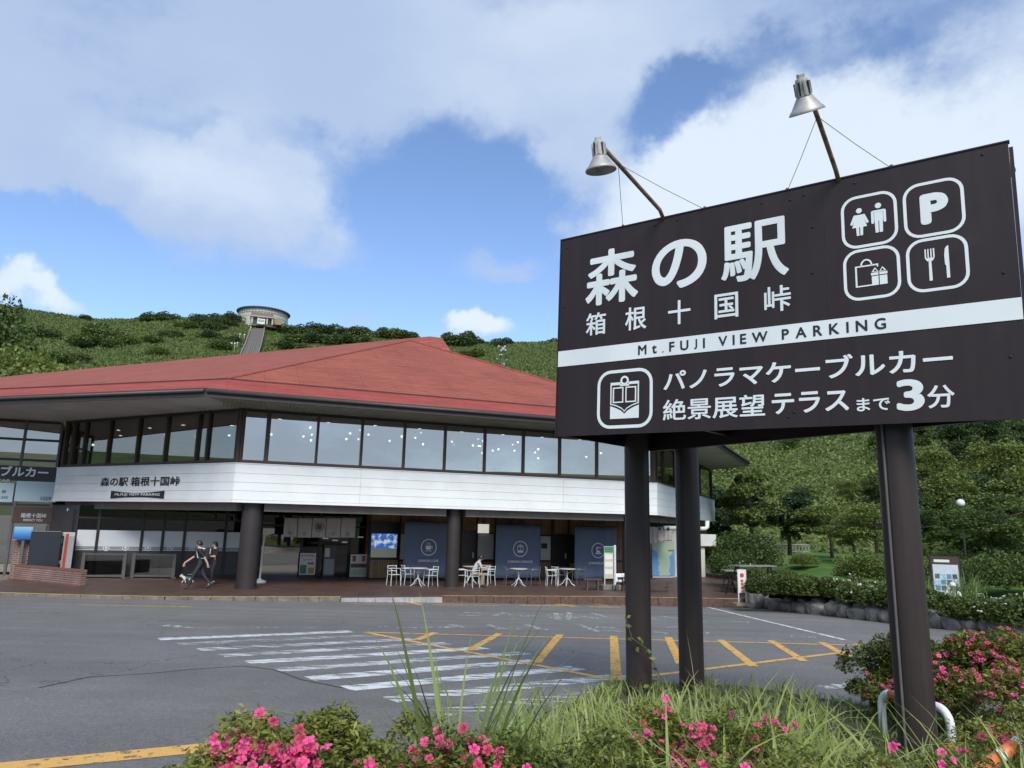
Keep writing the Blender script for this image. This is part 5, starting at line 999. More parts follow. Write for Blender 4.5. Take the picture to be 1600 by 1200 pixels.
FACE = Matrix([[SX[0], SZ[0], SNn[0], 0], [SX[1], SZ[1], SNn[1], 0], [SX[2], SZ[2], SNn[2], SA_[2]], [0, 0, 0, 1]])   # local x right, y up, z out of the face
def on_face(o, z=0): o.parent = SIGN; o.matrix_local = FACE @ Matrix.Translation((0, 0, z)); return o
def plate(name, x0, y0, x1, y1, z0, z1, m, bevel=0): return on_face(MB().box((x0, y0, z0), (x1, y1, z1)).build(name, m, None, bevel=bevel))
# face built of sheet panels with narrow seams
cutx = [0, 1.46, 2.92, SW]; cuty = [0, .79, 1.06, SH]
plate('front_backing', .01, .01, SW-.01, SH-.01, -.06, -.012, M_SIN)
for i in range(3): plate('face_panel', cutx[i]+.0005, 0, cutx[i+1]-.0005, SH, -.011, 0, M_SB)
plate('edge_trim', -.014, -.01, -.001, SH+.012, -.05, .008, M_SB); plate('edge_trim', SW+.001, -.01, SW+.03, SH-.05, -.07, .002, M_SB)
plate('edge_trim', -.014, SH+.001, SW+.01, SH+.014, -.05, .008, M_SB)
plate('white_band', 0.0, .797, SW, .978, .002, .006, M_SW)
# rivets and dents
rv = MB().lathe([(.013, 0), (.009, .006), (.001, .008)], 8).mesh('rivet', M_SB, True)
for x, y in ((.08, 2.22), (1.2, 2.26), (1.45, 2.27), (2.35, 2.25), (2.62, 2.22), (2.75, 2.24), (3.2, 2.25), (4.2, 2.26), (.06, 1.5), (2.8, 1.45), (2.82, 1.9), (2.55, .1), (2.6, .14), (4.28, 1.2), (4.28, .5)): on_face(obj('rivet', rv), .0005).matrix_local = FACE @ Matrix.Translation((x, y, .0005))
def ftext(body, x0, y0, x1, y1, m=M_SW, bold=.04, z=.003): 
    o = obj('lettering', text_mesh('lettering', body, m, w=x1-x0, h=y1-y0, bold=bold), SIGN); o.matrix_local = FACE @ Matrix.Translation((x0, y0, z)); return o
ftext('森', .345, 1.455, 1.003, 2.095, bold=.021); ftext('の', 1.163, 1.505, 1.775, 2.04, bold=.024); ftext('駅', 1.925, 1.47, 2.592, 2.075, bold=.017)
for c_, x0, x1 in (('箱', .359, .613), ('根', .851, 1.104), ('十', 1.351, 1.598), ('国', 1.852, 2.095), ('峠', 2.349, 2.6)): ftext(c_, x0, 1.118, x1, 1.376, bold=.014)
def spaced(body, x0, x1, y0, h_, m=M_INK, bold=.022, z=.007, names='lettering'):
    ms = [text_mesh(names, c_, m, h=h_*({'.': .14, 't': .86}.get(c_, 1.0)), bold=bold) for c_ in body]; ws = []
    for me in ms: xs2 = [v.co.x for v in me.vertices]; ws.append(max(xs2))
    gap = (x1-x0-sum(ws))/(len(body)-1); x = x0
    for me, w_ in zip(ms, ws): o = obj(names, me, SIGN); o.matrix_local = FACE @ Matrix.Translation((x, y0, z)); x += w_+gap
spaced('Mt.FUJI', sloc(997.5, 553)[0], sloc(1102, 545)[0], .836, .104); spaced('VIEW', sloc(1123, 540)[0], sloc(1200, 530)[0], .836, .102); spaced('PARKING', sloc(1222, 527)[0], sloc(1385, 510)[0], .836, .102)
ftext('パノラマケーブルカー', 1.301, .428, 3.885, .642, bold=.022)
ftext('絶景展望', 1.295, .118, 2.335, .335, bold=.014); ftext('テラス', 2.398, .128, 3.071, .325, bold=.022); ftext('まで', 3.133, .118, 3.399, .235, bold=.02); ftext('3', 3.449, .103, 3.661, .375, bold=.03); ftext('分', 3.681, .115, 3.88, .308, bold=.018)
def frame_icon(x0, y0, x1, y1, rad=.13, wd=.026):
    r = MB(); ring2d(r, rrect(x0, y0, x1, y1, rad), rrect(x0+wd, y0+wd, x1-wd, y1-wd, rad-wd)); on_face(r.build('icon_frame', M_SW), .003)
X0, X1, X2, X3 = 3.071, 3.537, 3.584, 4.049; Y0, Y1, Y2, Y3 = 1.122, 1.607, 1.614, 2.117
frame_icon(X0, Y2, X1, Y3); frame_icon(X2, Y2, X3, Y3); frame_icon(X0, Y0, X1, Y1-.006); frame_icon(X2, Y0, X3, Y1-.006); frame_icon(.522, .061, 1.18, .697, .16, .034)
def icon(name, polys, rings=(), ox=0, oy=0, z=.003):
    r = MB()
    for i, p in enumerate(polys): poly2d(r, [(ox+a, oy+b_) for a, b_ in p], i*.0004)
    for i, (a, b_) in enumerate(rings): ring2d(r, [(ox+x, oy+y) for x, y in a], [(ox+x, oy+y) for x, y in b_], .003+i*.0004)
    return on_face(r.build(name, M_SW), z)
def cap(p, q, w_, n=6):                                  # rounded bar
    p = np.array(p); q = np.array(q); d = (q-p)/np.linalg.norm(q-p); a0 = math.atan2(d[1], d[0]); o = []
    for k in range(n+1): a = a0-math.pi/2+math.pi*k/n; o.append((q[0]+w_*math.cos(a), q[1]+w_*math.sin(a)))
    for k in range(n+1): a = a0+math.pi/2+math.pi*k/n; o.append((p[0]+w_*math.cos(a), p[1]+w_*math.sin(a)))
    return o
# woman and man
icon('woman_symbol', [circ(0, .115, .025, 16), [(-.03, .075), (.03, .075), (.062, -.045), (-.062, -.045)], cap((-.038, .066), (-.066, -.005), .011), cap((.038, .066), (.066, -.005), .011), [(-.03, -.04), (-.004, -.04), (-.004, -.125), (-.026, -.125)], [(.004, -.04), (.03, -.04), (.026, -.125), (.004, -.125)]], (), 3.225, 1.857)
icon('man_symbol', [circ(0, .125, .026, 16), [(-.036, .083), (.036, .083), (.036, -.02), (-.036, -.02)], cap((-.05, .07), (-.05, -.03), .011), cap((.05, .07), (.05, -.03), .011), [(-.05, .083), (.05, .083), (.05, .064), (-.05, .064)], [(-.034, -.01), (-.003, -.01), (-.003, -.13), (-.03, -.13)], [(.003, -.01), (.034, -.01), (.03, -.13), (.003, -.13)]], (), 3.385, 1.862)
ftext('P', 3.715, 1.725, 3.93, 2.005, bold=.055)
icon('shopping_bag_symbol', [[(-.115, -.105), (-.10, -.105), (-.10, .09), (-.115, .09)], [(-.115, .08), (.075, .08), (.075, .093), (-.115, .093)], [(-.115, -.105), (.02, -.105), (.02, -.093), (-.115, -.093)], [(.065, .065), (.077, .065), (.077, .093), (.065, .093)],
     [(.02, -.105), (.075, -.105), (.075, -.02), (.02, -.02)], [(.083, -.105), (.145, -.105), (.145, -.02), (.083, -.02)], [(.015, -.012), (.075, -.012), (.075, .012), (.015, .012)], [(.083, -.012), (.148, -.012), (.148, .012), (.083, .012)]],
     [([(.05*math.cos(a)-.02, .09+.06*math.sin(a)) for a in np.linspace(0, math.pi, 12)]+[(-.02, .09)], [(.036*math.cos(a)-.02, .09+.046*math.sin(a)) for a in np.linspace(0, math.pi, 12)]+[(-.02, .09)]),
      ([(.078, .014), (.02, .02), (.05, .06)], [(.066, .02), (.036, .024), (.05, .045)]), ([(.08, .014), (.14, .02), (.11, .06)], [(.092, .02), (.124, .024), (.11, .045)])], 3.285, 1.35)
icon('fork_knife_symbol', [[(-.012, -.145), (.012, -.145), (.010, .04), (-.010, .04)], [(-.036, .055), (-.02, .03), (.02, .03), (.036, .055), (.036, .06), (-.036, .06)], [(-.037, .06), (-.026, .06), (-.026, .14), (-.037, .14)], [(-.016, .06), (-.006, .06), (-.006, .14), (-.016, .14)], [(.006, .06), (.016, .06), (.016, .14), (.006, .14)], [(.026, .06), (.037, .06), (.037, .14), (.026, .14)],
     [(.118, -.14), (.142, -.14), (.142, .145), (.13, .142), (.115, .12), (.108, .06), (.11, -.02), (.118, -.03)]], (), 3.765, 1.362)
# cable car symbol
icon('cable_car_symbol', [[(-.17, .165), (-.045, .165), (-.045, .195), (-.17, .195)], [(.045, .165), (.17, .165), (.17, .195), (.045, .195)], [(-.17, -.2), (.17, -.2), (.17, -.06), (.10, -.085), (.04, -.115), (0, -.15), (-.04, -.115), (-.10, -.085), (-.17, -.06)], [(-.17, -.05), (-.155, -.045), (-.155, .165), (-.17, .165)], [(.155, -.045), (.17, -.05), (.17, .165), (.155, .165)], [(-.06, .15), (.06, .15), (.045, .17), (-.045, .17)],
     [(-.155, -.035), (-.09, -.055), (-.03, -.085), (0, -.115), (.03, -.085), (.09, -.055), (.155, -.035), (.155, -.048), (.09, -.068), (.03, -.098), (0, -.13), (-.03, -.098), (-.09, -.068), (-.155, -.048)]],
     [(circ(0, .21, .05, 20), circ(0, .21, .028, 20)), ([(-.14, -.03), (-.012, -.03), (-.012, .14), (-.14, .14)], [(-.124, -.016), (-.026, -.016), (-.026, .126), (-.124, .126)]), ([(.012, -.03), (.14, -.03), (.14, .14), (.012, .14)], [(.026, -.016), (.124, -.016), (.124, .126), (.026, .126)])], .853, .365)
# body: triangular box behind the face
zb_ = SA_[2]; A2 = SA_[:2]; B2 = (SA_+SX*SW)[:2]; zbB = (SA_+SX*SW)[2]; C2_ = atz(1021, 707.6, zb_)[:2]
def rel(p, z): return (p[0]-SA_[0], p[1]-SA_[1], z)
i0 = -SNn[:2]*.07
tri_b = [rel(A2+i0, zb_+.02), rel(B2+i0, zbB+.02), rel(C2_, zb_+.02)]; tri_t = [rel(A2+i0, zb_+SH), rel(B2+i0, zbB+SH), rel(C2_, zb_+SH)]
def quad(name, a, b_, c, d, m): MB().add([a, b_, c, d], [(0, 1, 2, 3)]).build(name, m, SIGN).modifiers.new('s', 'SOLIDIFY').thickness = .03
quad('side_panel', tri_b[1], tri_b[2], tri_t[2], tri_t[1], M_SB); quad('side_panel', tri_b[2], tri_b[0], tri_t[0], tri_t[2], M_SB)
# open underside: perimeter angle irons, cross bars and a high dark deck
MB().add([rel(A2+i0, zb_+.5), rel(B2+i0, zbB+.5), rel(C2_, zb_+.5)], [(0, 1, 2)]).build('inner_deck', M_SIN, SIGN)
for a, b_ in ((tri_b[0], tri_b[1]), (tri_b[1], tri_b[2]), (tri_b[2], tri_b[0])): MB().bar((a[0], a[1], a[2]+.03), (b_[0], b_[1], b_[2]+.03), .06).build('angle_iron', M_PB, SIGN)
for f in (.3, .55, .75):
    a = [tri_b[0][k]*(1-f)+tri_b[1][k]*f for k in range(3)]; b_ = [tri_b[2][k]*(1-f)+tri_b[1][k]*f for k in range(3)]; MB().bar((a[0], a[1], a[2]+.12), (b_[0], b_[1], b_[2]+.12), .05).build('cross_bar', M_PB, SIGN)
MB().add([tri_t[0], tri_t[1], tri_t[2]], [(0, 1, 2)]).build('top_sheet', M_SB, SIGN)
# posts
for x, y, d in ((995, 750, 9.15), (1073.5, 750, 9.45), (1402.5, 750, 6.52)):
    q = ray(x, y); q = CAM+q*(d/q[1]); zg = zasp(q[0], q[1])-.35; zt_p = zb_+SH-.3
    MB().lathe([(.15, zg), (.15, zt_p)], 40).build('post', M_PB, SIGN, smooth=True, autos=True, loc=(q[0]-SA_[0], q[1]-SA_[1], 0))
    if x > 1300:                                         # conduit on the left side of the near post
        MB().tube([(-.145, -.08, zg), (-.145, -.08, zb_)], .011, 8).build('conduit', M_SGREY, SIGN, loc=(q[0]-SA_[0], q[1]-SA_[1], 0))
# lamps on bent arms above the sign (each a thing of its own)
M_LH = mat('lamp_housing', (.36, .365, .35), .5, .12, 9); M_SHD = mat('lamp_shade_metal', (.36, .355, .34), .5, .2, 9, metal=.25); M_RUST = mat('rusty_pipe', (.16, .085, .05), .75, .45, 14, col2=(.30, .20, .12)); M_WIRE = mat('guy_wire', (.05, .05, .055), .5, 0)
Xh = np.array([SX[0], SX[1], 0])/np.hypot(SX[0], SX[1])
def perp_hit(px_, py_, base, skew=0.0):                  # pixel on the vertical plane through base square to the sign face
    n_ = Xh*math.cos(skew)+SNn*math.sin(skew); return onplane(px_, py_, base, n_)
def sign_lamp(bx, by, arm, hx, hy, tx, ty, w1, w2, label, skew=0.0):
    s, t_ = sloc(bx, by); base = SA_+SX*s+SZ*(SH-.03)-SNn*.02
    e_ = empty('sign_lamp', base); pts = [np.zeros(3)]
    for ax, ay in arm: pts.append(perp_hit(ax, ay, base, skew)-base)
    MB().tube([tuple(p) for p in pts], .021, 10).build('arm', M_RUST, e_, smooth=True)
    mouth = perp_hit(hx, hy, base, skew)-base; topp = perp_hit(tx, ty, base, skew)-base
    ax = (topp-mouth); Lh = np.linalg.norm(ax); ax = ax/Lh
    M = Matrix.Translation(mouth) @ Vector((0, 0, 1)).rotation_difference(Vector(ax)).to_matrix().to_4x4()
    R0 = Lh*.455
    MB().lathe([(R0, 0), (R0*.985, .008), (R0*.95, .02), (R0*.82, Lh*.12), (R0*.65, Lh*.25), (R0*.50, Lh*.36), (R0*.46, Lh*.40)], 36, M, cap=False).build('shade', M_SHD, e_, smooth=True).modifiers.new('s', 'SOLIDIFY').thickness = .006
    MB().lathe([(R0*1.01, -.006), (R0*1.02, 0), (R0*1.01, .006)], 36, M, cap=False).build('shade_rim', M_SHD, e_, smooth=True)
    MB().lathe([(R0*.46, Lh*.40), (R0*.47, Lh*.42), (R0*.38, Lh*.82), (R0*.36, Lh*.84), (R0*.34, Lh*.88)], 8, M).build('housing', M_LH, e_, bevel=.006); hs_ = e_.children[-1]
    for k in range(10):
        a = k*math.pi/5+.1; Mf = M @ Matrix.Rotation(a, 4, 'Z'); MB().box((R0*.38, -.006, Lh*.44), (R0*.475, .006, Lh*.78), 0, Mf).build('cooling_fin', M_LH if k % 2 else M_DARK, hs_)
    MB().box((-R0*.2, -R0*.16, Lh*.86), (R0*.2, R0*.16, Lh), 0, M).build('terminal_box', M_LH, hs_, bevel=.008)
    MB().lathe([(.045, Lh*.12), (.05, Lh*.25), (.02, Lh*.3)], 12, M).build('bulb', mat('bulb_glass', (.6, .6, .58), .2, 0), e_, smooth=True)
    att = pts[-2] if len(pts) > 2 else pts[-1]
    for wx, wy in (w1, w2):
        s2, _ = sloc(wx, wy); q = SA_+SX*s2+SZ*(SH+.005)-SNn*.02-base; MB().tube([tuple(att), tuple((att+q)/2-np.array([0, 0, .01])), tuple(q)], .0028, 5).build('guy_wire', M_WIRE, e_)
        MB().box((q[0]-.012, q[1]-.012, q[2]-.01), (q[0]+.012, q[1]+.012, q[2]+.03)).build('anchor', M_DARK, e_)
    tag(e_, label, 'lamp', 'lamps above the sign')
sign_lamp(1037, 340, [(1031, 328), (966, 256), (944, 232)], 939, 266, 934, 214, (972, 354), (1100, 324), 'grey bell lamp on a rusty arm at the left of the sign top')
sign_lamp(1310, 278, [(1306, 266), (1277, 182), (1262, 140)], 1261, 175, 1250, 115, (1229, 294), (1392, 260), 'grey bell lamp on a tan arm above the middle of the sign')
# third lamp stands on the rear side, only its hood shows above the edge
s3, _ = sloc(1517, 236); b3 = SA_+SX*s3+SZ*(SH-.1)-SNn*1.15; e_ = empty('sign_lamp', b3); MB().lathe([(.30, .33), (.27, .40), (.18, .47), (.08, .50)], 24).build('shade', mat('lamp_shade_pale', (.5, .5, .46), .4, .1), e_, smooth=True); MB().tube([(0, 0, -.1), (0, 0, .4)], .02, 8).build('arm', M_RUST, e_)
tag(e_, 'pale lamp hood just showing over the right end of the sign', 'lamp', 'lamps above the sign')
# ================================================================ vegetation and hill
LV_DARK = leafmat('leaf_dark', [(.026, .052, .016), (.046, .084, .024), (.075, .125, .033)]); LV_MID = leafmat('leaf_mid', [(.044, .078, .018), (.080, .128, .028), (.13, .185, .044)]); LV_LIGHT = leafmat('leaf_light', [(.070, .108, .024), (.12, .170, .034), (.19, .24, .06)])
LV_AZ = leafmat('leaf_azalea', [(.040, .062, .014), (.065, .10, .02), (.10, .14, .03)]); LV_SASA = leafmat('leaf_sasa', [(.118, .160, .044), (.145, .195, .055), (.178, .228, .068)], .7, .15); LV_SHR = leafmat('leaf_slope', [(.090, .128, .030), (.14, .188, .046), (.20, .25, .07)], .7, .2)
LV_BUSH = leafmat('leaf_bush', [(.055, .088, .028), (.085, .128, .040), (.125, .175, .055)])
M_BARK = mat('bark', (.085, .068, .052), .9, .3, 8, .6, 20)
def crown_pts(rng, rx, rz, n, lobes, flat=.8):
    c = rng.normal(size=(lobes, 3)); c /= np.linalg.norm(c, axis=1)[:, None]; c *= rng.uniform(.35, .85, (lobes, 1))**.7; c[:, :2] *= rx; c[:, 2] *= rz
    lr = rng.uniform(.26, .48, lobes)*rx
    k = rng.integers(0, lobes, n); d = rng.normal(size=(n, 3)); d /= np.linalg.norm(d, axis=1)[:, None]; d[:, 2] = np.where(d[:, 2] < -.3, -d[:, 2]*.4, d[:, 2])
    r = lr[k]*rng.uniform(.72, 1.06, n); P = c[k]+d*r[:, None]*np.array([1, 1, flat]); return P
def tree_proto(name, seed, hgt, rx, rz, n, leaf, m, lobes=22, trunk=.12, flat=.8, limbs=6, lean=0):
    rng = np.random.default_rng(seed); e_ = empty(name); zc_ = hgt-rz*.92
    P = crown_pts(rng, rx, rz, n, lobes, flat)+np.array([lean, 0, zc_]); P[:, 2] = np.maximum(P[:, 2], .12*hgt)
    o = obj('crown', leaves('crown', P, rng.uniform(.6, 1.2, n)*leaf, m, .55, .22, rng), e_)
    mb_ = MB(); mb_.tube([(0, 0, -.3), (lean*.2, .02, zc_*.45), (lean*.7, -.03, zc_), (lean, 0, zc_+rz*.5)], [trunk*1.25, trunk, trunk*.7, trunk*.2], 8)
    for k in range(limbs):
        a = k*2*math.pi/limbs+rng.uniform(0, .6); z0 = zc_*rng.uniform(.5, 1.0); q = (math.cos(a)*rx*.75+lean, math.sin(a)*rx*.75, zc_+rz*rng.uniform(-.2, .5)); mb_.tube([(lean*.5, 0, z0), (q[0]*.45, q[1]*.45, z0+(q[2]-z0)*.6), q], [trunk*.5, trunk*.32, trunk*.1], 6)
    mb_.build('trunk', M_BARK, e_, smooth=True); return e_
def dome(name, seed, rx, ry, h_, n, leaf, m, lobes=14, flowers=0, fm=None, fsz=.06):
    rng = np.random.default_rng(seed); e_ = empty(name); c = np.stack([rng.uniform(-.75, .75, lobes)*rx, rng.uniform(-.75, .75, lobes)*ry, rng.uniform(.08, .68, lobes)*h_], 1); c[:, 2] *= 1-.3*np.minimum(1, np.hypot(c[:, 0]/rx, c[:, 1]/ry))**2; lr = rng.uniform(.32, .5, lobes)*min(rx, ry, h_*1.2)
    k = rng.integers(0, lobes, n); d = rng.normal(size=(n, 3)); d /= np.linalg.norm(d, axis=1)[:, None]; P = c[k]+d*(lr[k]*rng.uniform(.8, 1.05, n))[:, None]; P[:, 2] = np.maximum(P[:, 2], .03)
    obj('foliage', leaves('foliage', P, rng.uniform(.7, 1.3, n)*leaf, m, rng=rng), e_)
    st = MB()
    for q in range(7): st.tube([(0, 0, -.1), tuple(c[q % lobes]*np.array([.5, .5, .6])), tuple(c[q % lobes])], [.03, .02, .008], 5)
    st.build('stems', M_BARK, e_)
    if flowers:
        kk = rng.integers(0, lobes, flowers); d = rng.normal(size=(flowers, 3)); d[:, 2] = np.abs(d[:, 2])+.3; d /= np.linalg.norm(d, axis=1)[:, None]; P = c[kk]+d*(lr[kk]*1.06)[:, None]; obj('blossom', leaves('blossom', P, fsz, fm, .9, 1.2, rng), e_)['kind'] = 'stuff'
    return e_
PROTO = {}
def proto(key, *a, **k): PROTO[key] = tree_proto(*a, **k); return PROTO[key]
USED = set()
def plant(key, pos, s, rz, label, cat='tree', group=None, sz=None):
    p = PROTO[key]; o = p if key not in USED else copy_tree(p); USED.add(key)
    o.location = tuple(pos); o.rotation_euler = (0, 0, rz); o.scale = (s, s, sz or s); tag(o, label, cat, group); return o
proto('round', 'broadleaf_tree', 11, 5.0, 2.0, 2.35, 9000, .24, LV_MID, 26, .13); proto('dark', 'broadleaf_tree', 12, 5.0, 2.0, 2.3, 9000, .24, LV_DARK, 24, .14); proto('maple', 'maple_tree', 13, 4.4, 2.3, 1.75, 7000, .20, LV_LIGHT, 30, .1, .45, 8); proto('tall', 'broadleaf_tree', 14, 8.0, 2.6, 3.2, 8000, .30, LV_DARK, 34, .2); proto('light', 'broadleaf_tree', 15, 7.0, 2.8, 2.6, 8000, .28, LV_LIGHT, 34, .17); proto('mid', 'broadleaf_tree', 16, 7.0, 2.7, 2.8, 8000, .29, LV_MID, 32, .17); proto('lean', 'maple_tree', 17, 4.6, 2.1, 1.8, 6500, .19, LV_MID, 26, .12, .5, 8, .6)
def hp(x, y, d): p = atd(x, y, d); return (p[0], p[1])
def on_hill(x, d, sink=.2): p = atd(x, 700, d); return (p[0], p[1], float(zhill(p[0], p[1]))-sink)
def by_top(x, ytop, d): return atd(x, ytop, d)
def plant_span(key, x, ytop, ybase, d, hproto, label, group=None, ground=None, rz=None, wide=1.0):
    b_ = atd(x, ybase, d); t_ = atd(x, ytop, d); s = (t_[2]-b_[2])/hproto; o = plant(key, b_, s*wide, rz if rz is not None else random.uniform(0, 6), label, 'tree', group, sz=s); return o
# trees at the garden edge (photo x, crown top, foot, distance)
plant_span('round', 1175, 737, 862, 52, 5.0, 'full round green tree just right of the building', 'trees at the garden edge', wide=.95)
plant_span('dark', 1234, 764, 862, 54, 5.0, 'dark round tree second from the building in the garden', 'trees at the garden edge')
plant_span('maple', 1300, 782, 866, 53, 4.4, 'light green spreading maple in the middle of the garden edge', 'trees at the garden edge', wide=1.25)
plant_span('lean', 1337, 806, 872, 49, 4.6, 'olive green low maple left of the near sign post', 'trees at the garden edge', wide=1.2)
plant_span('maple', 1372, 778, 880, 46, 4.4, 'upright tree with a bare trunk just left of the near sign post', 'trees at the garden edge', wide=1.0)
plant_span('lean', 1545, 776, 893, 40, 4.6, 'spreading maple with a forked trunk right of the globe lamp', 'trees at the garden edge', wide=1.35)
plant_span('maple', 1612, 800, 900, 42, 4.4, 'maple cut by the right edge of the view', 'trees at the garden edge', wide=1.1)
plant_span('mid', 1440, 790, 880, 56, 7.0, 'green tree seen just right of the near sign post', 'trees at the garden edge', wide=1.1)
plant_span('dark', 1130, 760, 862, 60, 5.0, 'dark tree tucked against the building end', 'trees at the garden edge')
# forest on the right slope
FG = 'trees of the wooded slope on the right'
rng = np.random.default_rng(21)
forest = []
for x, yt, d, key in ((1440, 700, 72, 'light'), (1500, 655, 84, 'tall'), (1560, 690, 74, 'light'), (1610, 660, 80, 'tall'), (1475, 740, 64, 'mid'), (1530, 745, 66, 'tall'), (1590, 740, 64, 'mid'), (1430, 640, 92, 'mid'), (1550, 620, 95, 'tall'), (1490, 600, 104, 'mid'), (1620, 600, 100, 'tall'), (1440, 590, 112, 'tall'), (1580, 570, 112, 'light'), (1520, 550, 122, 'tall'), (1460, 545, 126, 'mid'), (1640, 720, 68, 'dark'), (1505, 790, 58, 'mid'), (1570, 800, 56, 'dark'), (1420, 760, 62, 'tall'), (1655, 640, 88, 'mid'), (1385, 560, 130, 'mid'), (1620, 520, 130, 'tall'), (1560, 510, 138, 'mid')):
    g = on_hill(x, d); t_ = atd(x, yt, d); h_ = max(4.5, t_[2]-g[2]); forest.append((key, g, h_))
HT = dict(tall=8.0, light=7.0, mid=7.0, dark=5.0, round=5.0)
for key, g, h_ in forest:
    s = min(1.6, h_/HT[key]); plant(key, (g[0], g[1], g[2]+max(0, h_-HT[key]*s)*.0), s*1.05, rng.uniform(0, 6), 'tall broadleaf tree in the wooded slope right of the near sign post', 'tree', FG, sz=s)
# scattered shrubs and small trees on the slope between building and near post
SG = 'bushes on the grassy slope behind the garden'
for x, d, s in ((1130, 75, .5), (1195, 74, .4), (1260, 80, .45), (1320, 78, .4), (1370, 76, .55), (1150, 96, .5), (1235, 102, .45), (1330, 104, .5), (1375, 98, .6)):
    plant(['light', 'mid', 'round'][int(d) % 3], on_hill(x, d, .9), s, rng.uniform(0, 6), 'bushy young tree on the grassy slope behind the garden', 'tree', SG)
# near trees behind the left wing
for x, yt, d, key, lab in ((-32, 478, 120, 'mid', 'dark leafy tree cut by the left edge above the roof'), (45, 545, 92, 'light', 'bright green tree above the left end of the red roof'), (-20, 545, 90, 'light', 'bright green tree at the left edge behind the roof'), (100, 568, 95, 'light', 'low light green tree rising over the red roof edge'), (12, 548, 105, 'mid', 'green tree behind the bright trees at the left edge'), (130, 575, 100, 'mid', 'small green tree top right of the bright left trees')):
    g = on_hill(x, d); t_ = atd(x, yt, d); s = (t_[2]-g[2])/HT[key]; plant(key, g, min(s, 1.9), rng.uniform(0, 6), lab, 'tree', 'trees behind the left end of the roof', sz=s)
# dark bushes on the grassy hill (photo x, top y, width px)
PROTO['bush'] = dome('hill_shrub', 31, 2.1, 2.1, 2.3, 3200, .36, LV_BUSH, 20); PROTO['bushm'] = dome('hill_shrub', 32, 2.2, 2.1, 2.1, 3200, .36, LV_MID, 20)
def hill_at(x, y):                                      # march the photo ray onto the hill
    d = ray(x, y); d = d/np.hypot(d[0], d[1]); rs_ = np.arange(80, 345, 1.0); X = d[0]*rs_; Y = d[1]*rs_; Zr = H+d[2]*rs_; hit = np.nonzero(zhill(X, Y) >= Zr)[0]
    r_ = rs_[hit[0]] if len(hit) else 328.0; return d[0]*r_, d[1]*r_, r_
names = ['dark flat topped shrub in the middle of the grassy hill', 'small dark shrub on the left of the grassy hill', 'dark shrub below the flat topped shrub on the hill', 'lone dark shrub left of the cable car track', 'dark shrub beneath the lone shrub on the hill']
HB = [(158, 531, 52, 'bush', names[0]), (66, 526, 30, 'bush', names[1]), (140, 542, 40, 'bushm', None), (170, 540, 30, 'bush', names[2]), (268, 526, 26, 'bush', names[3]), (238, 535, 24, 'bushm', None), (198, 537, 28, 'bushm', None), (315, 508, 30, 'bush', None), (335, 515, 30, 'bush', None), (352, 508, 26, 'bushm', None), (327, 528, 26, 'bush', None), (310, 500, 20, 'bushm', None), (370, 502, 24, 'bush', None), (363, 534, 22, 'bush', None), (293, 512, 26, 'bushm', None), (345, 545, 30, 'bushm', None), (85, 566, 34, 'bushm', None), (120, 565, 30, 'bush', None), (250, 555, 26, 'bushm', None),
      (240, 492, 26, 'bush', None), (262, 491, 26, 'bush', None), (222, 494, 18, 'bush', None), (138, 493, 16, 'bush', None), (330, 497, 26, 'bush', None), (360, 497, 28, 'bush', None),
      (455, 523, 34, 'bush', None), (475, 518, 30, 'bush', None), (498, 520, 34, 'bush', None), (520, 522, 34, 'bushm', None), (545, 524, 34, 'bush', None), (570, 525, 34, 'bush', None), (595, 526, 34, 'bush', None), (620, 527, 34, 'bushm', None), (645, 528, 30, 'bush', None), (465, 535, 34, 'bushm', None), (490, 535, 36, 'bush', None), (515, 537, 36, 'bush', None), (445, 545, 30, 'bushm', None), (470, 550, 30, 'bush', None), (540, 535, 34, 'bush', None), (565, 536, 34, 'bush', None), (455, 507, 14, 'bush', None), (466, 506, 18, 'bush', None),
      (700, 532, 34, 'bush', None), (725, 534, 40, 'bush', None), (715, 540, 40, 'bushm', None), (742, 537, 24, 'bush', None), (785, 531, 26, 'bush', None), (860, 530, 30, 'bush', None), (740, 556, 30, 'bushm', None), (780, 540, 20, 'bushm', None)]
HB.sort();
for x, y, wpx, key, lab in HB:
    X_, Y_, r_ = hill_at(x, y); s = wpx*r_/F/4.1*1.2
    side = 'left of the cable car track' if x < 400 else ('packed right of the summit station' if x < 660 else 'on the ridge behind the roof peak')
    plant(key, (X_, Y_, float(zhill(X_, Y_))-.4*s), s, rng.uniform(0, 6), lab or f'dark green shrub on the hill {side}', 'shrub', f'hill shrubs {side}', sz=s*.8)
# ground cover of the hill: bamboo grass
def blades(name, P, ln, m, rng, tilt=.7, wd=.22):
    n = len(P); ln = np.broadcast_to(ln, n); a = rng.normal(size=(n, 3))*tilt*.6; a[:, 2] = 1; a /= np.linalg.norm(a, axis=1)[:, None]; b_ = np.cross(a, rng.normal(size=(n, 3))); b_ /= np.linalg.norm(b_, axis=1)[:, None]; bend = rng.normal(size=(n, 3))*.22; bend[:, 2] = -.05
    L_ = ln[:, None]; V = np.empty((n, 4, 3)); V[:, 0] = P-b_*L_*wd*.5; V[:, 1] = P+b_*L_*wd*.5; V[:, 2] = P+a*L_+bend*L_+b_*L_*wd*.18; V[:, 3] = P+a*L_+bend*L_-b_*L_*wd*.18
    return npmesh(name, V.reshape(-1, 3), np.arange(n*4).reshape(n, 4), m)
def scatter(th0, th1, r0, r1, n, rng):
    th = rng.uniform(math.radians(th0), math.radians(th1), n); r_ = np.sqrt(rng.uniform(r0*r0, r1*r1, n)); X = np.sin(th)*r_; Y = np.cos(th)*r_; return np.stack([X, Y, zhill(X, Y)], 1)
rng = np.random.default_rng(5)
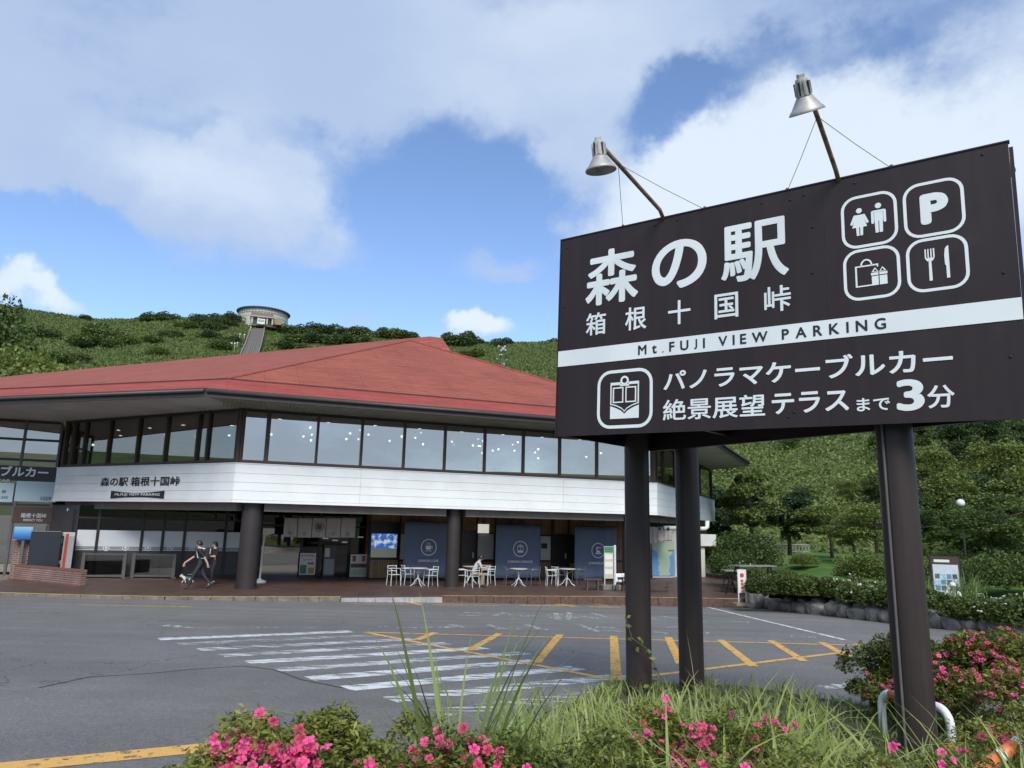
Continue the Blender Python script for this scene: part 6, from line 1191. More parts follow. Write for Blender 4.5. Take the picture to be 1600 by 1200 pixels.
P = scatter(-39, 6, 150, 338, 290000, rng); P[:, 2] += rng.uniform(-.35, .15, len(P)); tag(obj('bamboo_grass', blades('bamboo_grass', P, rng.uniform(.5, 1.05, len(P)), LV_SASA, rng, 1.0, .5)), 'dense bamboo grass covering the hill', 'grass', kind='stuff')
P = scatter(5, 40, 150, 330, 90000, rng); P = P[np.hypot(P[:, 0], P[:, 1]) < hill_params(np.arctan2(P[:, 0], P[:, 1]))[1]*1.03]; P[:, 2] += rng.uniform(-.35, .2, len(P)); tag(obj('upper_slope_grass', blades('upper_slope_grass', P, rng.uniform(.6, 1.3, len(P)), LV_SASA, rng, 1.0, .5)), 'bamboo grass on the upper slope behind the sign', 'grass', kind='stuff')
P = scatter(6, 40, 60, 178, 190000, rng); P[:, 2] += rng.uniform(-.2, .9, len(P)); tag(obj('slope_undergrowth', leaves('slope_undergrowth', P, rng.uniform(.2, .55, len(P)), LV_SHR, .5, .3, rng)), 'leafy undergrowth on the slope behind the garden', 'undergrowth', kind='stuff')
# ---- summit station, track and car
def summit():
    X_, Y_, r_ = hill_at(410, 512); dirv = np.array([X_, Y_])/math.hypot(X_, Y_); c0 = dirv*330; zg = atd(412, 508, 330)[2]
    px = 330/F
    e_ = tag(empty('summit_station', (c0[0], c0[1], zg)), 'round glazed station building on the hill top', 'building'); rz = math.atan2(-dirv[0], dirv[1]); e_.rotation_euler = (0, 0, rz)
    Rr = 37*px; M_SW_ = mat('station_cream', (.42, .42, .36), .6, .08); M_SG = mat('station_glass', (.30, .37, .37), .25, .15, 2); M_ST = mat('station_roof', (.10, .10, .10), .7, .1)
    z1 = 6.5*px; z2 = 17.5*px
    MB().lathe([(Rr*.97, -3), (Rr*.97, z1)], 48).build('lower_wall', M_SW_, e_); MB().lathe([(Rr*.95, z1), (Rr*.95, z2)], 48).build('glazing', M_SG, e_); MB().lathe([(Rr*.98, z1-.3), (Rr*.98, z1+.5)], 48).build('cornice', M_SW_, e_); MB().lathe([(Rr*1.06, z2), (Rr*1.06, z2+.35), (Rr*.9, z2+.4), (.1, z2+.45)], 48).build('roof', M_ST, e_); MB().lathe([(Rr*.975, (z1+z2)/2-.12), (Rr*.975, (z1+z2)/2+.12)], 48).build('glazing_bar', M_SW_, e_)
    for k in range(48):
        a = 2*math.pi*k/48
        if math.sin(a) < .25: MB().box((-.13, -.12, z1), (.13, .12, z2), 0, Matrix.Translation((Rr*.96*math.cos(a), Rr*.96*math.sin(a), 0)) @ Matrix.Rotation(a, 4, 'Z')).build('glazing_post', M_SW_, e_)
    # boarding hall in front
    wH = 31*px; x0 = -17*px; yf = -Rr-2.5
    MB().box((x0, yf, 0.5*px), (x0+wH, -Rr*.5, 7*px)).build('hall_upper', mat('hall_brown', (.20, .135, .125), .7, .08), e_); MB().box((x0-.3, yf-.5, 0.0*px), (x0+wH+.3, -Rr*.5, 1.0*px)).build('hall_band', M_SW_, e_); MB().box((x0+wH, yf+2, -7*px), (x0+wH+12*px, -Rr*.4, 2*px)).build('side_block', mat('side_tan', (.26, .20, .11), .7, .1), e_); MB().box((x0, -Rr*.6, -12*px), (x0+wH, -Rr*.5, .5*px)).build('hall_back', M_BLACK, e_)
    for k in (.03, .30, .70, .94): MB().box((x0+wH*k, yf, -10*px), (x0+wH*k+.55, yf+.6, .2*px)).build('hall_pillar', M_SW_, e_)
    # cable car inside the hall
    car = tag(empty('cable_car', (c0[0]+dirv[0]*(yf-.5)-dirv[1]*0, c0[1]+dirv[1]*(yf-.5), zg-12.2*px), rz), 'white cable car waiting under the summit station', 'cable car')
    cw = 11*px; cx = -8*px
    MB().box((cx, -1.0, 0), (cx+cw, 3, 8.5*px)).build('car_body', mat('car_white', (.62, .65, .66), .4, .05), car, bevel=.2); MB().box((cx+.35, -1.05, 3.6*px), (cx+cw-.35, -1.0, 7.2*px)).build('windscreen', M_SG, car)
    for s in (.15, .75): MB().lathe([(.3, 0), (.3, .1)], 12, Matrix.Translation((cx+cw*s+.3, -1.05, 1.6*px)) @ Matrix.Rotation(math.radians(90), 4, 'X')).build('headlight', M_STEEL, car)
    # track
    T_ = tag(empty('cable_track', (c0[0], c0[1], 0), rz), 'steep double cable railway track climbing to the summit station', 'railway track')
    M_TR = mat('track_bed', (.10, .095, .09), .9, .3, .6, .4, 6); M_RL = mat('rail_steel', (.16, .15, .14), .5, .2, 2)
    inv = Matrix.Rotation(-rz, 4, 'Z') @ Matrix.Translation((-c0[0], -c0[1], 0))
    def tp(x, y, d): p = atd(x, y, d); return inv @ Vector(p)
    row = [(402, 514, 316, 11), (399, 527, 300, 11.8), (395, 540, 284, 12.6), (390, 553, 268, 13.6), (385, 566, 252, 15), (378, 585, 236, 17)]
    Lp = [tp(x-w_, y, d) for x, y, d, w_ in row]; Rp = [tp(x+w_, y, d) for x, y, d, w_ in row]
    V = []; Fq = []
    for l, r in zip(Lp, Rp): V += [l, r, r-Vector((0, 0, 3)), l-Vector((0, 0, 3))]
    for i in range(len(row)-1):
        for k in range(4): Fq.append((i*4+k, i*4+(k+1) % 4, i*4+4+(k+1) % 4, i*4+4+k))
    tb_ = MB().add(V, Fq).build('track_bed', M_TR, T_)
    for f in (.0, .14, .36, .50, .64, .86, 1.0):
        MB().tube([tuple(l.lerp(r, f)+Vector((0, 0, .25 if 0 < f < 1 else .5))) for l, r in zip(Lp, Rp)], .16 if 0 < f < 1 else .28, 5).build('rail' if 0 < f < 1 else 'side_kerb', M_RL if 0 < f < 1 else M_BEAM, T_)
    for i in range(len(row)-1):
        for k in range(9):
            f = k/9; l = Lp[i].lerp(Lp[i+1], f); r = Rp[i].lerp(Rp[i+1], f); MB().bar(tuple(l.lerp(r, .08)+Vector((0, 0, .08))), tuple(l.lerp(r, .92)+Vector((0, 0, .08))), .3, .2).build('sleeper', M_BEAM, tb_)
summit()
# lights along the track and the equipment mast behind the roof
M_GLB = mat('globe_white', (.75, .75, .72), .3, 0)
for x, y in ((374, 532), (381, 533), (391, 520), (361, 546), (366, 547), (370, 546), (417, 517)):
    X_, Y_, r_ = hill_at(x, y); e_ = tag(empty('track_light', (X_, Y_, float(zhill(X_, Y_)))), 'small white globe light beside the cable car track', 'light', 'globe lights along the track'); MB().tube([(0, 0, 0), (0, 0, 2.0)], .06, 6).build('pole', M_STEEL, e_); MB().lathe([(.001, 1.9), (.26, 2.1), (.3, 2.3), (.2, 2.5), (.001, 2.6)], 10).build('globe', M_GLB, e_, smooth=True)
X_, Y_ = hp(783.5, 575, 120); zt_ = atd(785, 541, 120)[2]; zg_ = float(zhill(X_, Y_)); k = 120/F
e_ = tag(empty('equipment_mast', (X_, Y_, zg_)), 'slim mast with white loudspeakers and floodlights behind the roof', 'mast'); hm = zt_-zg_
MB().tube([(0, 0, -.5), (0, 0, hm)], .16, 8).build('pole', M_SGREY, e_)
for dx, dz, s in ((-5, -1, .28), (5, -1.5, .32), (2, -5, .42), (-1, -8, .3), (6, -7, .3), (0, -15, .25), (-3, -15, .2), (-7, -22, .16), (8, -23, .16)):
    MB().lathe([(.06*s*3, 0), (s*.62, .4), (s*.62, .5)], 10, Matrix.Translation((dx*k, 0, hm+dz*k)) @ Matrix.Rotation(math.radians(90), 4, 'X')).build('loudspeaker', mat('speaker_grey', (.3, .31, .3), .5, .1), e_); MB().bar((0, 0, hm+dz*k), (dx*k, 0, hm+dz*k), .06).build('bracket', M_SGREY, e_)
MB().box((2*k, -.3, hm-30*k), (6*k, .3, hm-29*k)).build('platform', M_STEEL, e_)
# ================================================================ garden on the right
M_STONE = mat('wall_stone', (.165, .155, .14), .85, .45, 2.2, .9, 9, col2=(.30, .285, .26), detail=9)
def stone_mesh(seed):
    bm = bmesh.new(); bmesh.ops.create_icosphere(bm, subdivisions=3, radius=.5); r = random.Random(seed); ph = [r.uniform(0, 6.3) for _ in range(9)]
    for v in bm.verts:
        c = v.co.copy(); c.x = math.copysign(abs(c.x*2)**.62/2, c.x); c.z = math.copysign(abs(c.z*2)**.62/2, c.z); c.y = math.copysign(abs(c.y*2)**.75/2, c.y)
        k = 1+.10*math.sin(c.x*5+ph[0])*math.cos(c.z*6+ph[1])+.07*math.sin(c.z*9+ph[2]+c.y*7)+.04*math.sin(c.x*17+ph[3])*math.sin(c.z*15+ph[4]); v.co = c*k
    me = bpy.data.meshes.new('stone'); bm.to_mesh(me); bm.free(); me.materials.append(M_STONE); me.polygons.foreach_set('use_smooth', [True]*len(me.polygons)); return me
STM = [stone_mesh(s) for s in range(6)]
SWL = tag(empty('stone_wall', (WALLP[0][0], WALLP[0][1], 0)), 'low wall of rough grey boulders edging the raised garden', 'wall')
r = random.Random(4); seg = 0; path = []
for a, b_ in zip(WALLP, WALLP[1:]):
    L_ = math.dist(a, b_); t_ = 0
    while t_ < L_: path.append((a[0]+(b_[0]-a[0])*t_/L_, a[1]+(b_[1]-a[1])*t_/L_, math.atan2(b_[1]-a[1], b_[0]-a[0]))); t_ += .02
i = 0; n_st = 0
while i < len(path)-1 and n_st < 48:
    w_ = r.uniform(.38, .85); x, y, a = path[min(i+int(w_*25), len(path)-1)]; h_ = r.uniform(.38, .54)
    o = obj('stone', STM[n_st % 6], SWL); o.location = (x-WALLP[0][0], y-WALLP[0][1], zasp(x, y)+h_*.40); o.rotation_euler = (r.uniform(-.1, .1), r.uniform(-.15, .15), a+r.uniform(-.15, .15)); o.scale = (w_*1.06, .5, h_*1.05)
    if r.random() < .5:
        o = obj('stone', STM[(n_st+3) % 6], SWL); o.location = (x-WALLP[0][0]+.12, y-WALLP[0][1]+.12, zasp(x, y)+h_*.86); o.rotation_euler = (0, .2, a); o.scale = (w_*.55, .4, .26)
    i += int(w_*50); n_st += 1
g_ = asp(1183, 951); o = obj('stone', STM[2], SWL); o.location = (g_[0]-WALLP[0][0], g_[1]-WALLP[0][1]+.2, zasp(g_[0], g_[1])+.32); o.scale = (.62, .6, .85); o['label'] = 'tall pale end boulder beside the kerb'
# low azalea hedge plants behind the stones
M_FW = leafmat('blossom_white', [(.6, .6, .55), (.75, .75, .7)], .6, .2); M_FP = leafmat('blossom_pink', [(.60, .045, .15), (.70, .08, .21), (.74, .14, .28)], .6, .25)
PROTO['hedge'] = dome('azalea_hedge', 51, .95, .75, .55, 5200, .085, LV_AZ); PROTO['hedgew'] = dome('azalea_hedge', 52, .95, .75, .55, 5200, .085, LV_AZ, 14, 110, M_FW, .085); PROTO['clip'] = dome('clipped_shrub', 53, 1.3, 1.2, 1.35, 9000, .10, LV_MID, 40); PROTO['clipl'] = dome('clipped_shrub', 54, 1.3, 1.1, 1.15, 8000, .10, LV_LIGHT, 40)
hs = [(1195, 926, 0), (1222, 924, 0), (1212, 912, 0), (1250, 926, 0), (1280, 929, 0), (1310, 932, 0), (1335, 936, 1), (1362, 940, 0), (1390, 946, 0), (1420, 950, 0), (1452, 955, 0), (1485, 960, 0), (1518, 964, 0), (1550, 968, 0), (1585, 972, 1), (1618, 976, 0), (1185, 908, 0), (1160, 902, 1)]
ORD = ['first', 'second', 'third', 'fourth', 'fifth', 'sixth', 'seventh', 'eighth', 'ninth', 'tenth', 'eleventh', 'twelfth', 'thirteenth', 'fourteenth', 'fifteenth', 'sixteenth', 'seventeenth', 'eighteenth', 'nineteenth', 'twentieth', 'twenty-first', 'twenty-second', 'twenty-third', 'twenty-fourth', 'twenty-fifth']
hs.sort()
for i, (x, y, f) in enumerate(hs):
    p = atg(x, y+.5); plant('hedgew' if f else 'hedge', p, (.95+.3*random.random()), random.uniform(0, 6), f'{ORD[i]} azalea hedge plant from the kerb end' + (', dotted with white blossom, above the stone wall' if f else ', plain green, above the stone wall'), 'hedge', 'azalea hedge along the stone wall')
for x, y, s, key, lab in ((1163, 884, 1.45, 'clip', 'big dome shaped clipped shrub beside the kiosk'), (1128, 880, 1.1, 'clip', 'clipped shrub half hidden behind the kiosk'), (1254, 882, .62, 'clipl', 'small round clipped shrub on the lawn'), (1345, 902, 1.0, 'clipl', 'clipped shrub left of the near sign post'), (1375, 904, 1.05, 'clipl', 'clipped shrub partly behind the near sign post'), (1496, 903, 1.1, 'clipl', 'clipped shrub right of the picture board'), (1530, 906, 1.0, 'clipl', 'clipped shrub under the forked maple'), (1575, 916, 1.05, 'clip', 'clipped shrub at the right edge of the garden'), (1145, 897, .8, 'clip', 'low shrub between the kiosk and the trestle')):
    plant(key, atg(x, y), s, random.uniform(0, 6), lab, 'shrub', 'clipped shrubs of the garden')
# lamp post with globe
p = atg(1511, 893); e_ = tag(empty('globe_lamp', p), 'black lamp post with a white globe among the garden trees', 'lamp'); d_ = math.hypot(p[0], p[1]); zt_ = atd(1505.5, 786, d_)[2]-p[2]; M_LP = mat('lamp_post_black', (.03, .03, .03), .5, .1)
MB().tube([(0, 0, -.2), (0, 0, zt_-.2)], [.06, .045], 8).build('post', M_LP, e_); MB().lathe([(.06, zt_-.22), (.12, zt_-.15), (.05, zt_-.1)], 10).build('collar', M_LP, e_); MB().lathe([(.001, zt_-.2)]+[(.2*math.cos(a), zt_+.2*math.sin(a)) for a in np.linspace(-1.2, 1.2, 9)]+[(.001, zt_+.2)], 16).build('globe', M_GLB, e_, smooth=True); zl = atd(1513, 818, d_)[2]-p[2]; MB().lathe([(.001, 0), (.1, .06), (.15, .26), (.001, .28)], 12, Matrix.Translation((.12, -.1, zl)) @ Matrix.Rotation(math.radians(100), 4, 'Y')).build('loudspeaker', M_GLB, e_, smooth=True); MB().bar((0, 0, zl), (.2, -.1, zl), .04).build('bracket', M_LP, e_); MB().bar((-.25, 0, zl+.7), (.1, 0, zl+.7), .03).build('bracket', M_LP, e_)
# picture board
p = np.array([*atd(1460, 700, 31)[:2], -.27]); e_ = tag(empty('picture_board', p, -.35), 'dark framed board with rows of landscape photographs in the garden', 'board'); d_ = math.hypot(p[0], p[1]); k = d_/F
bw_, z0_, z1_ = 33*k, .72, atd(1460, 869, d_)[2]-p[2]
MB().box((-bw_/2, -.04, z0_), (bw_/2, .04, z1_)).build('board', mat('board_brown', (.05, .03, .025), .5, .1), e_); MB().box((-bw_/2+.05, -.05, z0_+.08), (bw_/2-.05, -.041, z1_-.28)).build('sheet', mat('sheet_pale', (.5, .55, .6), .5, .05), e_)
for s in (-1, 1): MB().box((s*bw_/2-.04, -.03, 0), (s*bw_/2+.04, .03, z1_)).build('post', M_BLACK, e_)
for i in range(4):
    for j in range(3): MB().box((-bw_/2+.1+i*(bw_-.16)/4, -.056, z0_+.14+j*.2), (-bw_/2+.1+i*(bw_-.16)/4+(bw_-.3)/4, -.051, z0_+.14+j*.2+.16)).build('photograph', [mat('photo_blue', (.1, .25, .42), .4, .4, 9), mat('photo_sky', (.35, .5, .65), .4, .4, 9), mat('photo_green', (.08, .12, .1), .4, .5, 9)][(i*2+j) % 3], e_)
MB().box((-bw_/2+.1, -.046, z1_-.2), (bw_/2-.3, -.041, z1_-.11)).build('header_lettering', M_POST, e_)
def terr(x, d): p = atd(x, 700, d); return np.array([p[0], p[1], -.27])
# garden furniture: copies of the white bistro chair and table
for x, y, rz, lab in ((1350, 30, 1.2, 'white chair on the lawn left of the near sign post'), (1384, 30.5, .3, 'white chair half hidden by the near sign post'), (1456, 27.5, 2.8, 'white chair by the table of the seated visitor'), (1490, 28.5, -1.0, 'white chair right of the seated visitor'), (1503, 33, .6, 'white chair behind the clipped shrub by the picture board'), (1541, 30, 2.0, 'white chair left of the teal covers'), (1588, 30, .3, 'white chair at the right edge of the garden')):
    c_ = copy_tree(CH0); c_.location = tuple(terr(x, y)); c_.rotation_euler = (0, 0, rz); tag(c_, lab, 'chair', 'white chairs in the garden')
for x, y, lab in ((1336, 31, 'low white table on the lawn left of the near sign post'), (1468, 27.6, 'white table of the seated visitor'), (1312, 31, 'dark topped table with a white bin on the lawn')):
    c_ = copy_tree(TB0); c_.location = tuple(terr(x, y)); tag(c_, lab, 'table', 'garden tables')
p = terr(1315, 31); e_ = tag(empty('white_bin', (p[0], p[1], p[2]+.74)), 'square white bin standing on the lawn table', 'bin'); MB().box((-.11, -.11, 0), (.11, .11, .28)).build('body', M_STEEL, e_, bevel=.03); MB().box((-.12, -.12, .28), (.12, .12, .32)).build('lid', M_GLB, e_)
for x, lab in ((1290, 'left of two thin white poles on the lawn'), (1295, 'right of two thin white poles on the lawn'), (1576, 'short white pole by the teal covers')):
    p = terr(x, 31 if x < 1500 else 28); e_ = tag(empty('white_pole', p), lab, 'pole'); MB().tube([(0, 0, -.1), (0, 0, 1.1)], .025, 8).build('shaft', M_STEEL, e_); MB().lathe([(.12, 0), (.1, .03)], 10).build('foot', M_STEEL, e_)
sitter(terr(1464, 28.4), -.2, [M_SKIN, M_SHIRTW, M_KHAKI, M_SHOE], 'person in a white top and white hat sitting at the garden table', M_GLB, .22)
M_TEAL = mat('teal_cover', (.20, .33, .31), .45, .12, 3)
for k in range(6):
    p = atd(1530+k*13, 700, 26.5); p = np.array([p[0], p[1], .12]); V = []; Fq = []; n = 8
    for i in range(n+1):
        a = math.pi*i/n
        for j in range(5): V.append((.3*math.cos(a)*(1-.1*math.sin(j)), -.5+j*.25, .34*math.sin(a)*(1-.12*(j-2)**2/4)))
    for i in range(n):
        for j in range(4): Fq.append((i*5+j, i*5+j+1, i*5+j+6, i*5+j+5))
    e_ = tag(empty('plastic_cover', p, -.5), ['first from the left', 'second from the left', 'third from the left', 'fourth from the left', 'fifth from the left', 'rightmost'][k]+' of the arched teal plastic covers behind the hedge', 'cover', 'teal plastic covers'); MB().add(V, Fq).build('arch', M_TEAL, e_, smooth=True).modifiers.new('s', 'SOLIDIFY').thickness = .03; MB().box((-.33, -.5, -.4), (.33, .5, .0)).build('tray', M_BEAM, e_)
# pale lattice fence at the back of the lawn
fa, fb = atd(1196, 861, 57), atd(1262, 862, 58); FE = tag(empty('lattice_fence', fa, math.atan2(fb[1]-fa[1], fb[0]-fa[0])), 'pale lattice fence between the tree trunks', 'fence'); L_ = math.dist(fa[:2], fb[:2])
for k in range(14): x = L_*k/13; MB().bar((x, 0, 0), (x+.18, 0, .5), .05, .03).build('slat', M_KPALE, FE); MB().bar((x+.18, .03, 0), (x, .03, .5), .05, .03).build('slat', M_KPALE, FE)
for z in (.0, .5): MB().box((0, -.05, z-.03), (L_+.1, .05, z+.03)).build('rail', M_KPALE, FE)
# ================================================================ foreground bed
M_SOIL = mat('bed_soil', (.055, .052, .028), .95, .4, 3, .8, 18)
bed = [(-1.6, .3), (9.5, .3), (9.5, 6.6), (7.0, 8.4), (4.3, 8.7), (3.1, 10.1), (1.4, 10.2), (.7, 8.4), (-.2, 5.4), (-1.3, 4.6), (-1.75, 3.4)]
MB().add([(x, y, zasp(x, y)+.05) for x, y in bed]+[(x, y, zasp(x, y)-.2) for x, y in bed], [tuple(range(len(bed)))]+[(i, len(bed)+i, len(bed)+(i+1) % len(bed), (i+1) % len(bed)) for i in range(len(bed))]).build('planting_bed', M_SOIL)['kind'] = 'structure'
# one azalea flower: five ruffled petals
def flower_mesh(seed, m):
    r = random.Random(seed); V = [(0, 0, -.012)]; Fq = []
    for k in range(5):
        a = 2*math.pi*k/5; o = len(V); c, s = math.cos(a), math.sin(a); t_ = (-s, c)
        for rr, ww, z in ((.010, .006, .004), (.021, .014, .012+r.uniform(-.002, .003)), (.031, .012, .014+r.uniform(-.004, .004)), (.036, .004, .010)):
            for q in (-1, 1): V.append((c*rr+t_[0]*ww*q, s*rr+t_[1]*ww*q, z+r.uniform(-.002, .002)-(.002 if q < 0 else 0)))
        Fq += [(0, o, o+1)]+[(o+2*j, o+2*j+2, o+2*j+3, o+2*j+1) for j in range(3)]
    mb_ = MB().add(V, Fq)
    for q in range(3): a = q*2.1; mb_.tube([(0, 0, 0), (.006*math.cos(a), .006*math.sin(a), .03)], .0012, 3, caps=False)
    return mb_.mesh('flower', m, True)
FLM = [flower_mesh(s, M_FP) for s in range(4)]
AZ_FG = leafmat('leaf_azalea_near', [(.075, .10, .018), (.135, .17, .03), (.23, .25, .06)], .45, .3)
def azalea(pos, rx, h_, n, nf, seed, label, clusters=8, nleaf=.032, scat=.25, fs=1.0):
    rng = np.random.default_rng(seed); e_ = empty('azalea_bush', pos); lobes = 26
    c = np.stack([rng.uniform(-.85, .85, lobes)*rx, rng.uniform(-.85, .85, lobes)*rx, rng.uniform(.45, .86, lobes)*h_], 1); c[:, 2] *= 1-.35*(np.hypot(c[:, 0], c[:, 1])/rx)**2; lr = rng.uniform(.20, .34, lobes)*rx
    nt_ = n//6; k = rng.integers(0, lobes, nt_); d = rng.normal(size=(nt_, 3)); d /= np.linalg.norm(d, axis=1)[:, None]; d[:, 2] = np.abs(d[:, 2]); T_ = c[k]+d*(lr[k]*rng.uniform(.7, 1.05, nt_))[:, None]
    P = np.repeat(T_, 6, 0)+rng.normal(size=(nt_*6, 3))*.013; P[:, 2] = np.maximum(P[:, 2], .02)
    obj('foliage', leaves('foliage', P, rng.uniform(.7, 1.2, len(P))*nleaf, AZ_FG, .38, .9, rng), e_)
    st = MB()
    for q in range(9): st.tube([(0, 0, -.05), tuple(c[q]*np.array([.4, .4, .5])), tuple(c[q])], [.018, .012, .004], 5)
    st.build('stems', M_BARK, e_)
    nf = min(nf*3, 290)
    def pick(kk):
        j = rng.integers(0, len(T_), kk); q = T_[j]; sc_ = q[:, 2]/h_-.45*q[:, 1]/rx; return T_[j[int(np.argmax(sc_))]]
    ctrs = [pick(14) for _ in range(clusters)]
    for q in range(nf):
        if rng.random() < scat: ctr = pick(5); rr = .02
        else: ctr = ctrs[q % clusters]; rr = .075
        dv = np.array([0, -.55, .8])+rng.normal(size=3)*.55; dv /= np.linalg.norm(dv); pp = ctr+rng.normal(size=3)*rr*.5*np.array([1, 1, .55])+np.array([0, -.008, .014])
        o = obj('flower', FLM[q % 4], e_); o.location = tuple(pp); o.rotation_euler = Vector(dv).to_track_quat('Z', 'Y').to_euler(); s = rng.uniform(.47, .72)*fs; o.scale = (s, s, s*rng.uniform(.9, 1.7))
    tag(e_, label, 'azalea', 'pink azaleas in the foreground bed'); return e_
def az_at(x, ytop, d, rx, n, nf, seed, label, clusters=8, nl=.032, scat=.25, fs=1.0):
    t_ = atd(x, ytop, d); zg = zasp(t_[0], t_[1])+.02; azalea((t_[0], t_[1], zg), rx, max(.3, (t_[2]-zg)*1.16), n, nf, seed, label, clusters, nl, scat, fs)
az_at(445, 1124, 3.05, .42, 12000, 46, 1, 'pink azalea bush at the left end of the foreground bed', 8)
az_at(345, 1180, 2.75, .26, 5500, 12, 2, 'low sprig of pink azalea at the bottom left corner of the bed', 4)
az_at(530, 1130, 3.0, .36, 11000, 50, 3, 'azalea bush with the densest pink blossom cluster', 5)
az_at(630, 1122, 3.3, .46, 12000, 40, 4, 'pink azalea bush left of the tall grass clump', 9)
az_at(735, 1135, 3.2, .46, 12000, 30, 5, 'pink azalea bush under the tall grass clump', 9)
az_at(845, 1168, 3.05, .46, 12000, 9, 6, 'azalea bush with few flowers right of the tall grass clump', 8)
az_at(960, 1174, 3.1, .46, 12000, 9, 7, 'azalea bush in front of the leftmost sign post', 8)
az_at(1080, 1172, 3.2, .46, 12000, 10, 8, 'azalea bush in front of the middle sign post', 8)
az_at(1205, 1184, 3.2, .44, 10000, 5, 9, 'azalea bush at the bottom centre right among grass', 6)
az_at(1330, 1186, 3.2, .42, 9000, 4, 10, 'azalea bush left of the foot of the near post', 5)
az_at(1405, 1046, 9.2, .5, 16000, 60, 11, 'pink azalea bush showing left of the near post', 16, .05, .8, 1.15)
az_at(1500, 1018, 9.3, .95, 34000, 110, 12, 'tall pink azalea bush right of the near post', 26, .05, .8, 1.15)
az_at(1605, 1022, 8.9, .95, 34000, 90, 13, 'tall pink azalea bush at the right edge', 24, .05, .8, 1.15)
az_at(1575, 1150, 6.0, .45, 8000, 16, 14, 'dark azalea bush in front of the tall pink bushes', 8)
az_at(1620, 1130, 5.6, .5, 8000, 16, 15, 'azalea bush at the lower right edge', 8)
az_at(1490, 1192, 4.2, .40, 8000, 5, 16, 'azalea bush at the bottom right beside the near post', 6)
az_at(1130, 1112, 4.8, .42, 8000, 16, 17, 'azalea bush behind the grass between middle and near posts', 8)
az_at(1010, 1112, 4.8, .40, 8000, 18, 18, 'azalea bush behind the grass at the leftmost post', 8)
# tall grass
GR = leafmat('grass_blade', [(.14, .20, .045), (.22, .30, .075), (.33, .39, .13)], .5, .35); GRD = leafmat('grass_straw', [(.32, .29, .15), (.42, .37, .22)], .7, .3)
def grass_mesh(name, clumps, m, seed, seg=7):
    rng = np.random.default_rng(seed); VV = []; n_tot = 0
    for (x, y, z, n, ln, spread, wd, droop) in clumps:
        b0 = np.stack([rng.normal(size=n)*spread*.35+x, rng.normal(size=n)*spread*.35+y, np.full(n, z)], 1); az_ = rng.uniform(0, 2*math.pi, n); dh = np.stack([np.cos(az_), np.sin(az_), np.zeros(n)], 1); L_ = ln*rng.uniform(.45, 1.1, n); dr = droop*rng.uniform(.25, 1.25, n); lean = rng.uniform(.05, .35, n); sd_ = np.stack([-np.sin(az_), np.cos(az_), np.zeros(n)], 1); tw = rng.uniform(-.5, .5, n)
        t_ = np.linspace(0, 1, seg)
        hx = (lean[:, None]*t_+dr[:, None]*t_**2.2*.75)*L_[:, None]; hz = (t_*(1-.1*lean[:, None])-dr[:, None]*.62*t_**2.6)*L_[:, None]
        C_ = b0[:, None, :]+dh[:, None, :]*hx[..., None]+np.array([0, 0, 1.])*hz[..., None]; w_ = wd*rng.uniform(.6, 1.2, n)[:, None]*np.minimum(1, (1-t_)*2.2+.04)[None, :]*(.55+.45*np.minimum(1, t_*4)); s_ = sd_[:, None, :]*np.cos(tw)[:, None, None]+np.array([0, 0, 1.])*np.sin(tw)[:, None, None]*.4
        V = np.stack([C_-s_*w_[..., None]/2, C_+s_*w_[..., None]/2], 2); VV.append(V.reshape(n, seg*2, 3))
    V = np.concatenate(VV, 0); n = len(V); j = np.arange(seg-1); f = np.stack([2*j, 2*j+1, 2*j+3, 2*j+2], 1); Fq = (np.arange(n)[:, None, None]*(seg*2)+f[None]).reshape(-1, 4)
    return npmesh(name, V.reshape(-1, 3), Fq, m, True)
def gc(x, ybase, d, n, ln, spread=.16, wd=.013, droop=.6): p = atd(x, ybase, d); return (p[0], p[1], zasp(p[0], p[1])+.03, n, ln, spread, wd, droop)
e_ = tag(empty('grass_clump', (0, 0, 0)), 'tall arching clump of broad grass blades in front of the zebra crossing', 'grass'); c0 = gc(715, 1100, 3.7, 70, 1.5, .18, .02, .75); e_.location = c0[:3]
obj('blades', grass_mesh('blades', [(0, 0, 0)+c0[3:], (.0, 0, 0, 30, 1.55, .12, .026, .34), (.2, -.05, 0, 30, 1.2, .25, .016, .6)], GR, 3, 9), e_); obj('dry_blades', grass_mesh('dry_blades', [(0, 0, 0, 10, .8, .2, .008, .9)], GRD, 4), e_)
tall = []; dry = []
rng = np.random.default_rng(9)
def inbed(x, y):
    c = False; n = len(bed); j = n-1
    for i in range(n):
        if (bed[i][1] > y) != (bed[j][1] > y) and x < (bed[j][0]-bed[i][0])*(y-bed[i][1])/(bed[j][1]-bed[i][1])+bed[i][0]: c = not c
        j = i
    return c
while len(tall) < 600:
    x, y = rng.uniform(-.3, 7.5), 2.2+8.0*rng.random()**1.5; d = math.hypot(x, y)
    if not inbed(x, y) or x < -.35+.0*y or x/y > .85: continue
    if d < 3.3 and x/y < .1 and rng.random() < .6: continue
    if x/y < -.02 and rng.random() < .6: continue
    ln = np.interp(d, [2.4, 3, 3.6, 4.6, 6, 7, 8, 10], [.5, .72, .95, 1.12, .78, .5, .34, .3])*rng.uniform(.7, 1.15)*(.55 if (x/y > .40 and d > 5.4) else 1); n = int(rng.integers(7, 20))
    tall.append((x, y, zasp(x, y)+.03, n, ln, .24, np.interp(d, [3, 6, 10], [.016, .020, .021]), rng.uniform(.55, 1.05)))
    if rng.random() < .7: dry.append((x, y, zasp(x, y)+.03, 3, ln*1.05, .25, .006, .75))
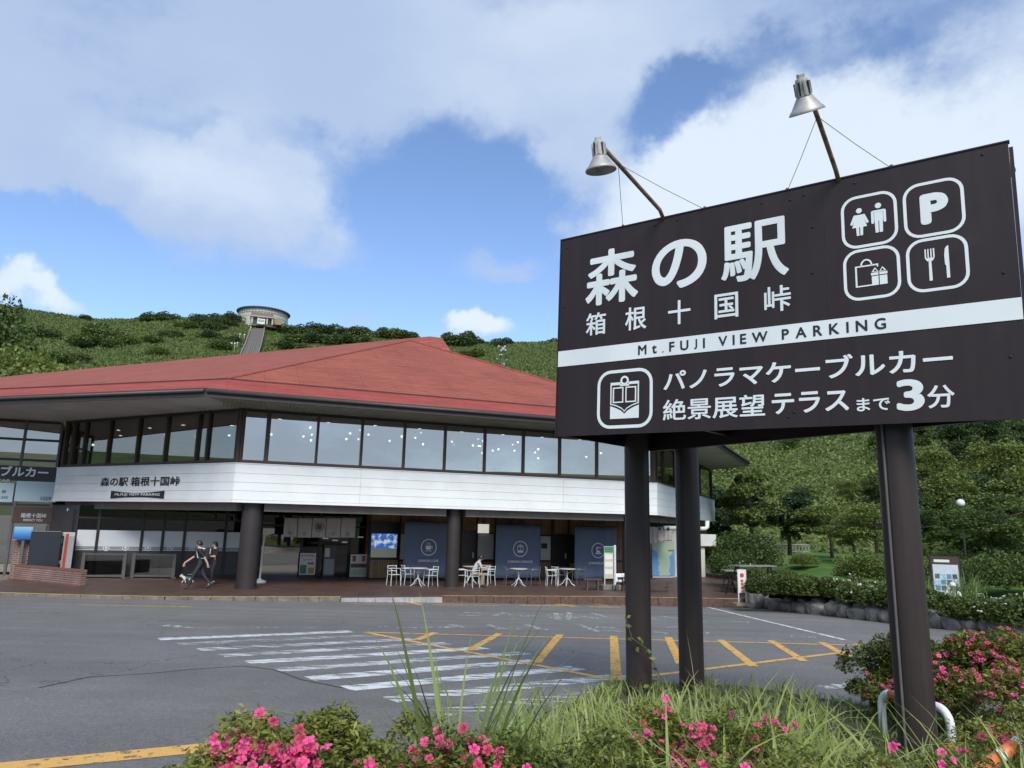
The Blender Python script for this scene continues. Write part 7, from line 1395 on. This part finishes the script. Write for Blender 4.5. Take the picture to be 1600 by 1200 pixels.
tag(obj('tall_grass', grass_mesh('tall_grass', tall, GR, 12)), 'tall wild grass growing through the foreground bed', 'grass', kind='stuff'); tag(obj('dry_grass', grass_mesh('dry_grass', dry, GRD, 13)), 'dry straw stalks among the foreground grass', 'grass', kind='stuff')
gg = []
for x, y in ((1412, 944), (1425, 946), (1440, 941), (1505, 938), (1515, 940), (1525, 942), (1490, 945), (1430, 952)): p = atg(x, y); gg.append((p[0], p[1], p[2], 60, 1.25, .5, .02, .7))
tag(obj('garden_grass', grass_mesh('garden_grass', gg, GR, 15)), 'tufts of long grass between the hedge plants', 'grass', kind='stuff')
# bent pipe guards, white with orange bands
M_PW = mat('guard_white', (.66, .69, .70), .35, .08, 6); M_PO = mat('guard_orange', (.62, .17, .06), .45, .1, 6)
def guard(pa, pb, drop_a, drop_b, label, bands):
    """top bar pa->pb with rounded corners and legs down"""
    pa = Vector(pa); pb = Vector(pb); d = (pb-pa).normalized(); e_ = empty('pipe_guard', (pa.x, pa.y, zasp(pa.x, pa.y))); o0 = Vector(e_.location); r_ = .13; pts = []
    za, zb2 = pa.z-drop_a, pb.z-drop_b
    pts.append(Vector((pa.x, pa.y, za))); 
    for k in range(7): a = math.pi/2*k/6; pts.append(pa+d*(r_*(1-math.cos(a)))+Vector((0, 0, -r_*(1-math.sin(a)))))
    for k in range(7): a = math.pi/2*k/6; pts.append(pb-d*(r_*(1-math.sin(a)))+Vector((0, 0, -r_*(1-math.cos(a)))))
    pts.append(Vector((pb.x, pb.y, zb2))); MB().tube([tuple(p-o0) for p in pts], .036, 14).build('pipe', M_PW, e_, smooth=True)
    for q0, q1 in bands(pa, pb, d): MB().tube([tuple(Vector(q0)-o0), tuple(Vector(q1)-o0)], .037, 14).build('orange_band', M_PO, e_, smooth=True)
    tag(e_, label, 'guard rail', 'pipe guards round the sign posts'); return e_
ga = atd(1376, 1080, 8.2); gb = atd(1483, 1109, 7.55)
guard(ga, gb, .75, .85, 'white and orange bent pipe guard behind the near post', lambda a, b_, d: [(a+d*.13, a+d*.5), (b_-d*.5, b_-d*.17), (b_+Vector((0, 0, -.58)), b_+Vector((0, 0, -.26)))])
gc_ = atd(1606, 1150, 5.6); gd_ = atd(1512, 1218, 4.9)
guard(gd_, gc_, .6, .7, 'white and orange bent pipe guard at the lower right edge', lambda a, b_, d: [(b_-d*.36, b_-d*.2), (b_-d*.68, b_-d*.52), (a+d*.2, a+d*.36)])
# vine on the leftmost post
q = ray(1000, 1010); vb = CAM+q*(8.95/q[1]); VN = tag(empty('climbing_vine', (vb[0], vb[1], zasp(vb[0], vb[1]))), 'thin leafy vine hanging by the leftmost sign post', 'vine')
vp = [(-.14, 0, 0.0), (.22, -.05, .3), (.05, -.12, .62), (-.1, -.05, .72), (-.17, 0, .95)]; MB().tube(vp, .006, 5).build('stem', M_BARK, VN)
P = np.array([np.array(vp[k % 4])*(1-f)+np.array(vp[k % 4+1])*f for k in range(4) for f in (.1, .35, .6, .85)])+np.random.default_rng(2).normal(size=(16, 3))*.03
obj('leaf_cluster', leaves('leaf_cluster', P, .085, LV_LIGHT, .7, .3, np.random.default_rng(3)), VN)
for p_ in list(PROTO.values()):
    if 'label' not in p_:
        for c_ in list(p_.children): bpy.data.objects.remove(c_)
        bpy.data.objects.remove(p_)
sc.render.engine = 'CYCLES'
